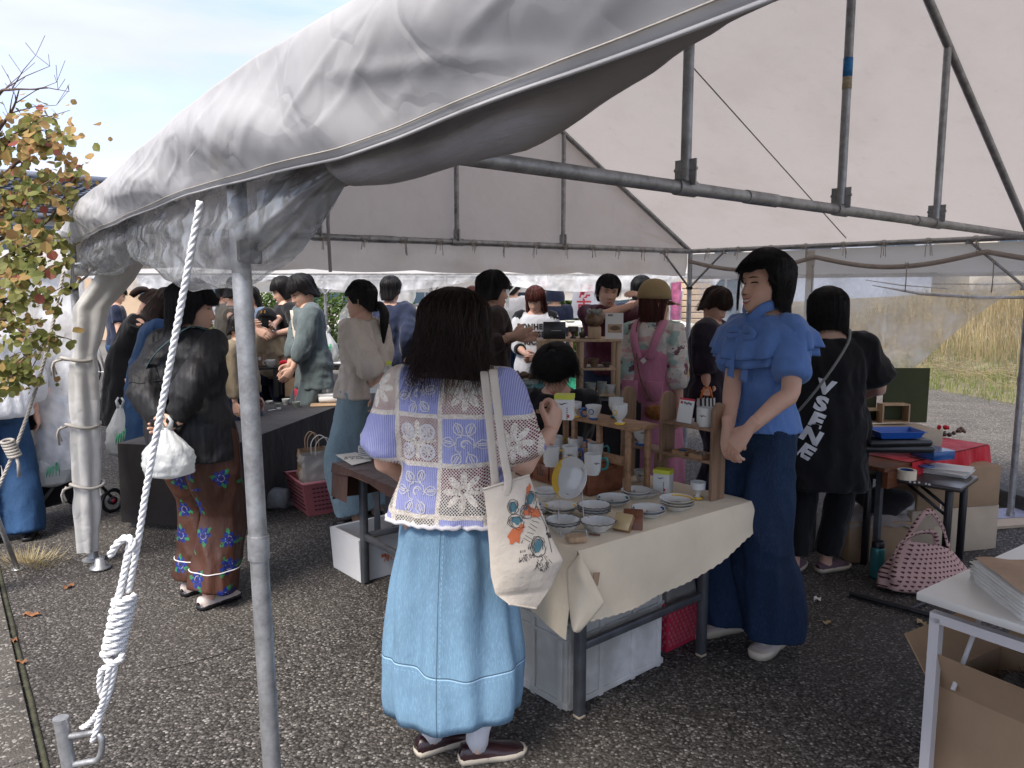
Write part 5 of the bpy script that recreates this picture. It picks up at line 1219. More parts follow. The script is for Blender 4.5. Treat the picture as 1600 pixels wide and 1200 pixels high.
# brown-cloth table
bt = empty('display_table', (0, 0, 0), 0, 'steel-legged table with dark brown cloth and bare wood edge, left of the main woman', 'table')
m = M(); m.box(T(.36, 1.42, TZt-.045), (.74, .74, .035), ANG); m.build('tabletop', MT['wood_mid'], bt, smooth=False)
lb_ = [gp(571, 912), gp(571, 912)+aV*.62]; lb_ += [p-bV*.62 for p in lb_]
for p in lb_: m = M(); leg_sq(m, p, TZt-.05); m.build('leg', MT['steel_leg'], bt, auto=40)
rail(lb_[0], lb_[1], .26, .03).build('brace_rail', MT['steel_leg'], bt, auto=40); rail(lb_[0], lb_[2], .26, .03).build('brace_rail', MT['steel_leg'], bt, auto=40)
m = M(); m.grid(lambda u, v: T(-.02+.8*u, 1.04+.80*v, TZt-.025+.002*noise.noise(Vector((u*8, v*8, 0)))), 20, 20)
m.grid(lambda u, v: T(-.02-.01*v, 1.04+.8*u, TZt-.025-.035*v*(1+.4*math.sin(u*8))), 30, 4); m.grid(lambda u, v: T(-.02+.8*u, 1.84+.012*v+.01*v*math.sin(u*20), TZt-.025-.2*v), 30, 6); m.grid(lambda u, v: T(-.02+.16*v*u*0-.012*v, 1.66+.18*u, TZt-.03-.17*v), 8, 6)
tag(m.build('tablecloth', MT['browncloth']), 'dark brown cloth on the table left of the main woman', 'tablecloth')

def cup(px, py, z, r, h, label, foot=None, handle=None, hside=0, taper=.85, name='mug', cat='mug', group=None, mark=None, y=None, mat='ceramic', footh=.0, sc_=1.0):
    c = gp(px, py, z) if not isinstance(px, Vector) else px
    root = empty(name, c, 0, label, cat, group); m = M()
    if footh: prof = [(r*.62, 0), (r*.62, .006), (r*.3, .012), (r*.27, footh*.7), (r*.45, footh), (r*.82, footh+h*.18), (r*.98, h*.6), (r, h), (r-.003, h), (r-.006, h*.6), (r*.7, footh+h*.2), (0, footh+.006)]
    else: prof = [(r*taper*.8, 0), (r*taper*.82, .006), (r*taper, .014), (r*(taper*.4+.6), h*.5), (r, h), (r-.003, h+.001), (r-.006, h*.5), (r*taper-.008, .016), (0, .014)]
    m.lathe(prof, n=28); m.build('bowl' if footh else 'cup_body', MT[mat], root, auto=50)
    if foot: m = M(); rr = r*.62 if footh else r*taper*.82; m.lathe([(rr+.002, 0), (rr+.003, .004), (rr+.001, .009)], n=24); m.build('foot_ring', MT[foot], root)
    if handle:
        m = M(); a = hside; d = Vector((math.cos(a), math.sin(a), 0)); hh = h
        m.tube(*smoothpath([d*r*.95+up*hh*.78, d*(r+.018)+up*hh*.80, d*(r+.024)+up*hh*.55, d*(r+.016)+up*hh*.30, d*r*.92+up*hh*.26], [.0045, .0055, .0055, .005, .0045], 5), 8); m.build('handle', MT[handle], root)
    if mark:
        m = M(); a0 = math.atan2(-c.y, -c.x)+mark[1]; zz = h*.6; R_ = r*(1.0 if not footh else .99)*(taper*.15+.85 if not footh else 1)+.0012
        def on(da, dz): return Vector((R_*math.cos(a0+da), R_*math.sin(a0+da), zz+dz))
        if mark[0] == 'ring': m.tube([on(.011*math.cos(t)/R_, .011*math.sin(t)) for t in [2*PI*k/14 for k in range(14)]], .0022, 5, closed=True, flat=.5)
        else:
            m.tube([on(-.014/R_, .004), on(-.004/R_, -.002), on(.005/R_, .003), on(.016/R_, -.003)], [.0006, .0018, .0018, .0005], 5, flat=.5); m.tube([on(-.006/R_, .008), on(0, -.001)], [.0004, .0014], 5)
        m.build('painted_motif', MT[mark[2]], root)
    return root
def plate(px, py, z, r, n, label, rim=None, name='plate', cat='plate', h=.022, gap=.011, wav=None, mark=True, mat='ceramic', rimmat=None):
    c = gp(px, py, z) if not isinstance(px, Vector) else px; out = []
    for k in range(n):
        root = empty(name, c+up*k*gap, k*1.3+.4, label if n == 1 else '%s, %s' % (label, ('bottom one', 'second from below', 'third from below', 'fourth from below', 'top one')[k] if k < n-1 else 'top one'), cat, None if n == 1 else 'stacked '+label[:40])
        m = M(); m.lathe([(r*.5, 0), (r*.52, .004), (r*.8, h*.5), (r, h), (r-.002, h+.0015), (r*.8, h*.5+.004), (r*.5, .006), (0, .0055)], n=48 if wav else 36, wav=(wav, .05, r) if wav else None); m.build('dish', MT[mat], root, auto=60)
        if rim and (k == n-1 or True):
            m = M(); m.grid(lambda u, v: Vector((math.cos(u*4+1)*lerp(r*1.003, r*.80, v), math.sin(u*4+1)*lerp(r*1.003, r*.80, v), lerp(h+.002, h*.5+.0055, v))), 30, 3, flip=True); m.build('rim_glaze', MT[rim], root)
        if rimmat: m = M(); m.tube([(r*(1+.05*math.cos((wav or 0)*a))*math.cos(a), r*(1+.05*math.cos((wav or 0)*a))*math.sin(a), h+.0005) for a in [2*PI*j/64 for j in range(64)]], .0016, 4, closed=True); m.build('rim_line', MT[rimmat], root)
        if mark and k == n-1:
            m = M(); m.tube([(-.02, .008, .0068), (-.004, .001, .0068), (.008, .006, .0068), (.024, -.002, .0068)], [.0006, .002, .0022, .0005], 5, flat=.3); m.build('painted_bird', MT['glaze_dark'], root)
        out.append(root)
    return out
S = TZt+.006
# red-brown chest with mugs
ch = empty('wooden_chest', (0, 0, 0), 0, 'low red-brown wooden chest carrying a row of mugs on the cream table', 'chest')
c0 = gp(921, 776, S); CH = .105; cw, cd_ = .20, .50
m = M(); q = Vector((c0.x, c0.y, 0))+aV*cw/2+bV*cd_/2; m.box((q.x, q.y, S+CH/2), (cw, cd_, CH), ANG); m.build('chest_body', MT['wood_red'], ch, smooth=False)
m = M(); m.box((q.x, q.y, S+CH+.006), (cw+.03, cd_+.03, .012), ANG, bev=.003); m.build('lid', MT['wood_red'], ch)
for k in range(4): m = M(); p = Vector((c0.x, c0.y, 0))-aV*.004+bV*(.07+.12*k); m.box((p.x, p.y, S+.05), (.008, .105, .075), ANG, bev=.002); dr = m.build('drawer_front', MT['wood_red'], ch); t = text_mesh('山市'[k % 2], .05, ext=.0004); mt = Matrix.Translation((p.x, p.y, S+.05)-aV*.0045 if False else Vector((p.x, p.y, S+.05))-aV*.0048) @ Matrix.Rotation(ANG-PI/2, 4, 'Z') @ Matrix.Rotation(PI/2, 4, 'X'); M().join(t, mt).build('brand_mark', MT['ink'], dr, smooth=False)
ZC = S+CH+.013
cup(926, 741, ZC, .036, .085, 'white mug with teal handle, nearest on the chest', None, 'glaze_teal', -.2, .9, mark=('bird', .5, 'glaze_dark'))
cup(890, 727, ZC, .036, .085, 'white mug with brown bird motif, left of the teal-handled mug', None, 'glaze_blue', .1, .9, mark=('bird', 0, 'glaze_dark'))
cup(930, 720, ZC, .035, .08, 'plain white mug directly behind the teal-handled mug', None, 'glaze_teal', .1, .9)
cup(899, 711, ZC, .035, .08, 'plain white mug behind the bird mug', None, 'glaze_blue', .3, .9)
cup(861, 728, ZC, .036, .085, 'white mug with yellow handle at the left end of the chest', None, 'glaze_yellow', .0, .9)
cup(868, 708, ZC, .034, .08, 'white mug half hidden behind the yellow-handled mug', None, 'glaze_yellow', .3, .9)
# riser bench
rs = empty('wooden_riser', (0, 0, 0), 0, 'reddish wooden bench riser behind the chest, with cups on top', 'riser'); RZ = S+.27
rc = pt(988, 668, 3.13); rc0 = Vector((rc.x, rc.y, 0)); RZ = rc.z
m = M(); q = rc0+aV*.07+bV*.30; m.box((q.x, q.y, RZ-.008), (.16, .62, .016), ANG, bev=.002); m.build('plank', MT['wood_mid'], rs)
for a, b in ((.01, .03), (.01, .20), (.01, .36), (.13, .03), (.13, .55), (.01, .55)): m = M(); q = rc0+aV*a+bV*b; m.box((q.x, q.y, (RZ+S)/2-.008), (.022, .022, RZ-S-.016), ANG, bev=.002); m.build('leg', MT['wood_mid'], rs)
m = M(); q = rc0+aV*.024+bV*.29; m.box((q.x, q.y, S+.14), (.012, .5, .04), ANG, bev=.002); m.build('crosspiece', MT['wood_mid'], rs)
cup(968, 663, RZ+.002, .033, .088, 'white goblet cup with yellow foot and yellow ring, front of the bench riser', 'glaze_yellow', None, mark=('ring', -.7, 'glaze_yellow'), footh=.022, name='goblet', cat='goblet')
cup(962, 652, RZ+.002, .033, .088, 'white goblet cup with teal foot just behind the yellow-footed goblet', 'glaze_teal', None, footh=.022, name='goblet', cat='goblet')
cup(927, 655, RZ+.002, .036, .062, 'round white cup with blue foot and blue handle on the bench riser', 'glaze_blue', 'glaze_blue', 3.5, .55, mark=('ring', -.3, 'glaze_blue'))
cup(898, 652, RZ+.002, .030, .07, 'white stemmed cup with yellow foot beside the raised hand', 'glaze_yellow', None, footh=.03, name='goblet', cat='goblet', mark=('ring', -.3, 'glaze_yellow'))
# rounded shelf unit
sh = empty('shelf_unit', (0, 0, 0), 0, 'small walnut shelf unit with three round-topped uprights on the cream table', 'shelf')
s0 = gp(1109, 783, S); s0 = Vector((s0.x, s0.y, 0)); s1 = gp(989, 733, S); Ls = .56; SD = .085
def upright(b, a0, a1, z0, z1):
    w = a1-a0; r = w/2; pl = [(a0, z0), (a1, z0)]+[(a0+r+r*math.cos(t), z1-r+r*math.sin(t)) for t in [PI*k/12 for k in range(13)]]
    mt = Matrix.Translation(s0+bV*(b+.0075)) @ Matrix((aV, up, -bV)).transposed().to_4x4()
    m = M(); m.prism(pl, .015, mt); o = m.build('upright', MT['wood_z'], sh, smooth=False)
    return o
bU = [0.0, .27, .50]
H3 = .405
upright(bU[0], 0, SD, S, S+H3); upright(bU[1], 0, SD, S+.125, S+H3+.02); upright(bU[2], 0, SD, S, S+H3+.02)
m = M(); q = s0+aV*SD/2+bV*.30; m.box((q.x, q.y, S+.075), (SD*.9, .014, .15), ANG); m.build('divider', MT['wood_z'], sh, smooth=False)
for b0, b1, z in ((.0, .27, .30), (.0, .50, .165)): m = M(); q = s0+aV*SD/2+bV*((b0+b1)/2+.0); m.box((q.x, q.y, S+z-.006), (SD, b1-b0-.016, .012), ANG, bev=.001); m.build('shelf_board', MT['wood_x'], sh)
SZ1, SZ2 = S+.301, S+.166
def onsh(a, b, z): return s0+aV*a+bV*b+up*z
cup(onsh(.035, .06, SZ1), 0, 0, .038, .078, 'white mug with blue handle on the top board of the walnut shelf', None, 'glaze_blue', -.4, .97, mark=('bird', -.35, 'glaze_dark'))
cup(onsh(.035, .41, SZ2), 0, 0, .041, .10, 'white footed cup with blue foot on the lower board of the walnut shelf', 'glaze_blue', None, footh=.018, name='goblet', cat='goblet', mark=('bird', .1, 'glaze_dark'))
sg = empty('price_sign', onsh(.03, .17, SZ1), ANG-PI/2, 'white acrylic payment sign with red header reading PayPay on the walnut shelf', 'sign')
tilt = Matrix.Rotation(R(-12), 4, 'X'); m = M(); m.box((0, 0, .052), (.078, .003, .104)); m.v = [tuple(tilt @ Vector(p)) for p in m.v]; m.build('card', MT['white_card'], sg, smooth=False)
m = M(); m.box((0, -.0008, .1005), (.078, .0034, .009)); m.v = [tuple(tilt @ Vector(p)) for p in m.v]; m.build('header', MT['ink_red'], sg, smooth=False)
t = text_mesh('PayPay', .0155, ext=.0003, bold=.0004); M().join(t, tilt @ Matrix.Translation((.008, -.0022, .084)) @ Matrix.Rotation(PI/2, 4, 'X')).build('lettering', MT['ink'], sg, smooth=False)
m = M(); m.box((-.026, -.0018, .085), (.011, .001, .011)); m.v = [tuple(tilt @ Vector(p)) for p in m.v]; m.build('logo', MT['ink_red'], sg, smooth=False)
for i, (b, lb) in enumerate(((.165, 'small wooden ring tray holding a blue ring, left on the shelf'), (.075, 'small wooden ring tray holding silver earrings, right on the shelf'))):
    tr_ = empty('ring_tray', onsh(.03, b, SZ2+.001), ANG, lb, 'tray'); m = M()
    for x, y, w, h in ((0, -.032, .07, .005), (0, .032, .07, .005), (-.035, 0, .005, .069), (.035, 0, .005, .069)): m.box((x, y, .009), (w, h, .018))
    m.box((0, 0, .0025), (.066, .06, .003)); m.build('tray_frame', MT['wood_mid'], tr_, smooth=False); m = M(); m.box((0, 0, .009), (.06, .056, .008), bev=.002); m.build('cushion', MT['ink'], tr_)
    m = M()
    if i == 0: m.tube([(.011*math.cos(a)-.004, .011*math.sin(a), .016) for a in [2*PI*k/16 for k in range(16)]], .003, 6, closed=True)
    else: m.ball((-.012, -.008, .015), (.004, .004, .003), 8, 6); m.ball((.006, -.01, .015), (.004, .006, .003), 8, 6)
    m.build('jewel', MT['glaze_blue'] if i == 0 else MT['steel'], tr_)
cup(1001, 751, S, .034, .05, 'small white bowl cup behind the lime-lidded box', None, None, taper=.6, name='cup', cat='cup', mark=('bird', 0, 'glaze_dark'))
cup(1090, 779, S, .032, .072, 'speckled white egg-cup goblet with yellow foot by the shelf upright', 'glaze_yellow', None, footh=.028, name='goblet', cat='goblet')
def cardbox(p, rz, w, d, h, label):
    r = empty('gift_box', p, rz, label, 'box'); m = M(); m.box((0, 0, h*.41), (w, d, h*.82), bev=.001); m.build('box_body', MT['white_card'], r, smooth=False); m = M(); m.box((0, 0, h*.91), (w+.003, d+.003, h*.18), bev=.001); m.build('lid', MT['lime'], r, smooth=False)
    m = M(); m.tube([(-.016, -d/2-.0006, h*.66), (-.006, -d/2-.0006, h*.62), (0, -d/2-.0006, h*.65), (.014, -d/2-.0006, h*.69)], [.0006, .0022, .002, .0005], 5, flat=.4)
    for k in range(7): m.box((.012, -d/2-.0006, h*.48-k*.007), (.003, .0006, .004))
    m.build('printed_marks', MT['ink'], r); m = M(); m.box((.016, -d/2-.0006, h*.16), (.008, .0006, .01)); m.build('printed_seal', MT['ink_red'], r, smooth=False); return r
p = gp(1036, 768, S); cardbox(p, ANG-PI/2+.35, .072, .055, .10, 'white gift box with lime lid standing on the cream table before the shelf')
# plates
plate(994, 777, S, .064, 2, 'white plate with brown bird in front of the small bowl cup', None)
plate(1010, 776, S-.001, .055, 1, 'blue-rimmed plate peeking out behind the bird plates', 'glaze_blue')
plate(1057, 795, S, .069, 3, 'yellow-rimmed white plate stacked before the walnut shelf', 'glaze_yellow')
plate(1013, 806, S, .066, 2, 'white plate with dark blue rim in front of the lime-lidded box', 'glaze_blue')
plate(958, 789, S, .067, 2, 'white plate with teal rim right of the brown chest', 'glaze_teal')
plate(928, 808, S, .062, 3, 'fluted white bowl with brown edge in a stack beneath the displayed plate', None, 'bowl', 'bowl', .030, .010, 16, False, rimmat='glaze_dark')
plate(934, 828, S, .064, 1, 'single fluted white bowl with brown edge nearest the gold box', None, 'bowl', 'bowl', .034, .01, 16, False, rimmat='glaze_dark')
plate(879, 830, S, .062, 2, 'fluted grey bowl with brown edge at the left front of the cream table', None, 'bowl', 'bowl', .034, .010, 16, False, rimmat='glaze_dark')
plate(876, 802, S, .066, 2, 'yellow-rimmed white plate left of the displayed plate', 'glaze_yellow')
plate(853, 781, S, .046, 2, 'small white bowl at the left back edge of the cream table', None, 'bowl', 'bowl', .03, .014)
plate(843, 800, S, .055, 1, 'pale blue plate at the left edge by the tote bag', 'glaze_blue')
# displayed plate on wire stand
c = pt(895, 748, 2.66); dp = empty('display_plate', c, 0, 'large white plate with wide yellow rim standing upright in a wire stand', 'plate')
rot = Matrix.Rotation(R(-44), 4, 'Z') @ Matrix.Rotation(R(70), 4, 'X'); m = M(); r = .076; m.lathe([(r*.5, 0), (r*.52, .004), (r*.8, .01), (r, .02), (r-.002, .0215), (r*.8, .014), (r*.5, .007), (0, .0065)], n=40); m.v = [tuple(rot @ Vector(p)) for p in m.v]; m.build('dish', MT['ceramic'], dp, auto=60)
m = M(); m.grid(lambda u, v: rot @ Vector((math.cos(1.75+u*3.1)*lerp(r*1.004, r*lerp(.98, .72, math.sin(u*PI)), v), math.sin(1.75+u*3.1)*lerp(r*1.004, r*lerp(.98, .72, math.sin(u*PI)), v), lerp(.0222, .0125, v)+.0015)), 40, 4, flip=True); m.build('rim_glaze', MT['glaze_yellow'], dp)
m = M(); m.tube([rot @ Vector(p) for p in ((.02, .05, .0105), (.03, .042, .0105), (.04, .04, .012), (.05, .03, .0135))], [.0006, .0025, .0028, .0006], 5, flat=.3); m.tube([rot @ Vector(p) for p in ((-.01, -.055, .012), (.005, -.06, .0125), (.022, -.057, .0125))], [.001, .003, .001], 5, flat=.3); m.build('painted_bird', MT['glaze_dark'], dp)
ws = empty('plate_stand', (0, 0, 0), 0, 'thin white wire stand holding the upright yellow-rimmed plate', 'stand'); m = M()
for s in (-1, 1): b = Vector((c.x+s*.045, c.y-.05, S+.003)); m.tube([b+Vector((0, 0, .025)), b, Vector((c.x+s*.05, c.y+.08, S+.003)), Vector((c.x+s*.03, c.y+.03, c.z+.03))], .0018, 6)
m.tube([Vector((c.x-.05, c.y+.02, S+.005)), Vector((c.x+.05, c.y+.02, S+.005))], .0018, 6); m.build('wire', MT['white_metal'], ws)
# frames, blocks
def blk(name, cat, label, p, d, rot, mat, bev=.003):
    m = M(); m.box((0, 0, 0), d, rot=rot, bev=bev); o = m.build(name, MT[mat], None, auto=40, loc=p); return tag(o, label, cat)
blk('wooden_plaque', 'plaque', 'dark walnut plaque leaning behind the gold-topped box', gp(989, 812, S+.03), (.072, .012, .078), (Matrix.Rotation(ANG-.9, 3, 'Z') @ Matrix.Rotation(R(-28), 3, 'X')), 'wood_red')
gb = empty('wooden_box', gp(974, 817, S+.026), 0, 'small walnut box with pale gold face tilted up on the cream table', 'box'); rt_ = Matrix.Rotation(ANG-1.25, 3, 'Z') @ Matrix.Rotation(R(48), 3, 'X')
m = M(); m.box((0, 0, 0), (.066, .064, .022), rot=rt_, bev=.002); m.build('box_body', MT['wood_mid'], gb); m = M(); m.box(rt_ @ Vector((0, 0, .0125)), (.066, .064, .003), rot=rt_, bev=.001); m.build('gold_face', MT['gold'], gb)
blk('wooden_block', 'block', 'flat pale wooden block with faint engraving at the front of the cream table', gp(900, 841, S+.011), (.066, .045, .02), Matrix.Rotation(.25, 3, 'Z'), 'ply')
blk('wooden_tag', 'tag', 'thin dark wooden tag lying beside the pale block', gp(929, 835, S+.002), (.04, .012, .003), Matrix.Rotation(-.35, 3, 'Z'), 'wood_red', .0005)
# brown table goods
plate(577, 716, TZt-.018, .058, 5, 'cream plate in the tall stack on the brown cloth table', None)
plate(600, 728, TZt-.018, .05, 1, 'small pale dish beside the plate stack on brown cloth', None)
ps = empty('price_sheet', (0, 0, 0), 0, 'white price sheet lying on the corner of the brown cloth', 'paper'); m = M(); cs = [gp(q[0], q[1], TZt-.018) for q in ((524, 711), (550, 727), (581, 720), (556, 707))]
m.add(cs+[q+up*.002 for q in cs], [(3, 2, 1, 0), (4, 5, 6, 7), (0, 1, 5, 4), (1, 2, 6, 5), (2, 3, 7, 6), (3, 0, 4, 7)]); m.build('sheet', MT['paper'], ps, smooth=False)
t = text_mesh('500円\n¥ 3.00', .04, ext=.0003); M().join(t, Matrix.Translation(sum(cs, Vector())/4+up*.0026) @ Matrix.Rotation(.2, 4, 'Z')).build('lettering', MT['ink'], ps, smooth=False)
# ---- crates and baskets under and around
def openbox(name, cat, label, p, rz, w, d, h, mat, t=.012, taper=.0, rim=.0, parent=None, ribs=0):
    r = empty(name, p, rz, label, cat); m = M()
    for sx, sy, ww, dd_ in ((0, -1, w, t), (0, 1, w, t), (-1, 0, t, d-2*t), (1, 0, t, d-2*t)):
        cx, cy = sx*(w-t)/2, sy*(d-t)/2; n0 = len(m.v); m.box((cx, cy, h/2), (ww, dd_, h))
        for i in range(n0, len(m.v)):
            x, y, z = m.v[i]; k = 1-taper*(1-z/h); m.v[i] = (x*k, y*k, z)
    m.box((0, 0, t/2), (w*(1-taper)-2*t, d*(1-taper)-2*t, t)); m.build('side_walls', MT[mat], r, smooth=False)
    if rim:
        m = M(); m.tube([(sx*w/2, sy*d/2, h) for sx, sy in ((-1, -1), (1, -1), (1, 1), (-1, 1))], rim, 8, closed=True); m.build('rim', MT[mat], r)
    if ribs:
        m = M()
        for z in (.02, h-.02, h*.80): m.box((0, -d/2-.004, z), (w+.012, .008, .022 if z < .03 else .012)); m.box((0, d/2+.004, z), (w+.012, .008, .012)); m.box((w/2+.004, 0, z), (.008, d, .022 if z < .03 else .012)); m.box((-w/2-.004, 0, z), (.008, d, .022 if z < .03 else .012))
        for x in (-w/2+.02, w/2-.02, -w*.17, w*.17): m.box((x, -d/2-.0045, h/2), (.02, .007, h)); m.box((x, d/2+.0045, h/2), (.02, .007, h))
        for y in (-d/2+.03, d/2-.03, 0): m.box((w/2+.0045, y, h/2), (.007, .02, h)); m.box((-w/2-.0045, y, h/2), (.007, .02, h))
        m.build('ribs', MT[mat], r, smooth=False)
    return r
k0_, k1_, k2_ = gp(885, 1112), gp(820, 1072), gp(1032, 1038); w_ = (k2_-k0_).length; d_ = (k1_-k0_).length+.12; ang = math.atan2((k2_-k0_).y, (k2_-k0_).x); pc = k0_+Vector((math.cos(ang), math.sin(ang), 0))*w_/2+Vector((-math.sin(ang), math.cos(ang), 0))*d_/2
cr_ = openbox('plastic_crate', 'crate', 'translucent white folding crate under the cream-cloth table', pc, ang, w_, d_, .34, 'crate', .008, 0, 0, ribs=1)
m = M(); m.box((0, 0, .12), (w_*.85, d_*.8, .2), bev=.02); folds(m, .01, 9, 9); m.build('wrapped_goods', MT['vinyl_white'], cr_)
rb = pc+aV*.52+bV*.02; rb.z = 0
rbk = openbox('plastic_basket', 'basket', 'raspberry red lattice basket under the cream-cloth table', rb, ang, .34, .30, .22, 'red_plastic', .006, .14, .009)
m = M()
for k in range(22):
    for j in range(9):
        x = -.155+.31*k/21; z = .03+.165*j/8
        if (k+j) % 2: kk_ = 1-.14*(1-z/.22); m.box((x*kk_, (-.15)*kk_-.003, z), (.010, .004, .012)); m.box((.17*kk_+.003, (x*.9)*kk_, z), (.004, .010, .012)); m.box((-.17*kk_-.003, (x*.9)*kk_, z), (.004, .010, .012))
m.build('lattice', MT['pink_plastic'], rbk, smooth=False, kind='stuff')
lid = openbox('storage_case', 'case', 'clear case with raspberry lid sitting in the red basket', rb+up*.08+aV*.0, ang, .28, .24, .20, 'crate', .006, .05); m = M(); m.box((0, 0, .21), (.30, .26, .022), bev=.008); m.box((0, 0, .225), (.22, .18, .012), bev=.004); m.build('lid', MT['red_plastic'], lid)
# pink basket, left
bA, bB, bC = gp(455, 805), gp(547, 790), gp(436, 766); ang2 = math.atan2((bB-bA).y, (bB-bA).x); v2 = Vector((math.cos(ang2), math.sin(ang2), 0)); n2 = Vector((-v2.y, v2.x, 0)); pc2 = bA+v2*.26+n2*.19+Vector((.12, -.06, 0))
pb = openbox('laundry_basket', 'basket', 'dusty pink slotted plastic basket on the asphalt before the black table', pc2, ang2, .56, .40, .235, 'pink_plastic', .006, .16, .012)
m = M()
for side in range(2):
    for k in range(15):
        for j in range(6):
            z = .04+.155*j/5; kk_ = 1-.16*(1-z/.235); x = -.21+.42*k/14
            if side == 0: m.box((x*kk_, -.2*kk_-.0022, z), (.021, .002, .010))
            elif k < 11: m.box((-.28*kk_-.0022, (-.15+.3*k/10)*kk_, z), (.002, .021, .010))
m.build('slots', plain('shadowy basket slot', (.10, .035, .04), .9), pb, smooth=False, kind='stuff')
def paperbag(loc, rz, w, d, h, label, mat, hmat, handles=True, name='shopping_bag', slump=.0):
    r = empty(name, loc, rz, label, 'bag'); m = M()
    def f(u, v):
        a = u*4; k = int(a) % 4; t = a-int(a); c = [(-1, -1), (1, -1), (1, 1), (-1, 1)]; x = lerp(c[k][0], c[(k+1) % 4][0], t)*w/2; y = lerp(c[k][1], c[(k+1) % 4][1], t)*d/2; q = Vector((x*(1+.03*v), y*(1-.35*v), v*h)); o = .012*noise.noise(Vector((x*14, y*14, v*5)))+.006*noise.noise(Vector((x*40, y*40, v*16)))
        return q+Vector((x, y, 0)).normalized()*o*2+Vector((slump*v*v, 0, 0))
    m.grid(f, 64, 22, closeu=True); m.box((0, 0, .004), (w*.97, d*.97, .006)); m.build('bag_body', MT[mat], r)
    if handles:
        for s in (-1, 1):
            m = M(); P, _ = smoothpath([(-w*.2+slump, s*d*.3, h*.95), (-w*.19+slump, s*d*.32, h+.07), (0+slump, s*d*.34, h+.115), (w*.19+slump, s*d*.32, h+.07), (w*.2+slump, s*d*.3, h*.95)], [1]*5, 4); m.tube(P, .004, 6); m.build('handle', MT[hmat], r)
    return r
MT['shinybag'] = Mat('pearly laminated paper', (.52, .49, .44), .28, spec=.6).vary(4, .12).m
paperbag(pc2+up*.04-v2*.07, ang2, .30, .15, .36, 'pearly cream laminated shopping bag standing in the pink basket', 'shinybag', 'paper')
paperbag(pc2+up*.05-v2*.11+n2*.09, ang2, .2, .09, .37, 'brown kraft paper bag with square handles behind the pearly bag', 'kraft', 'kraft')
m = M(); q = pc2+v2*.20+n2*.08; m.box((q.x, q.y, .33), (.16, .04, .42), rot=Matrix.Rotation(ang2, 3, 'Z') @ Matrix.Rotation(R(-16), 3, 'Y'), bev=.01); tag(m.build('document_case', MT['black_plastic'], None, auto=40), 'black document case leaning in the pink basket by the pearly bag', 'case')
m = M(); q = gp(420, 795); m.tube([q+Vector((-.35, .1, .075)), q+Vector((.02, .02, .075)), q+Vector((.14, 0, .075))], [.05, .075, .068], 16); folds(m, .01, 14, 14); tag(m.build('plastic_roll', MT['vinyl_roll'], None), 'grey roll of plastic sheet lying on the asphalt left of the pink basket', 'roll')
# foam box
f0, f1, f2 = gp(562, 912), gp(526, 886), gp(640, 890); ang3 = math.atan2((f2-f0).y, (f2-f0).x); v3 = Vector((math.cos(ang3), math.sin(ang3), 0)); n3 = Vector((-v3.y, v3.x, 0)); pc3 = f0+v3*.25+n3*.16
fb = openbox('foam_box', 'box', 'white foam box with orange printing under the brown-cloth table', pc3, ang3, .50, .32, .235, 'white_plastic', .022, .05)
m = M(); m.grid(lambda u, v: Vector(((u-.5)*.44, (v-.5)*.26, .14+.07*noise.noise(Vector((u*5, v*5, 0)))+.03*noise.noise(Vector((u*14, v*14, 2))))), 40, 26); m.build('crumpled_bags', plain('grey crumpled plastic', (.13, .12, .12), .35, 0, .5, 14, .01, 20), fb)
t = text_mesh('冷凍食品 国産', .042, ext=.0003, bold=.001); M().join(t, Matrix.Translation((.03, -.163, .10)) @ Matrix.Rotation(PI/2, 4, 'X')).build('lettering', MT['ink_orange'], fb, smooth=False)
m = M(); m.box((-.10, -.1615, .12), (.03, .001, .018)); m.build('printed_patch', MT['ink_orange'], fb, smooth=False)

# ---- black-cloth table on the left
bz = .56; e0_, e1_ = gp(352, 700, bz), gp(537, 631, bz); ed_ = (e1_-e0_); n_ = Vector((-ed_.y, ed_.x, 0)).normalized()
def K(a, b, z): return Vector((e0_.x, e0_.y, 0))+ed_.xy.to_3d()*a+n_*b+up*z
kt = empty('display_table', (0, 0, 0), 0, 'low table hidden by a floor-length black cloth, left of centre', 'table')
m = M()
for a, b in ((.02, .04), (.98, .04), (.02, .7), (.98, .7)): q = K(a, b, 0); l = M(); l.box((q.x, q.y, bz/2), (.03, .03, bz-.01)); l.build('leg', MT['steel_leg'], kt, smooth=False)
q = K(.5, .37, 0); m = M(); m.add([K(0, 0.01, bz-.03), K(1, .01, bz-.03), K(1, .75, bz-.03), K(0, .75, bz-.03), K(0, .01, bz-.004), K(1, .01, bz-.004), K(1, .75, bz-.004), K(0, .75, bz-.004)], [(3, 2, 1, 0), (4, 5, 6, 7), (0, 1, 5, 4), (1, 2, 6, 5), (2, 3, 7, 6), (3, 0, 4, 7)]); m.build('tabletop', MT['ply'], kt, smooth=False)
m = M(); m.grid(lambda u, v: K(u, .76*v, bz+.002*noise.noise(Vector((u*9, v*5, 0)))), 20, 10); m.grid(lambda u, v: K(u, -.012*v-.02*v*math.sin(u*17)*(.3+v), bz-(bz-.04)*v), 60, 10, flip=True); m.grid(lambda u, v: K(1+.005*v, .76*u, bz-(bz-.04)*v), 20, 6, flip=True); m.grid(lambda u, v: K(-.005*v, .76*u, bz-(bz-.04)*v), 20, 6); tag(m.build('tablecloth', MT['blackcloth'], None), 'black floor-length cloth over the low table left of centre', 'tablecloth')
def put(px, py, z=bz+.003): return gp(px, py, z)
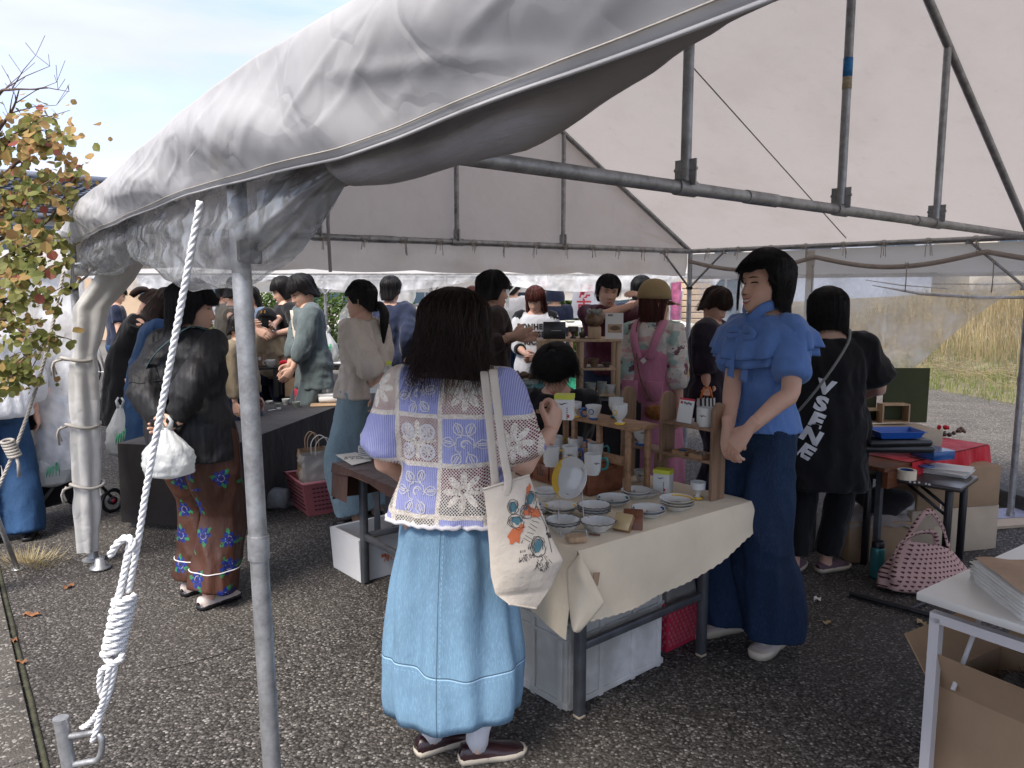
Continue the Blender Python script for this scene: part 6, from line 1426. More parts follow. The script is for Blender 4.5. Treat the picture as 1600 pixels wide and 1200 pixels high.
# riser
ri = empty('riser', (0, 0, 0), 0, 'black stepped display stand on the black table, behind the near tent pole', 'stand'); q = put(405, 622); rzz = .27
m = M(); m.box((q.x-.02, q.y+.1, bz+rzz), (.36, .2, .02), .2, bev=.003); m.build('board', MT['black_plastic'], ri, auto=40)
for x, y in ((-.17, .0), (.14, .05), (-.17, .17), (.13, .2)): m = M(); m.box((q.x+x, q.y+y, bz+rzz/2), (.035, .05, rzz-.012), .2); m.build('leg', MT['black_plastic'], ri, smooth=False)
zz = bz+rzz+.011
def at_z(px, y, z): return Vector(((px-800)/FPX*y*1.0, y, z))
yq = q.y+.1
cup(at_z(421, yq, zz), 0, 0, .046, .062, 'white teapot-like pot with dark leaf pattern on the black stand', None, 'ceramic', PI, .8, name='pot', cat='pot', mark=('bird', 0, 'glaze_dark'))
m = M(); m.ball((0, 0, .028), (.035, .03, .03), 14, 10); folds(m, .01, 30, 30); tag(m.build('red_pouch', MT['redcloth'], None, loc=at_z(442, yq+.02, zz)), 'red cloth pouch beside the leaf-patterned pot', 'pouch')
for i, (px, w, h, lb) in enumerate(((400, .13, .10, 'small cardboard display box behind the near pole with cards on it'), (382, .09, .07, 'lower cardboard box at the left end of the black stand'))):
    o = openbox('carton', 'box', lb, at_z(px, yq+.08, zz), .2, w, .1, h, 'card', .004); m = M()
    for k in range(3): m.box(((k-1)*.03, -.053, h*.7), (.022, .003, .03), rot=Matrix.Rotation(-.3, 3, 'X'))
    m.build('price_cards', MT['paper'], o, smooth=False)
o = openbox('carton', 'box', 'open cardboard box with a raised flap beside the woman in the grey cardigan', put(468, 618)+Vector((0, .05, 0)), .15, .26, .2, .17, 'card', .005); m = M(); m.box((.09, .02, .24), (.075, .006, .16), bev=.001); m.build('flap', MT['card'], o, smooth=False)
bo_ = empty('drink_bottle', put(467, 628), 0, 'clear plastic drink bottle with red label on the black table', 'bottle'); m = M(); m.lathe([(.030, 0), (.034, .01), (.034, .12), (.03, .145), (.014, .175), (.0135, .185)], n=20); m.build('bottle_body', MT['vinyl_clear'], bo_); m = M(); m.lathe([(.0345, .05), (.035, .052), (.035, .118), (.0345, .12)], n=20); m.build('label', MT['ink_red'], bo_); m = M(); m.lathe([(.0155, .18), (.0155, .2), (0, .2)], n=14); m.build('bottle_cap', MT['white_plastic'], bo_)
m = M(); m.lathe([(.0345, .0), (.0345, .04)], n=20); m.build('drink', MT['red_plastic'], bo_)
fbx = empty('food_container', put(516, 630)+up*.012, .2, 'white lidded plastic food container on a brown board', 'container'); m = M(); m.box((0, 0, .035), (.19, .12, .06), bev=.014); m.build('tub', MT['white_plastic'], fbx); m = M(); m.box((0, 0, .068), (.2, .13, .012), bev=.005); m.build('lid', MT['vinyl_white'], fbx)
blk('tray_board', 'board', 'thin brown board beneath the white food container', put(508, 633)+up*.005, (.24, .16, .008), Matrix.Rotation(.2, 3, 'Z'), 'card', .001)
blk('folded_bag', 'bag', 'flat black folded pouch behind the drink bottle on the black table', put(487, 622)+up*.012, (.14, .1, .02), Matrix.Rotation(.3, 3, 'Z'), 'black_plastic', .006)
for i, (px, py, r, h, mt_, lb) in enumerate(((463, 636, .035, .045, 'glaze_grey', 'squat patterned jar nearest the table edge by the drink bottle'), (447, 632, .035, .05, 'ceramic', 'white jar with green pattern left of the squat patterned jar'), (434, 637, .022, .035, 'glaze_grey', 'tiny white cup left of the two jars'), (421, 630, .032, .02, 'ceramic', 'shallow white dish left on the black table'), (404, 626, .036, .02, 'ceramic', 'shallow white dish beneath the black stand'), (409, 610, .028, .04, 'glaze_grey', 'grey cup beneath the black stand'), (436, 641, .02, .02, 'ceramic', 'tiny fragment-like cup at the cloth edge'), (385, 612, .04, .03, 'ceramic', 'white bowl beneath the black stand behind the pole'))):
    cup(put(px, py), 0, 0, r, h, lb, name='pot', cat='pot', taper=.7, mat=mt_)
for i, (px, py, w, d, rz, lb) in enumerate(((372, 645, .10, .03, .3, 'long white price slip at the left of the black table'), (402, 640, .09, .05, .1, 'white card lying left of the tiny cup'), (425, 641, .06, .02, .9, 'narrow white price slip at the front cloth edge'), (407, 634, .05, .03, -.4, 'small white card behind the price slips'))):
    blk('price_card', 'card', lb, put(px, py)+up*.002, (w, d, .003), Matrix.Rotation(rz, 3, 'Z'), 'paper', 0)
# folding table with plastic bag, further back
ft = empty('folding_table', (0, 0, 0), 0, 'far folding table with crossed legs behind the ponytailed woman', 'table'); yf = 7.2; zf = z_at(575, yf)
m = M(); m.box((-1.72, yf+.2, zf), (.85, .5, .025), bev=.004); m.build('tabletop', MT['conc'], ft, auto=40)
for s in (-1, 1):
    for k in (-1, 1): m = M(); m.tube([(-1.72+s*.3-.14*k, yf+.02+(.36 if s > 0 else 0), 0), (-1.72+s*.3*0+.14*k+s*.16, yf+.02+(.36 if s > 0 else 0), zf-.01)], .012, 8); m.build('leg', MT['steel_leg'], ft)
plate(Vector((-1.62, yf+.05, zf+.014)), 0, 0, .10, 2, 'pale wide dish on the far folding table', None, mark=False)
def plasticbag(loc, rz, w, h, label, green=True, d=None, neck=None):
    d = d or w*.55; r = empty('plastic_bag', loc, rz, label, 'bag'); m = M()
    def f(u, v):
        a = 2*PI*u; q = v; rr = interp(q, [0, .08, .3, .6, .85, 1], [.2, .85, 1, .82, .38, .13]); o = 1+.12*noise.noise(Vector((math.cos(a)*2, math.sin(a)*2, q*5)))+.06*math.sin(a*9+q*4)*q+.05*noise.noise(Vector((math.cos(a)*7, math.sin(a)*7, q*14)))
        return Vector((w/2*rr*o*math.cos(a), d/2*rr*o*math.sin(a), -h+h*q))
    m.grid(f, 64, 34, closeu=True); m.add([(0, 0, -h+.002)], []); m.build('bag_body', MT['pbag'], r)
    m = M(); m.tube([(-w*.05, 0, -h*.05), (-w*.11, .01, .03), (-.01, .015, .055)], [.014, .009, .006], 8); m.tube([(w*.05, 0, -h*.05), (w*.11, -.01, .03), (.01, -.01, .055)], [.014, .009, .006], 8); m.build('handle', MT['pbag'], r)
    if green:
        m = M()
        for k in range(5): m.tube([(w*(-.18+.07*k), -d*.52-.004, -h*.72), (w*(-.15+.07*k), -d*.54-.004, -h*.62+.02*k), (w*(-.12+.07*k), -d*.5-.004, -h*.5)], [.002, .006, .002], 6, flat=.3)
        m.build('printed_logo', plain('green print', (.05, .36, .18), .6) if 'green print' not in bpy.data.materials else bpy.data.materials['green print'], r)
    return r
_pb = Mat('thin white plastic bag', (.74, .76, .76), .35, spec=.5); _pb.bump(_pb.noise(26, 6, .6, stretch=(1, 1, .5)), .012); _pb.translucent(.45); MT['pbag'] = _pb.m
plasticbag(Vector((-1.78, yf+.18, zf+.34)), .3, .22, .32, 'white plastic bag with green print standing on the far folding table')
o = openbox('carton', 'box', 'small brown box standing on the far folding table', Vector((-1.50, yf+.25, zf+.014)), .3, .14, .12, .14, 'card', .004)
# ---- wooden display shelf in the middle
ms = empty('display_shelf', (0, 0, 0), 0, 'light wooden two-tier display shelf with pottery in the middle of the market', 'shelf'); ym = 4.55
def mp(px, py, dy=0): return pt(px, py, ym+dy)
ztop = mp(900, 532).z; xs_ = [mp(p, 530).x for p in (858, 909, 967)]; zs1, zs2 = mp(900, 577).z, mp(900, 618).z; zt_ = .55
m = M(); m.box(((xs_[0]+xs_[2])/2, ym+.12, ztop), (xs_[2]-xs_[0]+.03, .26, .016), bev=.002); m.build('shelf_board', MT['ply'], ms, auto=40)
for z in (zs1, zs2): m = M(); m.box(((xs_[1]+xs_[2])/2, ym+.12, z), (xs_[2]-xs_[1]-.03, .24, .014), bev=.002); m.build('shelf_board', MT['ply'], ms, auto=40)
for x in xs_:
    for yy_ in (.0, .22): m = M(); m.box((x, ym+.01+yy_, (ztop+zs2)/2-.01), (.025, .025, ztop-zs2+.0), bev=.002); m.build('upright', MT['ply'], ms, auto=40)
m = M(); q = (mp(835, 532)+mp(862, 532))/2; m.box((q.x+.01, ym+.10, (ztop+zs2)/2), (.085, .2, ztop-zs2), bev=.003); m.build('side_panel', MT['ply'], ms, auto=40)
mt2 = empty('display_table', (0, 0, 0), 0, 'dark-clothed table carrying the light wooden display shelf', 'table')
m = M(); m.box(((xs_[0]+xs_[2])/2-.02, ym+.15, zs2-.03), (.66, .5, .025)); m.build('tabletop', MT['blackcloth'], mt2, smooth=False)
m = M(); m.grid(lambda u, v: Vector(((xs_[0]+xs_[2])/2-.02+(u-.5)*.68, ym-.16-.02*v*math.sin(u*30), zs2-.018-(zs2-.06)*v)), 60, 6); m.build('table_skirt', MT['blackcloth'], mt2)
for s in (-1, 1):
    for t in (0, .44): m = M(); m.box(((xs_[0]+xs_[2])/2-.02+s*.3, ym-.1+t, zs2/2-.02), (.03, .03, zs2-.05)); m.build('leg', MT['steel_leg'], mt2, smooth=False)
bx = empty('sign_board', (0, 0, 0), 0, 'small black sign board standing on top of the light wooden shelf', 'sign'); a, b = mp(849, 503), mp(884, 530); m = M(); m.box(((a.x+b.x)/2, ym+.02, (a.z+b.z)/2), (b.x-a.x, .012, a.z-b.z), bev=.003); m.build('board', MT['black_plastic'], bx, auto=40)
t = text_mesh('——', .03, ext=.0003); M().join(t, Matrix.Translation(Vector(((a.x+b.x)/2+.01, ym+.0125, (a.z+b.z)/2))) @ Matrix.Rotation(PI/2, 4, 'X')).build('lettering', MT['paper'], bx, smooth=False)
a, b = mp(921, 511), mp(940, 530); blk('wooden_block', 'block', 'light wooden block plinth under the rough clay sculpture', Vector(((a.x+b.x)/2, ym+.06, (a.z+b.z)/2)), (b.x-a.x, .07, a.z-b.z), Matrix.Identity(3), 'ply')
q = Vector(((a.x+b.x)/2, ym+.06, a.z+.001)); sc2 = empty('clay_sculpture', q, 0, 'rough brown clay sculpture with curly top on the wooden block', 'sculpture'); m = M(); m.lathe([(.025, 0), (.05, .02), (.056, .045), (.045, .065), (.03, .075), (0, .078)], n=20); folds(m, .012, 40, 30); m.build('vessel', MT['glaze_brown'], sc2); m = M(); rr_ = random.Random(3)
for k in range(14): a_ = k*.9; c_ = Vector((.035*math.cos(a_), .03*math.sin(a_), .07+.015*rr_.random())); m.tube([c_+Vector((.012*math.cos(t*1.3+k), .008*math.sin(t*2), .012*math.sin(t*1.3+k)+.01)) for t in range(6)], .004, 6)
m.build('curls', MT['glaze_grey'], sc2)
a, b = mp(946, 489), mp(976, 530); ph = empty('photo_card', Vector(((a.x+b.x)/2, ym+.03, b.z)), -.08, 'cream card with a photo of a loaf, propped on the wooden shelf', 'card'); hh_ = a.z-b.z; ww_ = b.x-a.x
tl = Matrix.Rotation(R(-8), 4, 'X'); m = M(); m.box((0, 0, hh_/2), (ww_*.92, .004, hh_)); m.v = [tuple(tl @ Vector(p)) for p in m.v]; m.build('card', MT['paper'], ph, smooth=False)
m = M(); m.box((.003, -.0026, hh_*.4), (ww_*.72, .001, hh_*.33)); m.v = [tuple(tl @ Vector(p)) for p in m.v]; m.build('photo', plain('photo ground', (.4, .28, .16), .5, 0, .3, 40), ph, smooth=False)
m = M(); m.ball((.005, -.0032, hh_*.41), (ww_*.28, .001, hh_*.085), 16, 8); m.ball((.005, -.0034, hh_*.45), (ww_*.2, .001, hh_*.06), 16, 8); m.v = [tuple(tl @ Vector(p)) for p in m.v]; m.build('photo_loaf', MT['glaze_brown'], ph)
m = M(); m.box((-ww_*.2, -.0026, hh_*.93), (ww_*.25, .001, .004)); m.box((-ww_*.2, -.0026, hh_*.89), (ww_*.25, .001, .004)); m.v = [tuple(tl @ Vector(p)) for p in m.v]; m.build('lettering', MT['ink'], ph, smooth=False)
for px, r, h, fh, mt_, lb in ((897, .032, .07, .03, 'glaze_dark', 'dark goblet on the wooden shelf between sign board and sculpture'), (912, .022, .035, 0, 'glaze_dark', 'small dark teapot left of the wooden block')):
    q = mp(px, 530); q.z = ztop+.009; q.y = ym+.08; cup(q, 0, 0, r, h, lb, name='goblet' if fh else 'teapot', cat='goblet' if fh else 'teapot', footh=fh, mat=mt_)
blk('slate_tray', 'tray', 'thin rusty tray on the wooden shelf beside the teapot', Vector((mp(918, 530).x, ym+.04, ztop+.011)), (.09, .08, .005), Matrix.Identity(3), 'glaze_brown', .001)
for px, z, r, h, mt_, lb in ((930, zs1, .03, .055, 'glaze_brown', 'lumpy brown pot on the middle board of the wooden shelf'), (950, zs1, .028, .03, 'glaze_dark', 'dark lidded pot on the middle board of the wooden shelf'), (913, zs1-.0, .03, .05, 'glaze_brown', 'rust cup at the left of the middle board'), (958, zs2, .036, .05, 'ceramic', 'white bowl on the lowest board, right'), (943, zs2, .03, .07, 'glaze_grey', 'grey flame-shaped vase on the lowest board'), (925, zs2, .034, .065, 'glaze_grey', 'green-grey jagged vase on the lowest board'), (933, zs2, .03, .03, 'glaze_brown', 'brown saucer cup between the jagged vases')):
    cup(Vector((mp(px, 500).x, ym+.04+(.08 if px in (933,) else 0), z+.008)), 0, 0, r, h, lb, name='pot', cat='pot', taper=.75, mat=mt_)
m = M(); m.box((mp(935, 500).x, ym+.07, zs1+.010), (.13, .1, .005), bev=.001); tag(m.build('slate_tray', MT['glaze_dark'], None, smooth=False), 'dark slate tray on the middle board of the wooden shelf', 'tray')
# metal racks with silver ware far behind
rk = empty('display_table', (0, 0, 0), 0, 'white-topped table full of silver dishes behind the wooden shelf', 'table'); yr = 8.0; zr = z_at(508, yr); m = M(); m.box((.95, yr+.4, zr), (1.9, .9, .03)); m.build('tabletop', MT['paper'], rk, smooth=False)
for x in (.1, .55, 1.0, 1.8): m = M(); m.tube([(x, yr+.02, 0), (x, yr+.02, zr)], .014, 8); m.build('leg', MT['steel'], rk)
m = M(); m.grid(lambda u, v: Vector((.35+u*.85, yr+.04+.01*math.sin(u*40), lerp(.62, .25, v))), 40, 3); m.build('green_net', plain('green crate net', (.03, .3, .17), .7, 0, .4, 40), rk)
for i in range(9): plate(Vector((.25+.19*i, yr+.12+.1*(i % 3), zr+.016)), 0, 0, .07+.02*(i % 2), 1, ('silver-grey dish', 'small white dish', 'wide grey dish', 'pale dish', 'shallow steel-coloured dish', 'grey bowl-like dish', 'broad pale dish', 'little grey dish', 'last grey dish')[i]+', number %s from the left, on the far white table' % ('one', 'two', 'three', 'four', 'five', 'six', 'seven', 'eight', 'nine')[i], None, mark=False, mat='glaze_grey' if i % 3 else 'ceramic')[0]['group'] = 'dishes on the far white table'
pbw = cup(pt(820, 605, 4.2), 0, 0, .085, .05, 'grey-green bowl of wrapped snacks behind the right shoulder of the main woman', name='bowl', cat='bowl', taper=.55, mat='glaze_grey')
m = M(); rr_ = random.Random(8)
for k in range(9): m.ball((rr_.uniform(-.05, .05), rr_.uniform(-.04, .04), .05+rr_.uniform(0, .02)), (.028, .02, .014), 8, 6, rot=Euler((rr_.random()*2, rr_.random()*2, rr_.random()*3)).to_matrix())
m.build('contents', MT['glaze_brown'], pbw)
st_ = empty('side_table', (0, 0, 0), 0, 'teal-clothed table behind the right shoulder of the main woman', 'table'); q = pt(820, 607, 4.2); m = M(); m.box((q.x-.12, q.y+.1, q.z-.02), (.75, .55, .025)); m.build('tabletop', plain('teal cloth', (.02, .17, .2), .8), st_, smooth=False)
for x, y in ((-.45, -.12), (.2, -.12), (.2, .32), (-.45, .32)): m = M(); m.box((q.x+x, q.y+y, q.z/2-.02), (.03, .03, q.z-.04)); m.build('leg', MT['steel_leg'], st_, smooth=False)
bo2 = empty('drink_bottle', pt(608, 600, 4.3), 0, 'clear bottle with lime cap beside the left shoulder of the main woman', 'bottle'); m = M(); m.lathe([(.028, 0), (.031, .01), (.03, .075), (.02, .1), (.012, .11)], n=18); m.build('bottle_body', MT['vinyl_clear'], bo2); m = M(); m.lathe([(.0145, .108), (.0145, .13), (0, .13)], n=14); m.build('bottle_cap', MT['lime'], bo2)
st3 = empty('side_table', (0, 0, 0), 0, 'small table left behind the main woman carrying the lime-capped bottle', 'table'); q = pt(612, 602, 4.3); m = M(); m.box((q.x+.2, q.y+.1, q.z-.015), (.6, .45, .025)); m.build('tabletop', MT['white_card'], st3, smooth=False)
for x, y in ((-.08, -.1), (.48, -.1), (.48, .28), (-.08, .28)): m = M(); m.box((q.x+x, q.y+y, q.z/2-.014), (.03, .03, q.z-.03)); m.build('leg', MT['steel_leg'], st3, smooth=False)
# ---- right side: black folding table, boxes, bags
fz = .53; c1, c2, c3 = gp(1341, 738, fz), gp(1492, 762, fz), gp(1543, 744, fz)
u1 = (c2-c1); L1_ = u1.length; u1.normalize(); u2 = Vector((-u1.y, u1.x, 0)); c1 = Vector((c1.x, c1.y, 0)); W2 = .36
bt2 = empty('folding_table', (0, 0, 0), 0, 'dark brown folding table with black legs at the right, piled with papers', 'table'); A2 = math.atan2(u1.y, u1.x)
m = M(); q = c1+u1*(L1_/2)+u2*W2/2; m.box((q.x, q.y, fz-.012), (L1_+.06, W2, .024), A2, bev=.008); m.build('tabletop', MT['steel_dark'] if False else plain('dark wood laminate top', (.05, .04, .035), .3, 0, .2), bt2, auto=40)
for a, b in ((L1_-.03, .03), (L1_-.03, W2-.03), (.05, .03), (.05, W2-.03)): m = M(); q = c1+u1*a+u2*b; m.box((q.x, q.y, fz/2-.012), (.035, .035, fz-.03), A2, bev=.004); m.build('leg', MT['black_plastic'], bt2, auto=40)
m = M(); q = c1+u1*(L1_-.03)+u2*.03; m.tube([q+up*.36, c1+u1*(L1_-.24)+u2*.05+up*(fz-.03)], .009, 8); m.tube([q+up*.40+u2*.02, c1+u1*(L1_-.2)+u2*.09+up*(fz-.03)], .009, 8); m.build('folding_brace', MT['black_plastic'], bt2)
m = M(); q0_ = gp(1328, 932); q1_ = gp(1440, 962); m.tube([q0_+up*.015, q1_+up*.015, q1_+(q1_-q0_)*.35+up*.015], .014, 10); m.tube([gp(1418, 958)+up*.015, gp(1470, 935)+up*.012], .008, 8); tag(m.build('metal_bar', MT['black_plastic'], None, auto=40), 'black metal stand bar lying on the asphalt in front of the patterned bag', 'bar')
def papers(px, py, n, w, d, label, rz, mat='paper', zb=fz, th=.004):
    c = gp(px, py, zb+.002); r = empty('paper_stack', c, rz, label, 'papers'); q = random.Random(n)
    for k in range(n): m = M(); m.grid(lambda u, v: Vector(((u-.5)*w+q_[0], (v-.5)*d+q_[1], k*th+.006*abs(noise.noise(Vector((u*2+k, v*2, k)))))), 6, 6) if False else None; q_ = (q.uniform(-.02, .02), q.uniform(-.015, .015)); m = M(); m.box((q_[0], q_[1], k*th+th/2), (w, d, th*.9), q.uniform(-.12, .12)); m.build('sheet', MT[mat], r, smooth=False)
    return r
papers(1470, 737, 7, .30, .16, 'wide stack of pale wrapping sheets on the dark folding table', A2, th=.005)
papers(1405, 728, 6, .17, .12, 'creased stack of off-white sheets at the back left of the dark folding table', A2+.3, th=.006)
tr2 = empty('tape_roll', gp(1416, 748, fz+.001), 0, 'thick roll of cream packing tape on the dark folding table', 'tape'); m = M(); m.lathe([(.052, 0), (.052, .05), (.036, .05), (.036, 0), (.052, 0)], n=32); m.v = [(p[0]*.95, p[1]*.95, p[2]) for p in m.v]; m.build('tape', MT['creamcloth'], tr2, auto=40); m = M(); m.lathe([(.0335, .0), (.0335, .0505), (.031, .0505), (.031, 0)], n=28); m.build('core', MT['glaze_blue'], tr2, auto=40)
blk('phone_case', 'phone', 'dark blue phone lying on the wrapping sheets', gp(1440, 726, fz+.045), (.075, .12, .008), Matrix.Rotation(A2+1.0, 3, 'Z'), 'glaze_blue')
mk = empty('marker_pen', gp(1372, 733, fz+.008), 0, 'silver marker pen lying at the left end of the dark folding table', 'pen'); m = M(); m.tube([(-.03, -.02, 0), (.03, .025, 0)], .006, 8); m.build('barrel', MT['steel'], mk); m = M(); m.tube([(.03, .025, 0), (.042, .034, 0)], .0065, 8); m.build('pen_cap', MT['black_plastic'], mk)
for i, (px, py) in enumerate(((1372, 744), (1381, 745), (1390, 746), (1422, 753), (1429, 754), (1436, 754), (1447, 756), (1452, 757))): o = blk('paper_clip_tag', 'tag', 'tiny white tag at the front edge of the dark folding table, '+('first', 'second', 'third', 'fourth', 'fifth', 'sixth', 'seventh', 'last')[i]+' from the left', gp(px, py, fz+.004), (.010, .016, .006), Matrix.Rotation(A2+.3, 3, 'Z'), 'white_card', .001); o['group'] = 'tags on the dark folding table edge'
# table with red cloth behind
rt2 = empty('display_table', (0, 0, 0), 0, 'red-clothed table behind the dark folding table at the right', 'table'); rz2 = .60; ra, rb2 = gp(1395, 728, rz2), gp(1542, 694, rz2); ud = (rb2-ra); ud.z = 0; LL = ud.length; ud.normalize(); uv_ = Vector((-ud.y, ud.x, 0)); ra0 = Vector((ra.x, ra.y, 0)); ag = math.atan2(ud.y, ud.x)
ra0 -= ud*.08; LL += .08
m = M(); q = ra0+ud*LL/2+uv_*.25; m.box((q.x, q.y, rz2-.015), (LL, .5, .02), ag); m.build('tabletop', MT['wood_red'], rt2, smooth=False)
for a, b in ((.05, .05), (LL-.05, .05), (.05, .45), (LL-.05, .45)): m = M(); q = ra0+ud*a+uv_*b; m.box((q.x, q.y, rz2/2-.014), (.03, .03, rz2-.026), ag); m.build('leg', MT['steel_leg'], rt2, smooth=False)
m = M(); m.box(ra0+ud*.24-uv_*.0+up*(rz2-.07), (.46, .03, .09), ag); m.build('apron', MT['wood_red'], rt2, smooth=False)
s_ = .25
m = M(); m.grid(lambda u, v: ra0+ud*lerp(s_, LL+.01, u)+uv_*(.51*v)+up*(rz2-.002+.003*noise.noise(Vector((u*9, v*5, 0)))), 20, 10); m.grid(lambda u, v: ra0+ud*lerp(s_, LL+.01, u)-uv_*(.012+.02*v*(1+math.sin(u*22)))+up*(rz2-.002-.12*v*(1+.15*math.sin(u*9))), 60, 8, flip=True); m.grid(lambda u, v: ra0+ud*(LL+.012+.02*v*(1+math.sin(u*18)))+uv_*(.51*u)+up*(rz2-.002-.13*v), 30, 8, flip=True)
tag(m.build('tablecloth', MT['redcloth'], None), 'bright red cloth draped over the table at the right', 'tablecloth')
def onr(a, b, z=0): return ra0+ud*a+uv_*b+up*(rz2+z)
# green screen, boxes, blue tray
gs = empty('folding_screen', (0, 0, 0), 0, 'dark olive folding display board standing on the right table', 'screen'); a, b = pt(1383, 575, 4.75), pt(1447, 660, 4.75); m = M(); m.box(((a.x+b.x)/2, 4.75, (a.z+b.z)/2), (b.x-a.x, .012, a.z-b.z)); m.build('panel', plain('olive cloth board', (.045, .055, .018), .8, 0, .2, 5), gs, smooth=False); m = M(); m.box((a.x-.12, 4.79, (a.z+b.z)/2), (.22, .012, a.z-b.z), .25); m.build('panel', bpy.data.materials['olive cloth board'], gs, smooth=False)
def cube_shelf(px0, px1, py0, py1, y, label):
    a, b = pt(px0, py0, y), pt(px1, py1, y); r = empty('box_frame', ((a.x+b.x)/2, y, (a.z+b.z)/2), 0, label, 'frame'); w, h = b.x-a.x, a.z-b.z; m = M(); t = .008
    for x, z, ww, hh in ((0, h/2-t/2, w, t), (0, -h/2+t/2, w, t), (-w/2+t/2, 0, t, h-2*t), (w/2-t/2, 0, t, h-2*t)): m.box((x, .04, z), (ww, .08, hh))
    m.build('frame_sides', MT['ply'], r, smooth=False); m = M(); m.box((0, .078, 0), (w-2*t, .004, h-2*t)); m.build('back_panel', bpy.data.materials['olive cloth board'], r, smooth=False)
cube_shelf(1380, 1421, 632, 661, 4.55, 'pale wooden box frame before the olive display board'); cube_shelf(1355, 1380, 640, 661, 4.6, 'narrower wooden box frame half behind the woman in black')
q = pt(1405, 690, 4.35); op = empty('flat_carton', (q.x, q.y, q.z), .1, 'flat brown carton under the olive display board', 'box'); m = M(); m.box((0.05, .12, .015), (.42, .26, .09), bev=.003); m.build('carton', MT['card_lt'], op, auto=40)
q = pt(1398, 682, 4.0); btr = empty('blue_tray', (q.x, q.y, q.z+.0), .05, 'bright blue plastic tray stacked on folded black cases', 'tray'); m = M(); w, d, h = .24, .15, .035
m.add([(-w/2*.85, -d/2*.8, 0), (w/2*.85, -d/2*.8, 0), (w/2*.85, d/2*.8, 0), (-w/2*.85, d/2*.8, 0), (-w/2, -d/2, h), (w/2, -d/2, h), (w/2, d/2, h), (-w/2, d/2, h), (-w/2*1.06, -d/2*1.1, h), (w/2*1.06, -d/2*1.1, h), (w/2*1.06, d/2*1.1, h), (-w/2*1.06, d/2*1.1, h)], [(0, 3, 2, 1), (0, 1, 5, 4), (1, 2, 6, 5), (2, 3, 7, 6), (3, 0, 4, 7), (4, 5, 9, 8), (5, 6, 10, 9), (6, 7, 11, 10), (7, 4, 8, 11)]); o = m.build('tray_shell', MT['blue_plastic'], btr, smooth=False); md = o.modifiers.new('t', 'SOLIDIFY'); md.thickness = .003
blk('zip_case', 'case', 'black zipped flat case beneath the blue tray', Vector((q.x-.01, q.y+.03, q.z-.02)), (.34, .24, .03), Matrix.Rotation(.05, 3, 'Z'), 'black_plastic', .01)
blk('zip_case', 'case', 'second black flat case at the bottom of the pile under the blue tray', Vector((q.x+.0, q.y+.05, q.z-.055)), (.36, .26, .034), Matrix.Rotation(-.05, 3, 'Z'), 'black_plastic', .01)
q = pt(1458, 688, 4.25); blk('black_box', 'box', 'glossy black box with blue edge on the red cloth', Vector((q.x, q.y, rz2+.035)), (.15, .17, .05), Matrix.Rotation(.3, 3, 'Z'), 'glaze_blue', .004)
for px, py, mt_, lb in ((1474, 668, 'redcloth', 'red knitted figure ornament on the red cloth'), (1481, 675, 'glaze_dark', 'dark small ornament beside the red knitted figure'), (1500, 672, 'glaze_brown', 'brown beaded ornament at the back of the red cloth')):
    m = M(); rr_ = random.Random(px)
    for k in range(7): m.ball((rr_.uniform(-.03, .03), rr_.uniform(-.02, .02), .015+rr_.uniform(0, .03)), rr_.uniform(.01, .017), 8, 6)
    q = gp(px, py+8, rz2+.0); tag(m.build('ornament', MT[mt_], None, loc=(q.x, q.y, rz2)), lb, 'ornament')
# boxes under
def carton(x, y, z, w, d, h, rz, label, mat='card', flaps=False):
    r = empty('carton', (x, y, z), rz, label, 'box'); 
    if flaps:
        m = M(); t = .005
        for sx, sy, ww, dd_ in ((0, -1, w, t), (0, 1, w, t), (-1, 0, t, d-2*t), (1, 0, t, d-2*t)): m.box((sx*(w-t)/2, sy*(d-t)/2, h/2), (ww, dd_, h))
        m.box((0, 0, .003), (w-.012, d-.012, .005)); m.build('carton_walls', MT[mat], r, smooth=False)
    else:
        m = M(); m.box((0, 0, h/2), (w, d, h), bev=.004); m.build('carton_body', MT[mat], r, auto=40); m = M(); m.box((0, 0, h+.0006), (w*.98, .05, .0008)); m.build('tape_strip', MT['card_lt'], r, smooth=False)
    return r
q = gp(1350, 882); carton(q.x+.1, q.y+.18, 0, .36, .30, .24, .0, 'brown carton on the ground behind the teal bottle'); 
q = gp(1470, 880); carton(q.x+.13, q.y+.34, 0, .62, .34, .27, .25, 'wide brown carton with dark lettering, lowest right under the table', 'card_lt'); ccx, ccy = q.x+.13, q.y+.34
carton(ccx+.02, ccy+.02, .272, .56, .36, .24, .2, 'upper brown carton stacked on the lettered carton at the right')
q = gp(1400, 868); cb = carton(q.x+.1, q.y+.12, 0, .38, .24, .17, .1, 'pale low carton holding the white plastic tub', 'card_lt')
tub = empty('plastic_tub', (q.x+.13, q.y+.12, .172), .1, 'translucent white tub strapped with black band behind the patterned bag', 'tub'); m = M(); m.box((0, 0, .08), (.28, .2, .16), bev=.015); m.build('tub_body', MT['crate'], tub); m = M(); m.tube([(-.02, -.103, .0), (-.02, -.103, .163), (-.02, .103, .163), (-.02, .103, 0)], [(.003, .006)]*4, 6); m.build('strap', MT['black_plastic'], tub)
q = gp(1350, 882); m = M(); m.grid(lambda u, v: Vector((q.x-.08+u*.36, q.y+.02+v*.26, .25+.03*noise.noise(Vector((u*4, v*4, 0)))+.03*math.sin(u*PI)-.06*max(0, .12-v)/.12)), 30, 20); tag(m.build('grey_cloth', MT['kraft'] if False else plain('grey brown cloth', (.26, .22, .19), .9, 0, .15, 10, .003, 30), None), 'crumpled grey-brown cloth over the carton behind the teal bottle', 'cloth')
m = M(); m.ball((q.x+.16, q.y+.14, .34), (.13, .10, .07), 20, 12); folds(m, .03, 12, 12); tag(m.build('black_bag', MT['blackcloth'], None), 'slumped black cloth bag on the crumpled grey cloth', 'bag')
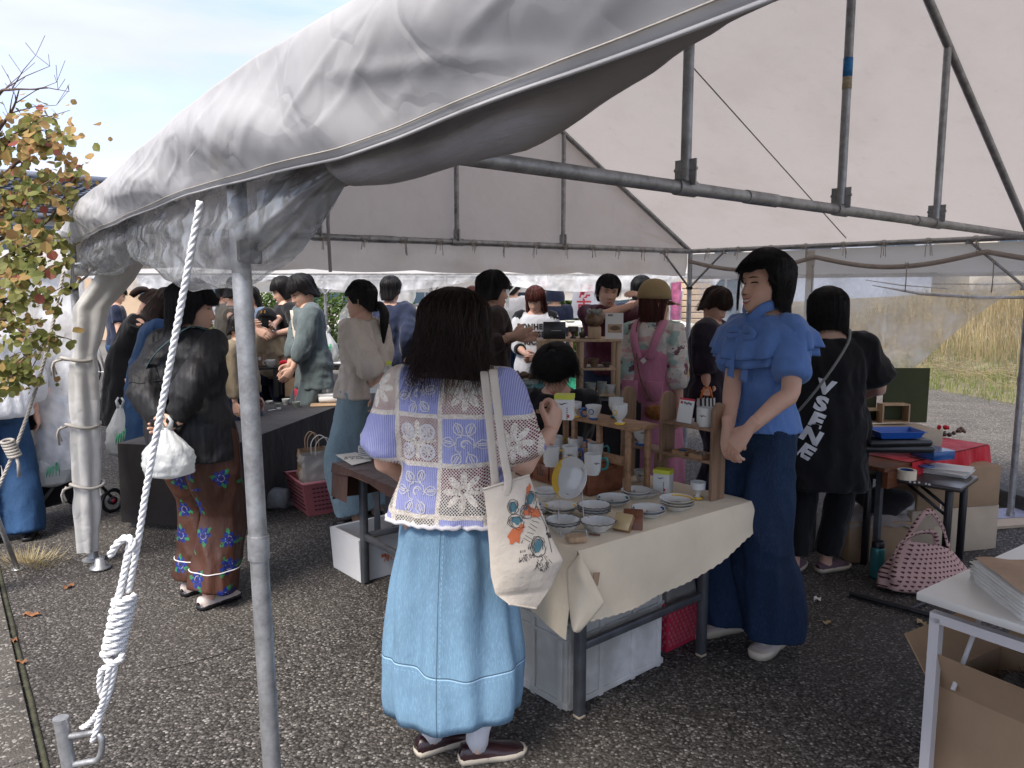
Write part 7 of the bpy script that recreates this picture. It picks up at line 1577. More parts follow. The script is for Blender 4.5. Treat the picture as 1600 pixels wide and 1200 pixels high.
tbm = empty('thermos_bottle', gp(1369, 902), 0, 'teal insulated bottle with black lid standing on the asphalt', 'bottle'); m = M(); m.lathe([(.033, 0), (.036, .006), (.036, .15), (.034, .165), (.031, .17)], n=28); m.build('bottle_body', plain('teal metallic paint', (.05, .22, .22), .35, .3, .1), tbm, auto=50); m = M(); m.lathe([(.032, .17), (.032, .2), (.028, .205), (0, .206)], n=24); m.build('lid', MT['black_plastic'], tbm, auto=50)
# patterned tote on the ground
def mk_pat():
    m = Mat('heart pattern cloth', (.50, .33, .30), .85, spec=.2); x, y, z = m.xyz(); u = (x*.8+y*.6)*46; v = z*46
    row = v.floor(); fu = (u+row*.5).fract()-.5; fv = v.fract()-.5
    d = ((fu.abs()-.12)*(fu.abs()-.12)+(fv-.08)*(fv-.08)).sqrt(); h = d.lt(.17).max(((fu.abs()*1.1+(fv*-1.0)*.9).lt(.28))*fv.lt(.1)*fv.gt(-.3))
    m.over(h, (.09, .03, .035)); m.bump(m.noise(9, 5), .02); return m.m
MT['pattern'] = mk_pat()
q = gp(1436, 920); pt_b = empty('tote_bag', (q.x, q.y, 0), .15, 'pink tote bag with small dark heart pattern slumped on the asphalt', 'bag'); m = M()
def fbag(u, v):
    a = 2*PI*u; rr = interp(v, [0, .08, .35, .7, 1], [.75, 1, .95, .7, .5]); o = 1+.07*noise.noise(Vector((math.cos(a)*2, math.sin(a)*2, v*3)))+.03*math.sin(a*7+v*3)
    return Vector((.27*rr*o*math.cos(a)-.03*v+.05, .12*rr*o*math.sin(a)*(1-.3*v), .005+v*(.23+.035*math.cos(a*1+2.6))))
m.grid(fbag, 72, 26, closeu=True); m.build('bag_body', MT['pattern'], pt_b)
for ox, s in ((-.06, -1), (.06, 1)):
    m = M(); P, _ = smoothpath([(-.12+ox, s*.03, .19), (-.10+ox, s*.05, .27), (.0+ox, s*.05, .36+.04*s), (.09+ox, s*.05, .31), (.12+ox, s*.03, .2)], [1]*5, 6); m.tube(P, [(.004, .016)]*len(P), 6, up=(0, 0, 1)); m.build('handle', MT['pattern'], pt_b)
# green board with leaflets near right pole
q = gp(1570, 812); gbx = empty('flat_board', (q.x, q.y, 0), .2, 'brown board with blue printed sheet on the ground by the right tent pole', 'board'); m = M(); m.box((.12, 0, .012), (.7, .35, .02), bev=.002); m.build('board', MT['card_lt'], gbx, smooth=False); m = M(); m.box((.1, .06, .0245), (.4, .2, .003)); m.build('sheet', plain('blue grey grid print', (.28, .28, .36), .6, 0, .2, 60), gbx, smooth=False)
# white desk, bottom right
dz = .70; d0 = gp(1432, 925, dz); ddir = (gp(1640, 832, dz)-d0); ddir.z = 0; ddir.normalize(); dn = Vector((ddir.y, -ddir.x, 0)); Dg = math.atan2(ddir.y, ddir.x); d0 = Vector((d0.x, d0.y, 0))
dk = empty('folding_desk', (0, 0, 0), 0, 'white folding desk with white metal frame at the bottom right corner', 'table')
m = M(); q = d0+ddir*.6+dn*.4; m.box((q.x, q.y, dz-.011), (1.2, .8, .022), Dg, bev=.002); m.build('desktop', MT['white_paint'], dk, auto=40)
lgp = pt(1458, 962, d0.y+.02); l0 = Vector((lgp.x+.012, d0.y+.03, 0)); l0 = d0+ddir*.055+dn*.035
def sqbar(a, b, w=.028): m = M(); m.tube([a, b], w*.7071, 4, phase=PI/4, up=ddir if abs((b-a).normalized().z) > .9 else up); return m
zb_ = dz-.075
for a, b in ((0, 0), (0, .7)): sqbar(l0+ddir*a+dn*b, l0+ddir*a+dn*b+up*zb_).build('leg', MT['white_metal'], dk, smooth=False)
for a, b in ((1.05, 0), (1.05, .7)): sqbar(l0+ddir*a+dn*b, l0+ddir*a+dn*b+up*zb_).build('leg', MT['white_metal'], dk, smooth=False)
for z in (zb_,): sqbar(l0-dn*.014+up*z, l0+dn*.714+up*z).build('rail', MT['white_metal'], dk, smooth=False); sqbar(l0+ddir*1.05+up*z, l0+ddir*1.05+dn*.7+up*z).build('rail', MT['white_metal'], dk, smooth=False)
for b in (0.05, .65): sqbar(l0+dn*b+up*(dz-.035)+ddir*.02, l0+dn*b+up*(dz-.035)+ddir*1.05, .02).build('rail', MT['white_metal'], dk, smooth=False)
for b in (.05, .65): m = M(); m.tube([l0+dn*b+up*.42+ddir*.015, l0+dn*b+ddir*.2+up*(dz-.04)], .007, 8); m.build('folding_brace', MT['white_metal'], dk)
for b in (.35,): m = M(); m.tube([l0+dn*b+up*(zb_+.01), l0+dn*b+up*(dz-.024)], .012, 8); m.build('spacer', MT['white_metal'], dk)
# newspaper bundle on desk
q = gp(1592, 938, dz+.001); nb = empty('newspaper_stack', (q.x+.05, q.y, dz+.001), Dg-.75, 'folded newspaper stack with a brown paper on top on the white desk', 'newspapers')
for k in range(12):
    m = M(); m.grid(lambda u, v: Vector(((u-.5)*.22+.004*math.sin(k*3), (v-.5)*.3+.004*math.cos(k*2), k*.0052+.003*noise.noise(Vector((u*4, v*4, k))))), 8, 10); o = m.build('newspaper', MT['paper'], nb); md = o.modifiers.new('t', 'SOLIDIFY'); md.thickness = .003
m = M(); m.grid(lambda u, v: Vector(((u-.5)*.21, (v-.5)*.28, .068+.006*noise.noise(Vector((u*3, v*3, 9))))), 10, 12); m.build('brown_paper', MT['kraft'], nb)
# carton under desk
q = gp(1530, 1150, .0); cx_, cy_ = l0.x+.27, l0.y+.02
uc = openbox('open_carton', 'box', 'tall open brown carton under the white desk holding dark fur and white foam', Vector((cx_+.04, cy_-.02, 0)), .55, .42, .42, .40, 'card', .006)
for s, ax, an in ((-1, 'x', 1), (1, 'x', 1), (-1, 'y', 1), (1, 'y', 1)):
    m = M(); o_ = .21*s; t = .15
    if ax == 'x': m.add([(o_, -.2, .40), (o_, .2, .40), (o_+s*.06, .18, .40+.12), (o_+s*.06, -.18, .40+.12)], [(0, 1, 2, 3)])
    else: m.add([(-.2, o_, .40), (.2, o_, .40), (.18, o_+s*.09, .40+(.10 if s > 0 else -.06)), (-.18, o_+s*.09, .40+(.10 if s > 0 else -.06))], [(0, 1, 2, 3)])
    f_ = m.build('flap', MT['card'], uc, smooth=False); md = f_.modifiers.new('t', 'SOLIDIFY'); md.thickness = .005
fr = Vector((cx_+.08, cy_+.0, .34)); m = M(); m.ball((0, 0, 0), (.15, .12, .07), 24, 14); folds(m, .02, 14, 14); rr_ = random.Random(2); base = list(m.v)
for _ in range(2200):
    p = Vector(rr_.choice(base)); d = (p.normalized()+Vector((rr_.gauss(0, .4), rr_.gauss(0, .4), rr_.gauss(0, .4)))).normalized(); p += Vector((rr_.gauss(0, .008), rr_.gauss(0, .008), rr_.gauss(0, .008))); s_ = d.orthogonal().normalized()*.0012; m.add([p-s_, p+s_, p+d*.022], [(0, 1, 2)])
tag(m.build('dark_fur', MT['hair'], None, loc=fr), 'dark navy fur bundle lying in the open carton under the desk', 'fur')
blk('foam_block', 'foam', 'white foam block in the open carton in front of the fur', fr+Vector((.06, -.14, -.04)), (.17, .13, .08), Matrix.Rotation(.5, 3, 'Z') @ Matrix.Rotation(.2, 3, 'X'), 'white_plastic', .012)
# ================================================================ WHO STANDS WHERE
MT['denim_lt'] = None
def mk_denim(name, col, seams=None, vary=.3):
    m = Mat(name, col, .8, spec=.2); f = m.noise(3.2, 5, .6, stretch=(1, 1, .45)); m.color(m.ramp(f, [(.28, tuple(c*(1-vary) for c in col)), (.5, col), (.72, tuple(min(1, c*(1+vary*.9)) for c in col))]))
    m.over(m.noise(320, 2, .6, stretch=(1, 1, .12)).step(.5, .62)*.28, tuple(min(1, c*1.5+.03) for c in col)); m.bump(m.noise(10, 5, .55, stretch=(1, 1, .5)), .012); m.bump(m.noise(700, 1), .0004)
    if seams:
        x, y, z = m.xyz(); w = (x*14).sin()*.012+(y*9).sin()*.008
        for zz in seams: d = (z+w-zz).abs(); m.over(d.lt(.0022), tuple(min(1, c*1.7+.08) for c in col)); m.over((z+w-zz-.004).abs().lt(.0022), tuple(c*.45 for c in col)); m.over((z+w-zz+.015).abs().lt(.001)*(x*500).sin().gt(0), tuple(min(1, c*1.5) for c in col))
        d = (x-.005).abs(); m.over(d.lt(.0016)*y.lt(0), tuple(c*.5 for c in col)); m.over((x-.013).abs().lt(.001)*(z*400).sin().gt(-.2)*y.lt(0), tuple(min(1, c*1.5) for c in col))
    return m.m
MT['skirt_denim'] = mk_denim('light blue denim', (.165, .285, .40), (.365,), .22)
MT['jeans_dark'] = mk_denim('dark indigo denim', (.012, .028, .065), None, .35)
MT['jeans_mid'] = mk_denim('blue denim', (.022, .058, .13), None, .5)
MT['jeans_pale'] = mk_denim('pale washed denim', (.26, .36, .41), None, .2)
MT['denim_dress'] = mk_denim('navy denim dress cloth', (.022, .055, .125), None, .3)
def mk_blouse():
    m = Mat('patchwork lace blouse', (.7, .62, .5), .85, spec=.2); x, y, z = m.xyz(); P_ = .151
    wob = m.noise(9, 2)*.008-.004
    u = (x+wob+.003)/P_; v = (z-.868+wob)/P_; cu, cv = u.floor(), v.floor(); fu, fv = u-cu, v-cv; par = (cu+cv+1.0).mod(2.0)      # parity decides lace or lilac
    edge = (fu-.5).abs().max((fv-.5).abs())
    st = (x*(2*PI/.0062)).sin(); lil = m.mix(st.step(-.8, .8), (.25, .265, .50), (.45, .47, .70)); lil = m.mix(m.noise(30, 4, .6).step(.35, .7)*.5, lil, (.30, .31, .62))
    k = PI/.0098; a = ((x+z)*k).sin().abs(); b = ((x-z)*k).sin().abs(); hole = a.gt(.50)*b.gt(.50)
    cr_ = (fu-.5); cz_ = (fv-.5); rad = (cr_*cr_+cz_*cz_).sqrt(); ang_ = cz_.atan2(cr_); star = rad.lt((ang_*4.0).cos().abs()*.30+.10)*rad.gt(.05)
    hole = hole*(1-star*(m.noise(120, 2).gt(.36)))
    inner = m.mix(z.step(.90, .97), (.035, .05, .07), (.19, .018, .06)); inner = m.mix(z.step(1.19, 1.23), inner, (.4, .22, .15))
    cream = m.mix(m.noise(200, 3).step(.35, .65), (.62, .55, .45), (.88, .82, .74))
    lace = m.mix(hole, cream, inner); c = m.mix(par, lil, lace)
    dots = ((x*(PI/.004)).sin()*(z*(PI/.004)).sin()).gt(.55); cb = m.mix(dots*.8, cream, (.36, .27, .22)); c = m.mix(edge.gt(.452), c, cb); m.color(c)
    m.bump((hole*-1.0)*par*(1-edge.gt(.452)), .0016); m.bump(edge.gt(.452)*1.0, .0015); m.bump(m.noise(500, 2), .0008); m.bump(m.noise(14, 4, .6), .012)
    return m.m
MT['blouse_a'] = mk_blouse()
MT['thread'] = plain('cream embroidery thread', (.74, .71, .72), .9, 0, .15, 300, .0006, 600)
def mk_floral():
    m = Mat('brown satin with blue flowers', (.062, .024, .014), .45, spec=.4); m.vary(7, .3, 4, (1, 1, .4)); x, y, z = m.xyz()
    # flower heads in jittered cells, petals by angle
    S_ = 6.6; vv = m.vec(x*1.0+y*.6, y*.0, z*1.0); v = m.voro(S_, vec=vv, rnd=.55); sp = m.nt.nodes.new('ShaderNodeSeparateXYZ'); m.nt.links.new(v.outputs['Position'], sp.inputs[0])
    px, pz = X(m.nt, sp.outputs[0]), X(m.nt, sp.outputs[2]); sc3 = m.nt.nodes.new('ShaderNodeSeparateColor'); m.nt.links.new(v.outputs['Color'], sc3.inputs[0]); rn = X(m.nt, sc3.outputs[0])
    dx = x+y*.6-px; dz = z-pz
    if True: r = (dx*dx+dz*dz).sqrt(); an = dz.atan2(dx)+rn*6.28
    pet = r.lt((an*3.0).cos().abs()*.022+.014+m.noise(60, 3)*.012); cen = r.lt(.007)
    lf = r.lt((an*1.5+.6).sin().abs().op('POWER', 5.0)*.052+.004)*m.noise(90, 3).gt(.42)
    keep = rn.gt(.2)
    m.over(lf*keep, (.02, .17, .07)); m.over(pet*keep, (.008, .014, .12)); m.over(pet*keep*m.noise(120, 3).gt(.56), (.02, .045, .24)); m.over((r-.017).abs().lt(.0016)*keep*m.noise(50, 2).gt(.5), (.3, .25, .2)); m.over(cen*keep, (.02, .014, .04))
    m.bump(m.noise(7, 5, .55, stretch=(1, 1, .35)), .02); return m.m
MT['floral'] = mk_floral()
def mk_blackstripe():
    m = Mat('black dobby striped cloth', (.013, .0125, .014), .6, spec=.4); x, y, z = m.xyz(); st = ((x*.9+y*.9)*210).sin(); m.over(st.gt(.55)*.5, (.018, .018, .021)); m.bump(m.noise(8, 4, .5, stretch=(1, 1, .5)), .022); m.bump(st, .0004); return m.m
MT['black_dobby'] = mk_blackstripe()
MT['blue_blouse'] = cloth('cornflower blue cotton', (.105, .205, .47), .75, 700, .1, .5, 9, 0)
MT['black_tee'] = cloth('black jersey', (.008, .008, .0095), .9, 700, .2, .5, 7)
MT['cream_gauze'] = cloth('cream gauze cotton', (.68, .60, .51), .9, 500, .1, .7, 13, .12)
MT['grey_cardigan'] = cloth('blue grey cardigan knit', (.10, .125, .13), .95, 260, .15, .6, 9)
MT['navy'] = cloth('navy cloth', (.014, .02, .045), .85, 500, .2, .6, 8)
MT['brown_shirt'] = cloth('dark brown cotton', (.034, .02, .018), .85, 500, .2, .6, 8)
MT['maroon'] = cloth('maroon cotton', (.07, .014, .026), .85, 500, .2, .6, 8)
MT['tan_shirt'] = cloth('olive grey shirt', (.16, .14, .11), .85, 500, .2, .6, 8); MT['khaki'] = cloth('khaki cotton', (.30, .24, .16), .9, 500, .1, .4, 8)
MT['white_shirt'] = cloth('white cotton', (.62, .63, .66), .85, 500, .06, .7, 8); MT['pale_blue'] = cloth('pale blue cotton', (.32, .42, .58), .85, 500, .1, .6, 8)
MT['pink'] = cloth('dusty pink cotton', (.50, .20, .29), .85, 500, .08, .6, 8); MT['pale_yellow'] = cloth('pale yellow cotton', (.6, .52, .38), .85, 500, .08, .6, 8)
MT['dark_plum'] = cloth('blackish plum cloth', (.018, .014, .024), .85, 500, .2, .6, 8); MT['cap_tan'] = cloth('tan felt', (.30, .22, .11), .95, 300, .12, .2, 10)
MT['shoe_cream'] = plain('cream canvas shoe', (.58, .49, .45), .8, 0, .08, 20, .0008, 200); MT['loafer'] = plain('dark burgundy leather', (.032, .011, .013), .28, 0, .3, 12, .001, 80, .6); MT['sole_cream'] = plain('cream rubber sole', (.55, .48, .38), .6, 0, .1); MT['purple_shoe'] = plain('dusty purple suede', (.12, .07, .09), .85, 0, .2); MT['sock'] = cloth('white ribbed sock', (.68, .68, .7), .9, 900, .05, .2, 20)
def mk_print():
    m = Mat('white sweater with coloured drawings', (.62, .58, .52), .85, spec=.2); n = m.noise(13, 3, .6); m.over(m.noise(9, 2).step(.55, .6)*.8, (.25, .42, .36)); m.over(m.noise(11, 2, stretch=(1, 1, 2)).step(.6, .64)*.8, (.55, .3, .3))
    m.over(n.step(.6, .63)*.9, (.12, .03, .05)); m.over(m.noise(7, 2, stretch=(2, 1, 1)).step(.61, .64)*.7, (.55, .4, .12)); m.over((m.noise(16, 2, stretch=(1, 1, 4)).sin()*60).sin().gt(.93)*.5, (.2, .25, .4)); m.bump(m.noise(9, 5), .02); return m.m
MT['print_knit'] = mk_print()
MT['strap_teal'] = plain('grey teal webbing strap', (.08, .15, .16), .8, 0, .1, 60); MT['strap_grey'] = plain('grey webbing strap', (.2, .21, .2), .8, 0, .1, 60)
def wl(p, loc, yaw, H):
    q = Matrix.Rotation(R(yaw), 3, 'Z') @ (Vector(p)-Vector(loc)); return q*(1.6/H)
def at(px, d): return Vector(((px-800)/FPX*d, d, 0))
def project(info, m, dy, off=.003, key='top'):
    """lays flat drawn geometry, given in the x-z plane, onto the garment; dy=+1 shoots forward (onto the back)"""
    me = info[key].data; bv = BVHTree.FromPolygons([v.co[:] for v in me.vertices], [tuple(p.vertices) for p in me.polygons]); out = []
    for p in m.v:
        h = bv.ray_cast(Vector((p[0], -dy*1.0, p[2])), Vector((0, dy, 0))); y = h[0].y if h[0] is not None else (out[-1][1] if out else 0)
        out.append((p[0], y-dy*(off+abs(p[1])*0), p[2]))
    return out
def lines_on(info, polylines, rad, dy=1, name='embroidery', mat='thread', off=.0012):
    m = M(); me = info['top'].data; bv = BVHTree.FromPolygons([v.co[:] for v in me.vertices], [tuple(p.vertices) for p in me.polygons])
    for pl in polylines:
        P = []
        for x, z in pl:
            h = bv.ray_cast(Vector((x, -dy*1.0, z)), Vector((0, dy, 0)))
            if h[0] is not None: P.append(h[0]-Vector((0, dy*off, 0)))
        if len(P) > 1: m.tube(P, rad, 5, flat=.7)
    return m.build(name, MT[mat], info['root'], kind=None)
def flower(cx, cz, s, rot=0):
    L = []; c_, s_ = math.cos(rot), math.sin(rot)
    def q(x, z): return (cx+(x*c_-z*s_)*s, cz+(x*s_+z*c_)*s)
    L.append([q((.30-.02*k)*math.cos(k*.42), (.30-.02*k)*math.sin(k*.42)) for k in range(14)])
    L.append([q((.42+.07*abs(math.sin(k*.39*2.5/1)))*math.cos(k*.39*.5-.5), (.42+.07*abs(math.sin(k*.98)))*math.sin(k*.39*.5-.5)) for k in range(24)])
    L.append([q(.16*math.cos(t*.6), .16*math.sin(t*.6)) for t in range(9)])
    for i, a in enumerate((1.1, 1.9, 2.9, 4.1, 5.0, -.1)):
        ux, uz = math.cos(a), math.sin(a); vx, vz = -uz, ux; st = .5; ln = .62; ol = []
        for sgn in (1, -1):
            rng_ = range(11) if sgn == 1 else range(10, -1, -1)
            for k in rng_:
                t = k/10; w = sgn*.19*math.sin(t*PI)**.7*(1+.28*abs(math.sin(t*PI*3.5))); ol.append(q(ux*(st+ln*t)+vx*w, uz*(st+ln*t)+vz*w))
        L.append(ol)
        for sg in (1, -1): L.append([q(ux*(st+.1+.42*t/6)+vx*sg*.045, uz*(st+.1+.42*t/6)+vz*sg*.045) for t in range(7)])
        L.append([q(ux*.36, uz*.36), q(ux*st, uz*st)])
    return L
def medal(cx, cz, r):
    L = [[(cx+r*math.cos(t*.35), cz+r*math.sin(t*.35)) for t in range(19)], [(cx+r*.84*math.cos(t*.35), cz+r*.84*math.sin(t*.35)) for t in range(19)]]
    for k in range(8): a = k*PI/4; L.append([(cx+r*.30*math.cos(a), cz+r*.30*math.sin(a)), (cx+r*.84*math.cos(a), cz+r*.84*math.sin(a))])
    L.append([(cx+r*.3*math.cos(t*.7), cz+r*.3*math.sin(t*.7)) for t in range(10)]); return L

# ---- main woman, seen from behind
LA = Vector((-.195, 2.40, 0)); YA = 12; HA = 1.53
hA = pt(862, 672, 2.52)
def exA(info):
    s = info['s']; L = []
    [lines_on(info, flower(*q), .0021) for q in ((-.082, 1.235, .058, .4), (.075, 1.085, .064, .1), (-.078, .935, .060, .2))]
    L = []
    for x in (-.113, -.045):
        for z in (1.055, 1.12): lines_on(info, medal(x, z, .024), .0022, name='crochet_medallion')
    P, r_ = [], []
    m = M()     # scalloped crochet hem
    me = info['top'].data; bv = BVHTree.FromPolygons([v.co[:] for v in me.vertices], [tuple(p.vertices) for p in me.polygons]); zz = .875*s+.0
    for k in range(91):
        a = 2*PI*k/90; h = bv.ray_cast(Vector((math.cos(a)*.6, math.sin(a)*.6, zz)), Vector((-math.cos(a), -math.sin(a), 0)))
        if h[0] is not None: P.append(h[0]+Vector((math.cos(a), math.sin(a), 0))*.002+up*(.003*math.sin(k*1.8)))
    m.tube(P, .0075, 7, closed=True); m.build('crochet_hem', MT['thread'], info['root'])
pA, iA = person('main woman in lilac patchwork lace blouse and light blue denim skirt, from behind', LA, YA, HA, wf=1.04, lean=3, head=(4, 10, 0), seed=1, fine=True, group=None,
    hair=dict(hem=-.155, side=-.155, back=-.155, fringe=.03, face=38, vol=.028, flare=.012, wave=.030, strands=3200, messy=4.2, srad=.0011, edge=14, shift=-.01), hairmat='hair_b',
    top=dict(name='blouse', mat='blouse_a', sleeve=.98, hem=.872, off=.017, flare=.026, puff=.028, cuff=.056, neck=1.37, fold=.009), eyes=True,
    bottom=dict(kind='skirt', name='skirt', mat='skirt_denim', waist=.94, hem=.20, prof=[(0, .128), (.06, .138), (.14, .176), (.4, .208), (.75, .238), (.93, .238), (1, .230)], flat=.82, nf=11, pleat=.022, hemfold=.8, dip=.018),
    shoes=dict(mat='loafer', sole='sole_cream', sock='sock', h=.07, st=.02), feet=((-.085, .02, 45), (.085, .0, 62)),
    arms=((-.22, .20, .92), wl(hA, LA, YA, HA)), poles=((-.5, -.5, -1), (.25, -.35, -1)), palms=(None, (-.8, .5, .1)), hdirs=(None, (.2, .4, .9)), curl=(.35, .95), headscale=1.04, extra=exA)
# box held in the right hand
hb = pt(882, 634, 2.57); cardbox(hb-up*.045, -.2, .062, .05, .085, 'small white gift box with lime lid held up in the main woman\'s right hand')
# tote bag on her shoulder
tote = empty('tote_bag', (0, 0, 0), 0, 'cream canvas tote with red and black printed drawing hanging from the main woman\'s shoulder', 'bag')
def mk_tote():
    m = Mat('cream canvas tote cloth', (.66, .585, .49), .9, spec=.2); m.vary(5, .06); m.bump(m.noise(9, 5, .55), .014); m.bump(m.noise(600, 2), .0006); m.over(m.noise(40, 4).gt(.7)*.0+0.0, (.3, .2, .2)); return m.m
MT['tote'] = mk_tote()
TP = [(755, 764), (760, 800), (764, 850), (767, 900), (774, 928), (795, 944)]; TQ = [(827, 742), (843, 790), (862, 840), (880, 876), (862, 915), (838, 951)]
def tsurf(u, v, side=1):
    l = Vector(TP[0]); k = v*5; i = min(4, int(k)); f = k-i; a = Vector(TP[i]).lerp(Vector(TP[i+1]), f); b = Vector(TQ[i]).lerp(Vector(TQ[i+1]), f); q = a.lerp(b, u)
    bul = math.sin(u*PI)**.6*math.sin(min(1, v*1.1+.08)*PI)**.5; d = 2.165+.05*u-side*.032*bul+.007*noise.noise(Vector((u*4, v*4, 1)))*bul; return pt(q.x, q.y, d)
m = M(); m.grid(lambda u, v: tsurf(u, v, 1), 40, 44, flip=True); m.grid(lambda u, v: tsurf(u, v, -1), 30, 30); m.build('bag_body', MT['tote'], tote)
m = M(); P = [tsurf(k/30, 0.0, 1)+Vector((0, -.002, 0)) for k in range(31)]; m.tube(P, .0035, 6); m.build('hem', MT['tote'], tote); m = M(); P = [tsurf(k/30, 1.0, 1) for k in range(31)]; m.tube(P, .003, 6); m.build('hem', MT['tote'], tote)
for pts, y in ((((771, 586), (779, 650), (787, 712), (794, 750), (790, 775)), 2.20), (((757, 589), (764, 650), (770, 712), (775, 760), (781, 775)), 2.24)):
    m = M(); P, _ = smoothpath([Vector((0, .06, .0))+pt(*pts[0], y+.10), pt(*pts[0], y+.02)+up*.006]+[pt(*q, y-.035*(i > 0)) for i, q in enumerate(pts[1:])], [1]*6, 5); m.tube(P, [(.003, .0125)]*len(P), 8, up=(0, 1, 0)); m.build('handle', MT['tote'], tote)
def on_tote(px, py):
    best = None
    for i in range(5):
        a0, a1, b0, b1 = Vector(TP[i]), Vector(TP[i+1]), Vector(TQ[i]), Vector(TQ[i+1])
        for k in range(12):
            f = k/12; a = a0.lerp(a1, f); b = b0.lerp(b1, f); d = b-a; u = max(0, min(1, (Vector((px, py))-a).dot(d)/d.dot(d))); e = (a+d*u-Vector((px, py))).length
            if best is None or e < best[0]: best = (e, u, (i+f)/5)
    return tsurf(best[1], best[2], 1)-Vector((0, .0016, 0))
def blob(m, cx, cy, rx, ry, rot=0, n=14, wob=.15, seed=0):
    c = on_tote(cx, cy); ring = []
    for k in range(n): a = 2*PI*k/n; r = 1+wob*math.sin(k*2.3+seed); x, y = rx*r*math.cos(a), ry*r*math.sin(a); ring.append(on_tote(cx+x*math.cos(rot)-y*math.sin(rot), cy+x*math.sin(rot)+y*math.cos(rot)))
    m.add([c]+ring, [(0, 1+(k+1) % n, 1+k) for k in range(n)])
blk_ = M()
for q in ((804, 838, 10, 12, .4), (836, 801, 9, 8, .2), (824, 797, 7, 9, 0), (826, 764, 4, 9, .2), (812, 826, 5, 9, .9)): m = M(); blob(m, *q, seed=q[0]); m.build('red_print', MT['ink_orange'], tote)
for q in ((802, 792, 6, 8, 0), (829, 778, 5, 10, .3), (807, 812, 8, 7, .3), (841, 853, 6, 11, .35), (822, 790, 4, 6, .2)): m = M(); blob(m, *q, seed=q[1]); m.build('teal_print', MT['ink_teal'], tote)
def sk(m, pts, r=.0008): m.tube([on_tote(*p) for p in pts], r, 4, cap=False)
rr_ = random.Random(6)
for q in ((802, 792, 9, 12), (806, 815, 13, 12), (830, 782, 9, 17), (841, 854, 12, 17), (822, 800, 9, 12)):
    for j in range(3): sk(blk_, [(q[0]+(q[2]-j*2.2)*math.cos(t*.6+j)*(1+.08*math.sin(t*3+j)), q[1]+(q[3]-j*2.5)*math.sin(t*.6+j)) for t in range(11-j)], .0009)
for k in range(9): a = k*6; sk(blk_, [(818+k*2.6, 842-k*6.2), (829+k*2.6, 848-k*6.2)], .0006)
sk(blk_, [(815, 850), (838, 790)]); sk(blk_, [(826, 855), (850, 793)]); sk(blk_, [(838, 790), (852, 818)]); sk(blk_, [(852, 818), (862, 862)])
for k in range(34): x, y = rr_.uniform(838, 858), rr_.uniform(868, 890); sk(blk_, [(x, y), (x+rr_.uniform(-5, 5), y+rr_.uniform(2, 7))], .0007)
blk_.build('line_print', plain('printed black line', (.06, .05, .05), .8), tote)
def tote_text(txt, cx, cy, wpx, rot, sz, sp=1.0):
    t = text_mesh(txt, sz, ext=.0, bold=.0006, spacing=sp); xs = [p[0] for p in t.v]; w = max(xs)-min(xs); k = wpx/w; m = M(); m.f = t.f; m.mi = [0]*len(t.f)
    m.v = [tuple(on_tote(cx+(p[0]*math.cos(rot)+p[1]*math.sin(rot))*k, cy+(p[0]*math.sin(rot)-p[1]*math.cos(rot))*k)) for p in t.v]; m.build('lettering', bpy.data.materials['printed black line'], tote, smooth=False)
tote_text('道頓堀', 822, 872, 27, -.30, .05); tote_text('DOTONBORI', 820, 860, 22, -.42, .05); tote_text('行', 853, 826, 8, 1.2, .05); tote_text('商', 858, 836, 8, 1.2, .05)

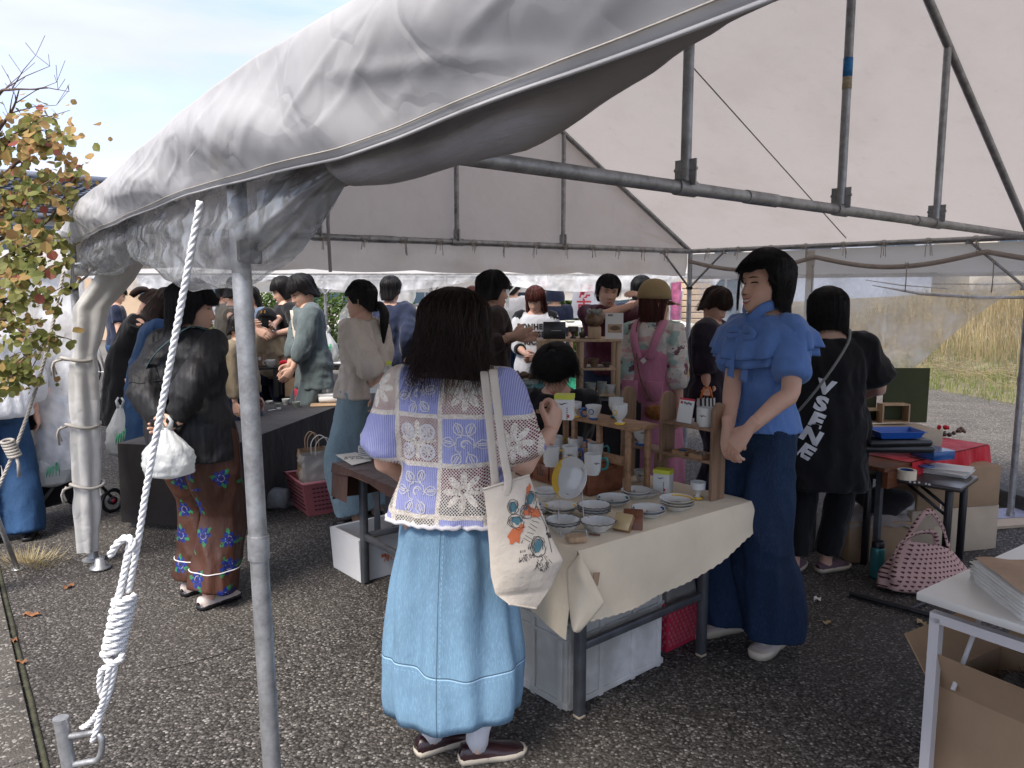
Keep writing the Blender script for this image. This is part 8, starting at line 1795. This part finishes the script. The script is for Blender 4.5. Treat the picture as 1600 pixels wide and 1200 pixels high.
# ---- smiling woman in blue
LB = Vector((1.07, 3.27, 0)); YB = -122; HB_ = 1.70
hl = wl(pt(1168, 672, 2.94), LB, YB, HB_); hr2 = wl(pt(1137, 672, 3.06), LB, YB, HB_)
def exB(info):
    tw = info['tw']; s = info['s']; r = info['root']; rn_ = info['rnd']
    def q(x, z, o=0):
        rx = interp(z, [.8, 1.0, 1.16, 1.24, 1.3, 1.345, 1.38], [.19, .165, .172, .188, .195, .135, .07]); ry = interp(z, [.8, 1.0, 1.16, 1.24, 1.3, 1.345, 1.38], [.13, .115, .13, .132, .118, .088, .065]); return rx, ry
    for layer, (zt, zb, oo) in enumerate(((1.36, 1.165, .022), (1.36, 1.20, .034))):
        m = M()
        def f(u, v):
            a = 2*PI*u; front = max(0, math.sin(a)); z = lerp(zt, zb+.045*(1-front)-.02*front*math.sin(a), v); rx, ry = q(0, z); o = oo*v+.006+.013*math.sin(a*15+layer)*v*v; gap = .0
            p = Vector(((rx+o+.010*v*abs(math.cos(a)))*math.cos(a), (ry+o)*math.sin(a), z+.0)); return tw(p)*s
        m.grid(f, 150, 12, closeu=True, flip=True); o_ = m.build('ruffle_collar', MT['blue_blouse'], r); md = o_.modifiers.new('t', 'SOLIDIFY'); md.thickness = .0025
        m = M(); m.tube([f(k/150, 1.0) for k in range(150)], .0016, 4, closed=True); m.build('collar_edging', plain('dark blue stitching', (.05, .09, .22), .8) if layer == 0 else bpy.data.materials['dark blue stitching'], o_)
    m = M(); c = Vector((.0, .135, 1.30)); K_ = lambda *p: tw(p)*s
    m.ball(K_(0, .142, 1.288), (.016*s, .012*s, .014*s), 10, 8)
    for sx in (-1, 1): m.tube(*smoothpath([K_(0, .143, 1.288), K_(sx*.035, .152, 1.302), K_(sx*.066, .148, 1.285), K_(sx*.04, .154, 1.272), K_(0, .146, 1.286)], [(.004, .008), (.006, .018), (.006, .016), (.005, .014), (.003, .006)], 4), 8, up=(0, 1, 0))
    m.tube(*smoothpath([K_(.005, .145, 1.285), K_(.02, .157, 1.22), K_(.028, .158, 1.12), K_(.022, .150, 1.06)], [(.004, .012), (.003, .016), (.003, .019), (.003, .02)], 4), 8, up=(0, 1, 0)); m.tube(*smoothpath([K_(-.005, .145, 1.285), K_(-.022, .157, 1.23), K_(-.038, .155, 1.15), K_(-.03, .147, 1.10)], [(.004, .012), (.003, .016), (.003, .019), (.003, .02)], 4), 8, up=(0, 1, 0))
    m.tube(*smoothpath([K_(.05, .08, 1.385), K_(.0, .108, 1.335), K_(-.05, .08, 1.385), K_(-.07, .0, 1.41), K_(-.03, -.06, 1.415), K_(.03, -.06, 1.415), K_(.07, 0, 1.41), K_(.05, .08, 1.385)], [(.022, .006)]*8, 4), 8)
    m.build('bow_tie', MT['blue_blouse'], r)
    m = M()
    for z in (1.03, .985, .94): p = K_(-.002, .135 if z > 1 else .132, z); m.ball(p, (.006, .004, .006), 8, 5)
    m.build('button', MT['blue_plastic'], r)
    m = M()     # loose front lock of hair
    for k in range(40):
        o = Vector((rn_.uniform(-.003, .003), rn_.uniform(-.003, .003), 0)); m.tube([onhead(info, Vector((.020, .098, .055))+o), onhead(info, Vector((.030, .102, .01))+o), onhead(info, Vector((.034, .100, -.05))+o*1.5), onhead(info, Vector((.036, .098, -.09+rn_.uniform(-.02, .02)))+o)], .0011, 3, cap=False)
    m.build('hair_lock', MT['hair'], r)
pB, iB = person('smiling young woman in cornflower blue ruffle blouse and wide dark jeans beside the porcelain table', LB, YB, HB_, wf=.85, lean=-2, head=(12, -2, 3), seed=2, fine=True, smile=1,
    hair=dict(hem=-.10, side=-.095, back=-.115, fringe=.040, face=56, vol=.028, flare=.034, tuck=.055, strands=2400, messy=.9, edge=22, shift=.01), hairmat='hair',
    top=dict(name='blouse', mat='blue_blouse', sleeve=.82, hem=.90, off=.014, flare=.020, puff=.010, cuff=.048, neck=1.36, fold=.008),
    bottom=dict(kind='pants', name='wide_jeans', mat='jeans_dark', hem=.07, w=.125, thigh=.12, fold=.012), shoes=dict(mat='shoe_cream', sole='sole_cream', h=.085, lace=1, st=.03), feet=((-.10, -.03, -12), (.10, .03, 14)),
    arms=(hl, hr2), poles=((-.8, -.6, -.5), (.8, -.4, -.5)), palms=((0, -1, -.2), (0, -1, -.3)), hdirs=((.5, .3, -.8), (-.3, .2, -.9)), curl=(.45, .5), headscale=1.0, extra=exB)

# ---- person in black dobby shirt and floral trousers
LC = Vector((-1.57, 3.70, 0)); YC = 28; HC = 1.58
cL, cR = wl(pt(248, 662, 3.50), LC, YC, HC), wl(pt(272, 660, 3.46), LC, YC, HC)
def exC(info):
    strap_on(info, [(-.10, .12, 1.33), (-.055, .0, 1.402), (-.02, -.10, 1.345), (.05, -.15, 1.20), (-.0, -.15, 1.2)][:0] or [(.095, .10, 1.33), (.085, -.02, 1.395), (.035, -.115, 1.335), (-.06, -.155, 1.24), (-.15, -.155, 1.10), (-.205, -.08, 1.0)], .035, 'strap_teal')
    m = M()
    for k, c in enumerate((cL, cR)): e = Vector(info['A'][k][1]); w = Vector(info['A'][k][2]); d = (w-e).normalized(); s = info['s']; m.tube([(w-d*.055)*s, (w+d*.004)*s], .036, 16)
    m.build('cuff', MT['black_dobby'], info['root'])
    lines = [[(x*.01-.17, 1.135+.004*math.sin(x)) for x in range(35)]]; lines_on(info, [[(a*info['s'], b*info['s']) for a, b in lines[0]]], .0028, name='yoke_seam', mat='black_dobby')
    m = M()
    for i, (hp, kn, an, fa) in enumerate(info['L']):
        me = info['bottom'].data; bv = BVHTree.FromPolygons([v.co[:] for v in me.vertices], [tuple(p.vertices) for p in me.polygons]); c = an.lerp(kn, .28)*info['s']; P = []
        for k in range(40):
            a = 2*PI*k/40; h = bv.ray_cast(c, Vector((math.cos(a), math.sin(a), 0)))
            if h[0] is not None and (h[0]-c).length < .16: P.append(h[0]+Vector((math.cos(a), math.sin(a), 0))*.001)
        if len(P) > 3: m.tube(P, .0028, 5, closed=True)
    m.build('white_piping', MT['thread'], info['root'])
pC, iC = person('person in black striped tunic and brown floral trousers, hands clasped behind', LC, YC, HC, wf=1.16, lean=2, head=(42, 4, 0), seed=3, fine=True,
    hair=dict(hem=-.10, side=-.07, back=-.125, fringe=.022, face=58, vol=.022, flare=.004, tuck=.01, strands=1500, messy=1.2, edge=22), hairmat='hair',
    top=dict(name='tunic', mat='black_dobby', sleeve=1.93, hem=.745, off=.020, flare=.045, puff=.010, cuff=.038, neck=1.385, fold=.014),
    bottom=dict(kind='pants', name='floral_trousers', mat='floral', hem=.075, w=.115, thigh=.118, fold=.010), shoes=dict(mat='shoe_cream', sole='black_plastic', h=.07, st=.02), feet=((-.11, .05, 4), (.11, -.03, 6)),
    arms=(cL, cR), poles=((-.7, -.8, -.1), (.7, -.8, -.1)), palms=((.2, -1, 0), (-.2, -1, 0)), hdirs=((.6, .1, -.75), (-.9, .0, -.35)), curl=(.6, .55), headscale=1.05, extra=exC)
plasticbag(pt(260, 668, 3.42), .2, .235, .235, 'white plastic bag held behind the back by the person in floral trousers', False, .16)
# ---- others
dk_hair = dict(hem=-.11, fringe=.03, face=58, vol=.016, flare=.004, strands=260, messy=1.2)
short = dict(hem=-.07, side=-.03, back=-.095, fringe=.035, face=64, vol=.017, flare=0, strands=260, messy=1.3, edge=14)
bobh = dict(hem=-.12, fringe=.03, face=55, vol=.02, flare=.010, tuck=.015, strands=400, messy=.9)
longh = dict(hem=-.24, fringe=.03, face=50, vol=.016, flare=.012, strands=400, messy=1.1)

def pp_(px, d, yaw, label, H=1.6, hands=None, **k):
    loc = at(px, d); 
    if hands: k['arms'] = tuple(wl(pt(*h), loc, yaw, H) if h is not None else ((-1, 1)[i]*.2, .05, .8) for i, h in enumerate(hands))
    k.setdefault('shoes', {}); k['shoes'] = k['shoes'] or dict(mat='black_plastic', sole='black_plastic')
    return person(label, loc, yaw, H, **k)
pants = lambda mt_, w=.09, th=.1: dict(kind='pants', name='trousers', mat=mt_, hem=.08, w=w, thigh=th)
# denim dress woman with bag
pp_(222, 5.55, 72, 'woman in navy denim puff-sleeved dress leaning right, half hidden by the floral-trousered person', 1.58, hands=((188, 625, 5.45), (330, 560, 6.0)), seed=4, lean=16, head=(0, 20, 0), hair=dict(longh, hem=-.16), hairmat='hair_b', palms=((0, 1, 0), None), hdirs=((0, .1, -1), None),
    top=dict(name='dress', mat='denim_dress', sleeve=.7, hem=.85, puff=.03, cuff=.055, dress=.28, dressw=.25), bottom=None, feet=((-.1, 0, -5), (.1, .1, 5)), curl=(.8, .4))
plasticbag(pt(188, 633, 5.42), .4, .22, .38, 'long white plastic bag with green mark hanging from the navy denim woman\'s hand')
pp_(190, 6.5, 74, 'woman in loose black dress bowing her head, left of the navy denim woman', 1.60, hands=((240, 535, 6.6), (250, 540, 6.8)), seed=5, lean=24, head=(0, 35, 0), hair=dict(short, hem=-.1, back=-.06, pony=((0, -.1, .03), .07)), hairmat='hair_b',
    top=dict(name='dress', mat='black_tee', sleeve=.9, hem=.85, puff=.03, cuff=.07, dress=.42, dressw=.27, off=.03), feet=((-.1, 0, -5), (.1, .1, 5)))
pp_(183, 9.3, 60, 'distant person in navy top with white bag strap near the bicycle', 1.6, seed=6, hair=short, top=dict(mat='navy', sleeve=.6), bottom=pants('jeans_mid'), head=(0, 25, 0))
# left edge
pp_(-18, 4.62, -35, 'person in white puffed-cuff blouse and flared jeans at the left edge behind the leaves', 1.55, hands=((-50, 640, 4.5), (58, 655, 4.75)), seed=7, hair=dict(bobh, strands=200), top=dict(name='blouse', mat='white_shirt', sleeve=1.7, hem=.80, off=.03, flare=.03, puff=.025, cuff=.05), bottom=dict(kind='pants', name='flared_jeans', mat='jeans_mid', hem=.04, w=.105, thigh=.09), feet=((-.09, .0, -5), (.12, -.05, 8)), hdirs=(None, (.2, .4, -1)))
plasticbag(pt(78, 690, 4.9), .7, .26, .30, 'white plastic bag with green lettering hanging on the stroller', True)
# centre left group
pp_(360, 6.9, 30, 'man in olive grey shirt half hidden behind the near tent pole', 1.66, hands=((395, 505, 6.6), (400, 515, 6.6)), seed=8, hair=short, top=dict(mat='tan_shirt', sleeve=1.0, off=.02), bottom=pants('navy'), lean=8, head=(10, 15, 0))
pp_(398, 9.2, 205, 'woman in pale blue top with shoulder-length black hair right of the near pole', 1.57, seed=9, hair=dict(longh, strands=150), top=dict(mat='pale_blue', sleeve=.8), bottom=pants('white_shirt'), head=(-10, 15, 0))
pp_(417, 8.4, -60, 'boy in white shirt bending beside the black-capped child', 1.32, seed=10, hair=short, top=dict(mat='white_shirt', sleeve=.7), bottom=pants('navy'), head=(0, 25, 0))
def capblk(info):
    o = cap(info, 'black_tee', brim=False); t = text_mesh('H', .07, (1.2, 1), .001, bold=.003); mt = Matrix.Rotation(PI, 4, 'Z') @ Matrix.Rotation(PI/2, 4, 'X'); m = M(); m.v = [tuple(onhead(info, (p[0], -.115+.0*p[1], .075+p[1]))) for p in t.v]; m.f = t.f; m.mi = [0]*len(t.f); m.build('logo', plain('orange embroidery', (.6, .28, .03), .7), o, smooth=False)
pp_(417, 7.3, 10, 'child in khaki shirt and black cap with orange emblem, seen from behind', 1.34, seed=11, hair=dict(short, strands=60), top=dict(mat='khaki', sleeve=.8, off=.02), bottom=pants('navy'), head=(0, 15, 0), extra=capblk)
pp_(372, 5.9, 100, 'dark-haired child in brown coat right behind the near tent pole', 1.36, seed=12, hair=dict(short, strands=150), top=dict(mat='khaki', sleeve=1.8, off=.02), bottom=pants('navy'), head=(0, 15, 0))
def teebadge(info):
    m = M(); t = text_mesh('✦', .1, ext=.001); 
    try: lines_on(info, [[(.03+.02*math.cos(a*1.26*2), 1.22+.02*math.sin(a*1.26*2)) for a in range(6)]], .004, dy=-1, name='shirt_emblem', mat='white_paint')
    except Exception: pass
pp_(448, 7.6, -120, 'woman in black short-sleeved tee with white emblem behind the grey cardigan woman', 1.66, hands=((428, 522, 7.2), (424, 516, 7.1)), seed=13, hair=dict(bobh, hem=-.09), top=dict(mat='black_tee', sleeve=.75, off=.02), bottom=pants('black_tee'), head=(10, 22, 0), extra=teebadge)
def exG(info):
    glasses(info); m = M()
    m.grid(lambda u, v: info['tw'](((u-.5)*.09, .128+.012*math.cos((u-.5)*3), lerp(1.33, .86, v)))*info['s'], 8, 12); o = m.build('inner_shirt', MT['cream_gauze'], info['root']); md = o.modifiers.new('t', 'SOLIDIFY'); md.thickness = .004
    m = M(); [m.ball(info['tw']((0, .146, z))*info['s'], .006, 6, 5) for z in (1.26, 1.18, 1.1, 1.02)]; m.build('button', MT['brow'], info['root'])
pp_(488, 6.75, -118, 'woman in blue-grey cardigan and glasses looking down at the black table', 1.66, headscale=1.12, hands=((452, 590, 6.45), (446, 592, 6.6)), seed=14, lean=5, head=(0, 24, 0), hair=dict(short, hem=-.08, fringe=.025), top=dict(name='cardigan', mat='grey_cardigan', sleeve=1.75, hem=.66, off=.026, flare=.03, cuff=.04, puff=.01, fold=.012), bottom=pants('grey_cardigan', .11), extra=exG, hdirs=((0, .6, -.8), (0, .6, -.8)))
pp_(566, 4.95, -62, 'woman with low ponytail in cream gauze blouse and pale jeans, hands behind her back', 1.60, hands=((592, 622, 4.85), (590, 622, 4.75)), seed=15, wf=.9, lean=-2, head=(-14, 4, 0), hair=dict(hem=-.03, side=-.02, back=-.075, fringe=.03, face=58, vol=.013, strands=600, messy=.5, pony=((0, -.10, -.035), .24)), hairmat='hair', poles=((-.6, -1, -.1), (.8, -.8, -.1)),
    top=dict(name='blouse', mat='cream_gauze', sleeve=1.35, hem=.86, off=.018, flare=.035, puff=.018, cuff=.045, neck=1.36, fold=.014), bottom=dict(kind='pants', name='pale_jeans', mat='jeans_pale', hem=.1, w=.13, thigh=.125), fine=True)
pp_(611, 7.3, 8, 'man in navy jacket seen from behind, between the ponytailed woman and the main woman', 1.66, seed=16, hair=short, top=dict(name='jacket', mat='navy', sleeve=1.85, hem=.80, off=.03, cuff=.045, fold=.014), bottom=pants('navy', .1), head=(8, 3, 0), hands=((585, 560, 7.2), (632, 560, 7.2)))
pp_(716, 8.2, 60, 'woman with dark bun seen behind the main woman\'s head', 1.55, seed=17, hair=dict(short, pony=((0, -.1, .0), .1)), top=dict(mat='cream_gauze', sleeve=.8), bottom=pants('navy'))
pp_(738, 9.6, 20, 'distant woman with auburn hair in pale yellow top', 1.57, seed=18, hair=bobh, hairmat='hair_r', top=dict(mat='pale_yellow', sleeve=.9), bottom=pants('white_shirt'))
pp_(766, 5.45, 72, 'tall man with shaggy hair in dark brown long shirt gesturing to the right', 1.665, hands=((808, 527, 5.3), (802, 524, 5.1)), seed=19, hair=dict(hem=-.1, side=-.06, back=-.11, fringe=.02, face=60, vol=.024, flare=.002, wave=.008, strands=500, messy=2), top=dict(name='long_shirt', mat='brown_shirt', sleeve=1.7, hem=.62, off=.03, cuff=.045, flare=.02, fold=.012), bottom=pants('black_tee', .1), head=(6, 5, 0), hdirs=((0, 1, 0), (.1, 1, .15)), curl=(.25, .2), palms=((1, 0, .3), (-1, 0, .3)), poles=((-.4, -.7, -1), (.4, -.7, -1)))
pp_(801, 10.2, 25, 'man in white tee and blue jeans walking away behind the pole', 1.7, seed=20, hair=short, top=dict(mat='white_shirt', sleeve=.8, off=.025), bottom=pants('jeans_mid'), shoes=dict(mat='white_plastic', sole='white_plastic'))
def exO(info):
    for txt, z, sc__ in (('BONHEUR', 1.235, 1), ('PASSE', 1.165, 1), ('RICHE', 1.095, 1)):
        t = text_mesh(txt, .062, (1.0, 1), .0, spacing=1.12, bold=.0035); m = M(); m.f = [f[::-1] for f in t.f]; m.mi = [0]*len(t.f); m.v = [(-p[0]*info['s']*1.05, 0, (z+p[1]*1.1)*info['s']) for p in t.v]; m.v = project(info, m, -1, .005); m.build('lettering', MT['ink'], info['root'], smooth=False)
    m = M(); s = info['s']
    for k, (S, e, w) in enumerate(info['A']): 
        P, r_ = smoothpath([Vector(S)+Vector(((-1, 1)[k]*-.03, 0, .012)), Vector(S), Vector(S).lerp(e, .6), Vector(e), Vector(e).lerp(w, .35)], [.068, .072, .064, .058, .052], 4); m.tube([p*s for p in P], [q*s for q in r_], 14)
    m.build('black_sleeve', MT['black_tee'], info['root'])
pp_(837, 7.0, 186, 'auburn long-haired woman in cream tee lettered BONHEUR PASSE with black sleeves', 1.57, hands=((836, 556, 6.75), (822, 554, 6.75)), seed=21, head=(12, 22, 0), hair=dict(longh, strands=500, fringe=.02), hairmat='hair_r', top=dict(mat='white_shirt', sleeve=1.2, hem=.80, off=.02, flare=.02, fold=.003), bottom=pants('black_tee'), extra=exO)
pp_(866, 9.2, 15, 'hooded person in navy seen from behind, right of the auburn-haired woman', 1.6, seed=22, hair=None, eyes=False, top=dict(mat='navy', sleeve=.9, off=.02), bottom=pants('navy'), extra=lambda info: (lambda m: (m.grid(lambda u, v: onhead(info, ((.098+.03*v)*math.sin(2*PI*u)*math.sin(max(.02, v)*PI*.62), -.01+(.118)*math.cos(2*PI*u)*math.sin(max(.02, v)*PI*.62), .135*math.cos(v*PI*.62)-.03*v)), 24, 10, closeu=True), m.build('hood', MT['navy'], info['root'])))(M()))
pp_(848, 10.5, 30, 'distant man with grey-black hair beyond the auburn-haired woman', 1.74, seed=23, hair=short, top=dict(mat='grey_cardigan', sleeve=.8), bottom=pants('navy'))
pp_(948, 6.2, 176, 'man in maroon tee with crossed arms raised, facing the camera', 1.655, hands=((1004, 462, 6.0), (992, 476, 5.95)), seed=24, wf=1.12, head=(-2, 8, -4), hair=dict(short, strands=400), top=dict(mat='maroon', sleeve=.85, off=.02, neck=1.35), bottom=pants('navy'), poles=((-.3, 1, -.6), (1.2, .2, -.4)), hdirs=((.9, .3, .2), (-.6, .3, .5)))
pp_(1000, 7.2, 20, 'person in navy tee seen from behind between the maroon man and the capped woman', 1.66, hands=((975, 480, 7.0), None), seed=25, hair=short, top=dict(mat='navy', sleeve=.6, off=.02), bottom=pants('navy'))
# capped woman
def exS(info):
    cap(info, 'cap_tan'); s = info['s']; tw = info['tw']; m = M()
    def f(u, v):
        a = 2*PI*u; back = max(0, -math.sin(a)); z0 = 1.10+.09*back*(1-.0)+.05*max(0, math.sin(a)); vn = .0; z = lerp(z0, .30, v); q = sstep(1.2, .3, z); rx = lerp(.170, .235, q); ry = lerp(.132, .19, q); w = 1+.035*math.sin(a*9+z*2)*q
        return tw((rx*w*math.cos(a), ry*w*math.sin(a), z))*s
    m.grid(f, 72, 24, closeu=True, flip=True); o = m.build('pinafore', MT['pink'], info['root']); md = o.modifiers.new('t', 'SOLIDIFY'); md.thickness = .004
    for sx in (-1, 1): strap_on(info, [(sx*.035, -.148, 1.13), (sx*.07, -.142, 1.24), (sx*.088, -.085, 1.335), (sx*.085, .0, 1.372), (sx*.08, .10, 1.31), (sx*.07, .14, 1.15)], .058, 'pink', 'shoulder_strap', .006)
    m = M(); p = tw((0, -.152, 1.12))*s; m.box(p, (.03, .004, .03), rot=Matrix.Rotation(PI/4, 3, 'Y')); m.build('diamond_patch', MT['white_paint'], info['root'], smooth=False)
    for sx in (-1, 1): m = M(); m.box(tw((sx*.085, -.165, .93))*s, (.11, .012, .12), bev=.004); m.build('pocket', MT['pink'], info['root'])
    strap_on(info, [(-.06, .12, 1.34), (-.075, .0, 1.40), (-.07, -.10, 1.34), (-.045, -.155, 1.15), (.0, -.172, .98), (.08, -.18, .86)], .012, 'glaze_brown', 'bag_strap')
    m = M(); m.ball(tw((.12, -.20, .80))*s, (.085, .035, .05), 16, 10); b = m.build('shoulder_bag', plain('spotted orange leather', (.28, .11, .03), .45, 0, .5, 60), info['root'])
pp_(1020, 4.95, 32, 'woman in tan cap, patterned sweater and pink pinafore, seen from behind', 1.575, hands=((985, 640, 4.9), (1062, 650, 4.8)), seed=26, fine=True, head=(40, 2, 0), hair=dict(bobh, vol=.012, hem=-.16, side=-.17, back=-.15, strands=700, fringe=.03), hairmat='hair_r', top=dict(name='sweater', mat='print_knit', sleeve=1.45, hem=.80, off=.018, puff=.012, cuff=.048, neck=1.36), bottom=pants('cream_gauze', .08), extra=exS, shoes=dict(mat='shoe_cream', sole='sole_cream'))
pp_(1112, 5.3, 120, 'person in loose dark plum top looking down, left of the smiling woman', 1.56, hands=((1104, 610, 5.1), None), seed=27, wf=1.1, head=(14, 30, 0), hair=dict(short, hem=-.08, fringe=.01), hairmat='hair_b', top=dict(mat='dark_plum', sleeve=1.15, hem=.70, off=.04, flare=.03, cuff=.07), bottom=pants('dark_plum', .1))
hbag = empty('shopping_bag', pt(1103, 650, 5.0), .3, 'orange and black-white striped cloth bag hanging beside the dark plum person', 'bag'); mS = Mat('black and white stripes', (.6, .6, .58), .8); xx, yy__, zz__ = mS.xyz(); mS.over((xx*220).sin().gt(0), (.02, .02, .02)); m = M(); m.grid(lambda u, v: Vector((.09*math.cos(2*PI*u)*(1-.25*v), .04*math.sin(2*PI*u)*(1-.5*v), -.08+.2*v)), 24, 8, closeu=True); m.build('bag_body', mS.m, hbag); m = M(); m.tube([(-.05, 0, .1), (-.02, 0, .19), (.02, 0, .19), (.05, 0, .1)], .008, 6); m.build('handle', plain('orange strap', (.62, .17, .03), .7), hbag)
# black tee woman
def exU(info):
    s = info['s']; rx = .0
    for i, ch_ in enumerate('VSENE'):
        t = text_mesh(ch_, .105, (1.2, 1), .0, bold=.006); an = R(-14-4*i); m = M(); m.f = t.f; m.mi = [0]*len(t.f); cx, cz = -.045-.022*i, 1.045-.084*i
        m.v = [(cx+p[0]*math.cos(an)-p[1]*math.sin(an), 0, cz+(p[0]*math.sin(an)+p[1]*math.cos(an))*.92) for p in t.v]; m.v = project(info, m, 1, .006); m.build('lettering', MT['white_shirt'], info['root'], smooth=False)
    strap_on(info, [(.11, .10, 1.32), (.095, -.01, 1.39), (.06, -.115, 1.325), (-.04, -.178, 1.18), (-.14, -.17, 1.03), (-.2, -.10, .92)], .016, 'strap_grey')
LU = at(1297, 4.05)
pU, iU = person('woman with black bob in long black tee with white letters down the back', LU, 6, 1.545, wf=1.14, lean=4, head=(4, 6, 0), seed=28, fine=True, hair=dict(hem=-.115, side=-.125, back=-.105, fringe=.03, face=50, vol=.032, flare=.026, tuck=.03, strands=1800, messy=.9, edge=12), hairmat='hair',
    top=dict(name='long_tee', mat='black_tee', sleeve=.92, hem=.52, off=.028, flare=.045, puff=.012, cuff=.072, neck=1.335, fold=.010), bottom=dict(kind='pants', name='trousers', mat='black_tee', hem=.1, w=.075, thigh=.1), shoes=dict(mat='purple_shoe', sole='sole_cream', h=.06), feet=((-.13, .02, 30), (.06, .06, 60)), arms=((-.25, .28, .95), (.26, .26, .98)), extra=exU)
# seated person
pp_(873, 3.98, 188, 'seated person in black bowing a black-haired head behind the wooden bench riser', 1.6, hands=((860, 700, 3.8), (905, 700, 3.8)), seed=29, fine=True, drop=.30, lean=16, head=(10, 30, 0), hair=dict(short, hem=-.08, vol=.022, strands=1500, messy=3.2, fringe=.03), top=dict(mat='black_tee', sleeve=.9, off=.022, neck=1.36), bottom=dict(kind='pants', name='trousers', mat='black_tee', hem=.1, w=.08), feet=((-.12, .35, 0), (.12, .35, 0)))
stl = empty('stool', at(873, 4.06), 0, 'dark low stool under the seated person behind the cream table', 'stool'); m = M(); m.lathe([(.15, .44), (.15, .47), (0, .475)], n=20); m.build('seat', MT['black_plastic'], stl)
for k in range(4): a = PI/4+k*PI/2; m = M(); m.tube([(.17*math.cos(a), .17*math.sin(a), 0), (.1*math.cos(a), .1*math.sin(a), .44)], .012, 8); m.build('leg', MT['steel_leg'], stl)
# far people between tents
pp_(352, 9.8, 100, 'distant person in white and blue beyond the floral-trousered person', 1.6, seed=30, hair=short, top=dict(mat='white_shirt', sleeve=.7), bottom=pants('jeans_mid'))
# stroller
sr = empty('stroller', at(64, 5.1), -.5, 'black baby stroller with red details carrying a child in pale blue, at the left', 'stroller')
for x in (-.2, .22):
    for y in (-.28, .28): m = M(); m.tube([(x, y+.075*math.cos(a), .08+.075*math.sin(a)) for a in [2*PI*k/20 for k in range(20)]], .014, 8, closed=True); m.tube([(x-.015, y, .08), (x+.015, y, .08)], .03, 10); w = m.build('wheel', MT['black_plastic'], sr); m = M(); m.tube([(x-.02, y, .08), (x+.02, y, .08)], .016, 10); m.build('hub', MT['red_plastic'], w)
m = M(); [m.tube(q, .011, 8) for x in (-.2, .22) for q in ([(x, .28, .1), (x, -.05, .55), (x, -.42, 1.0)], [(x, -.28, .1), (x, .05, .45), (x, .2, .6)])]; m.tube([(-.2, -.42, 1.0), (.22, -.42, 1.0)], .014, 8); m.build('frame', MT['steel_dark'], sr)
m = M(); m.box((.01, .02, .42), (.36, .45, .05), bev=.02); m.box((.01, -.24, .62), (.36, .05, .42), rot=Matrix.Rotation(R(22), 3, 'X'), bev=.02); m.build('seat', MT['black_tee'], sr); m = M(); m.box((.01, -.02, .22), (.36, .42, .18), bev=.04); m.build('storage_basket', MT['black_tee'], sr)
m = M(); m.grid(lambda u, v: Vector((.01+.2*math.cos(PI*u), -.26+.30*math.sin(v*1.3), .66+.24*math.sin(PI*u)*math.cos(v*.9))), 16, 8); m.build('canopy', MT['black_tee'], sr)
person('small child in pale blue sitting in the black stroller', Vector((sr.location.x+.0, sr.location.y+.05, .14)), 150, .80, seed=31, drop=.0, lean=-15, hair=dict(short, strands=60), top=dict(mat='pale_blue', sleeve=.8, off=.02), bottom=dict(kind='pants', name='shorts', mat='pale_blue', hem=.2, w=.08), feet=((-.1, .3, 0), (.1, .3, 0)))
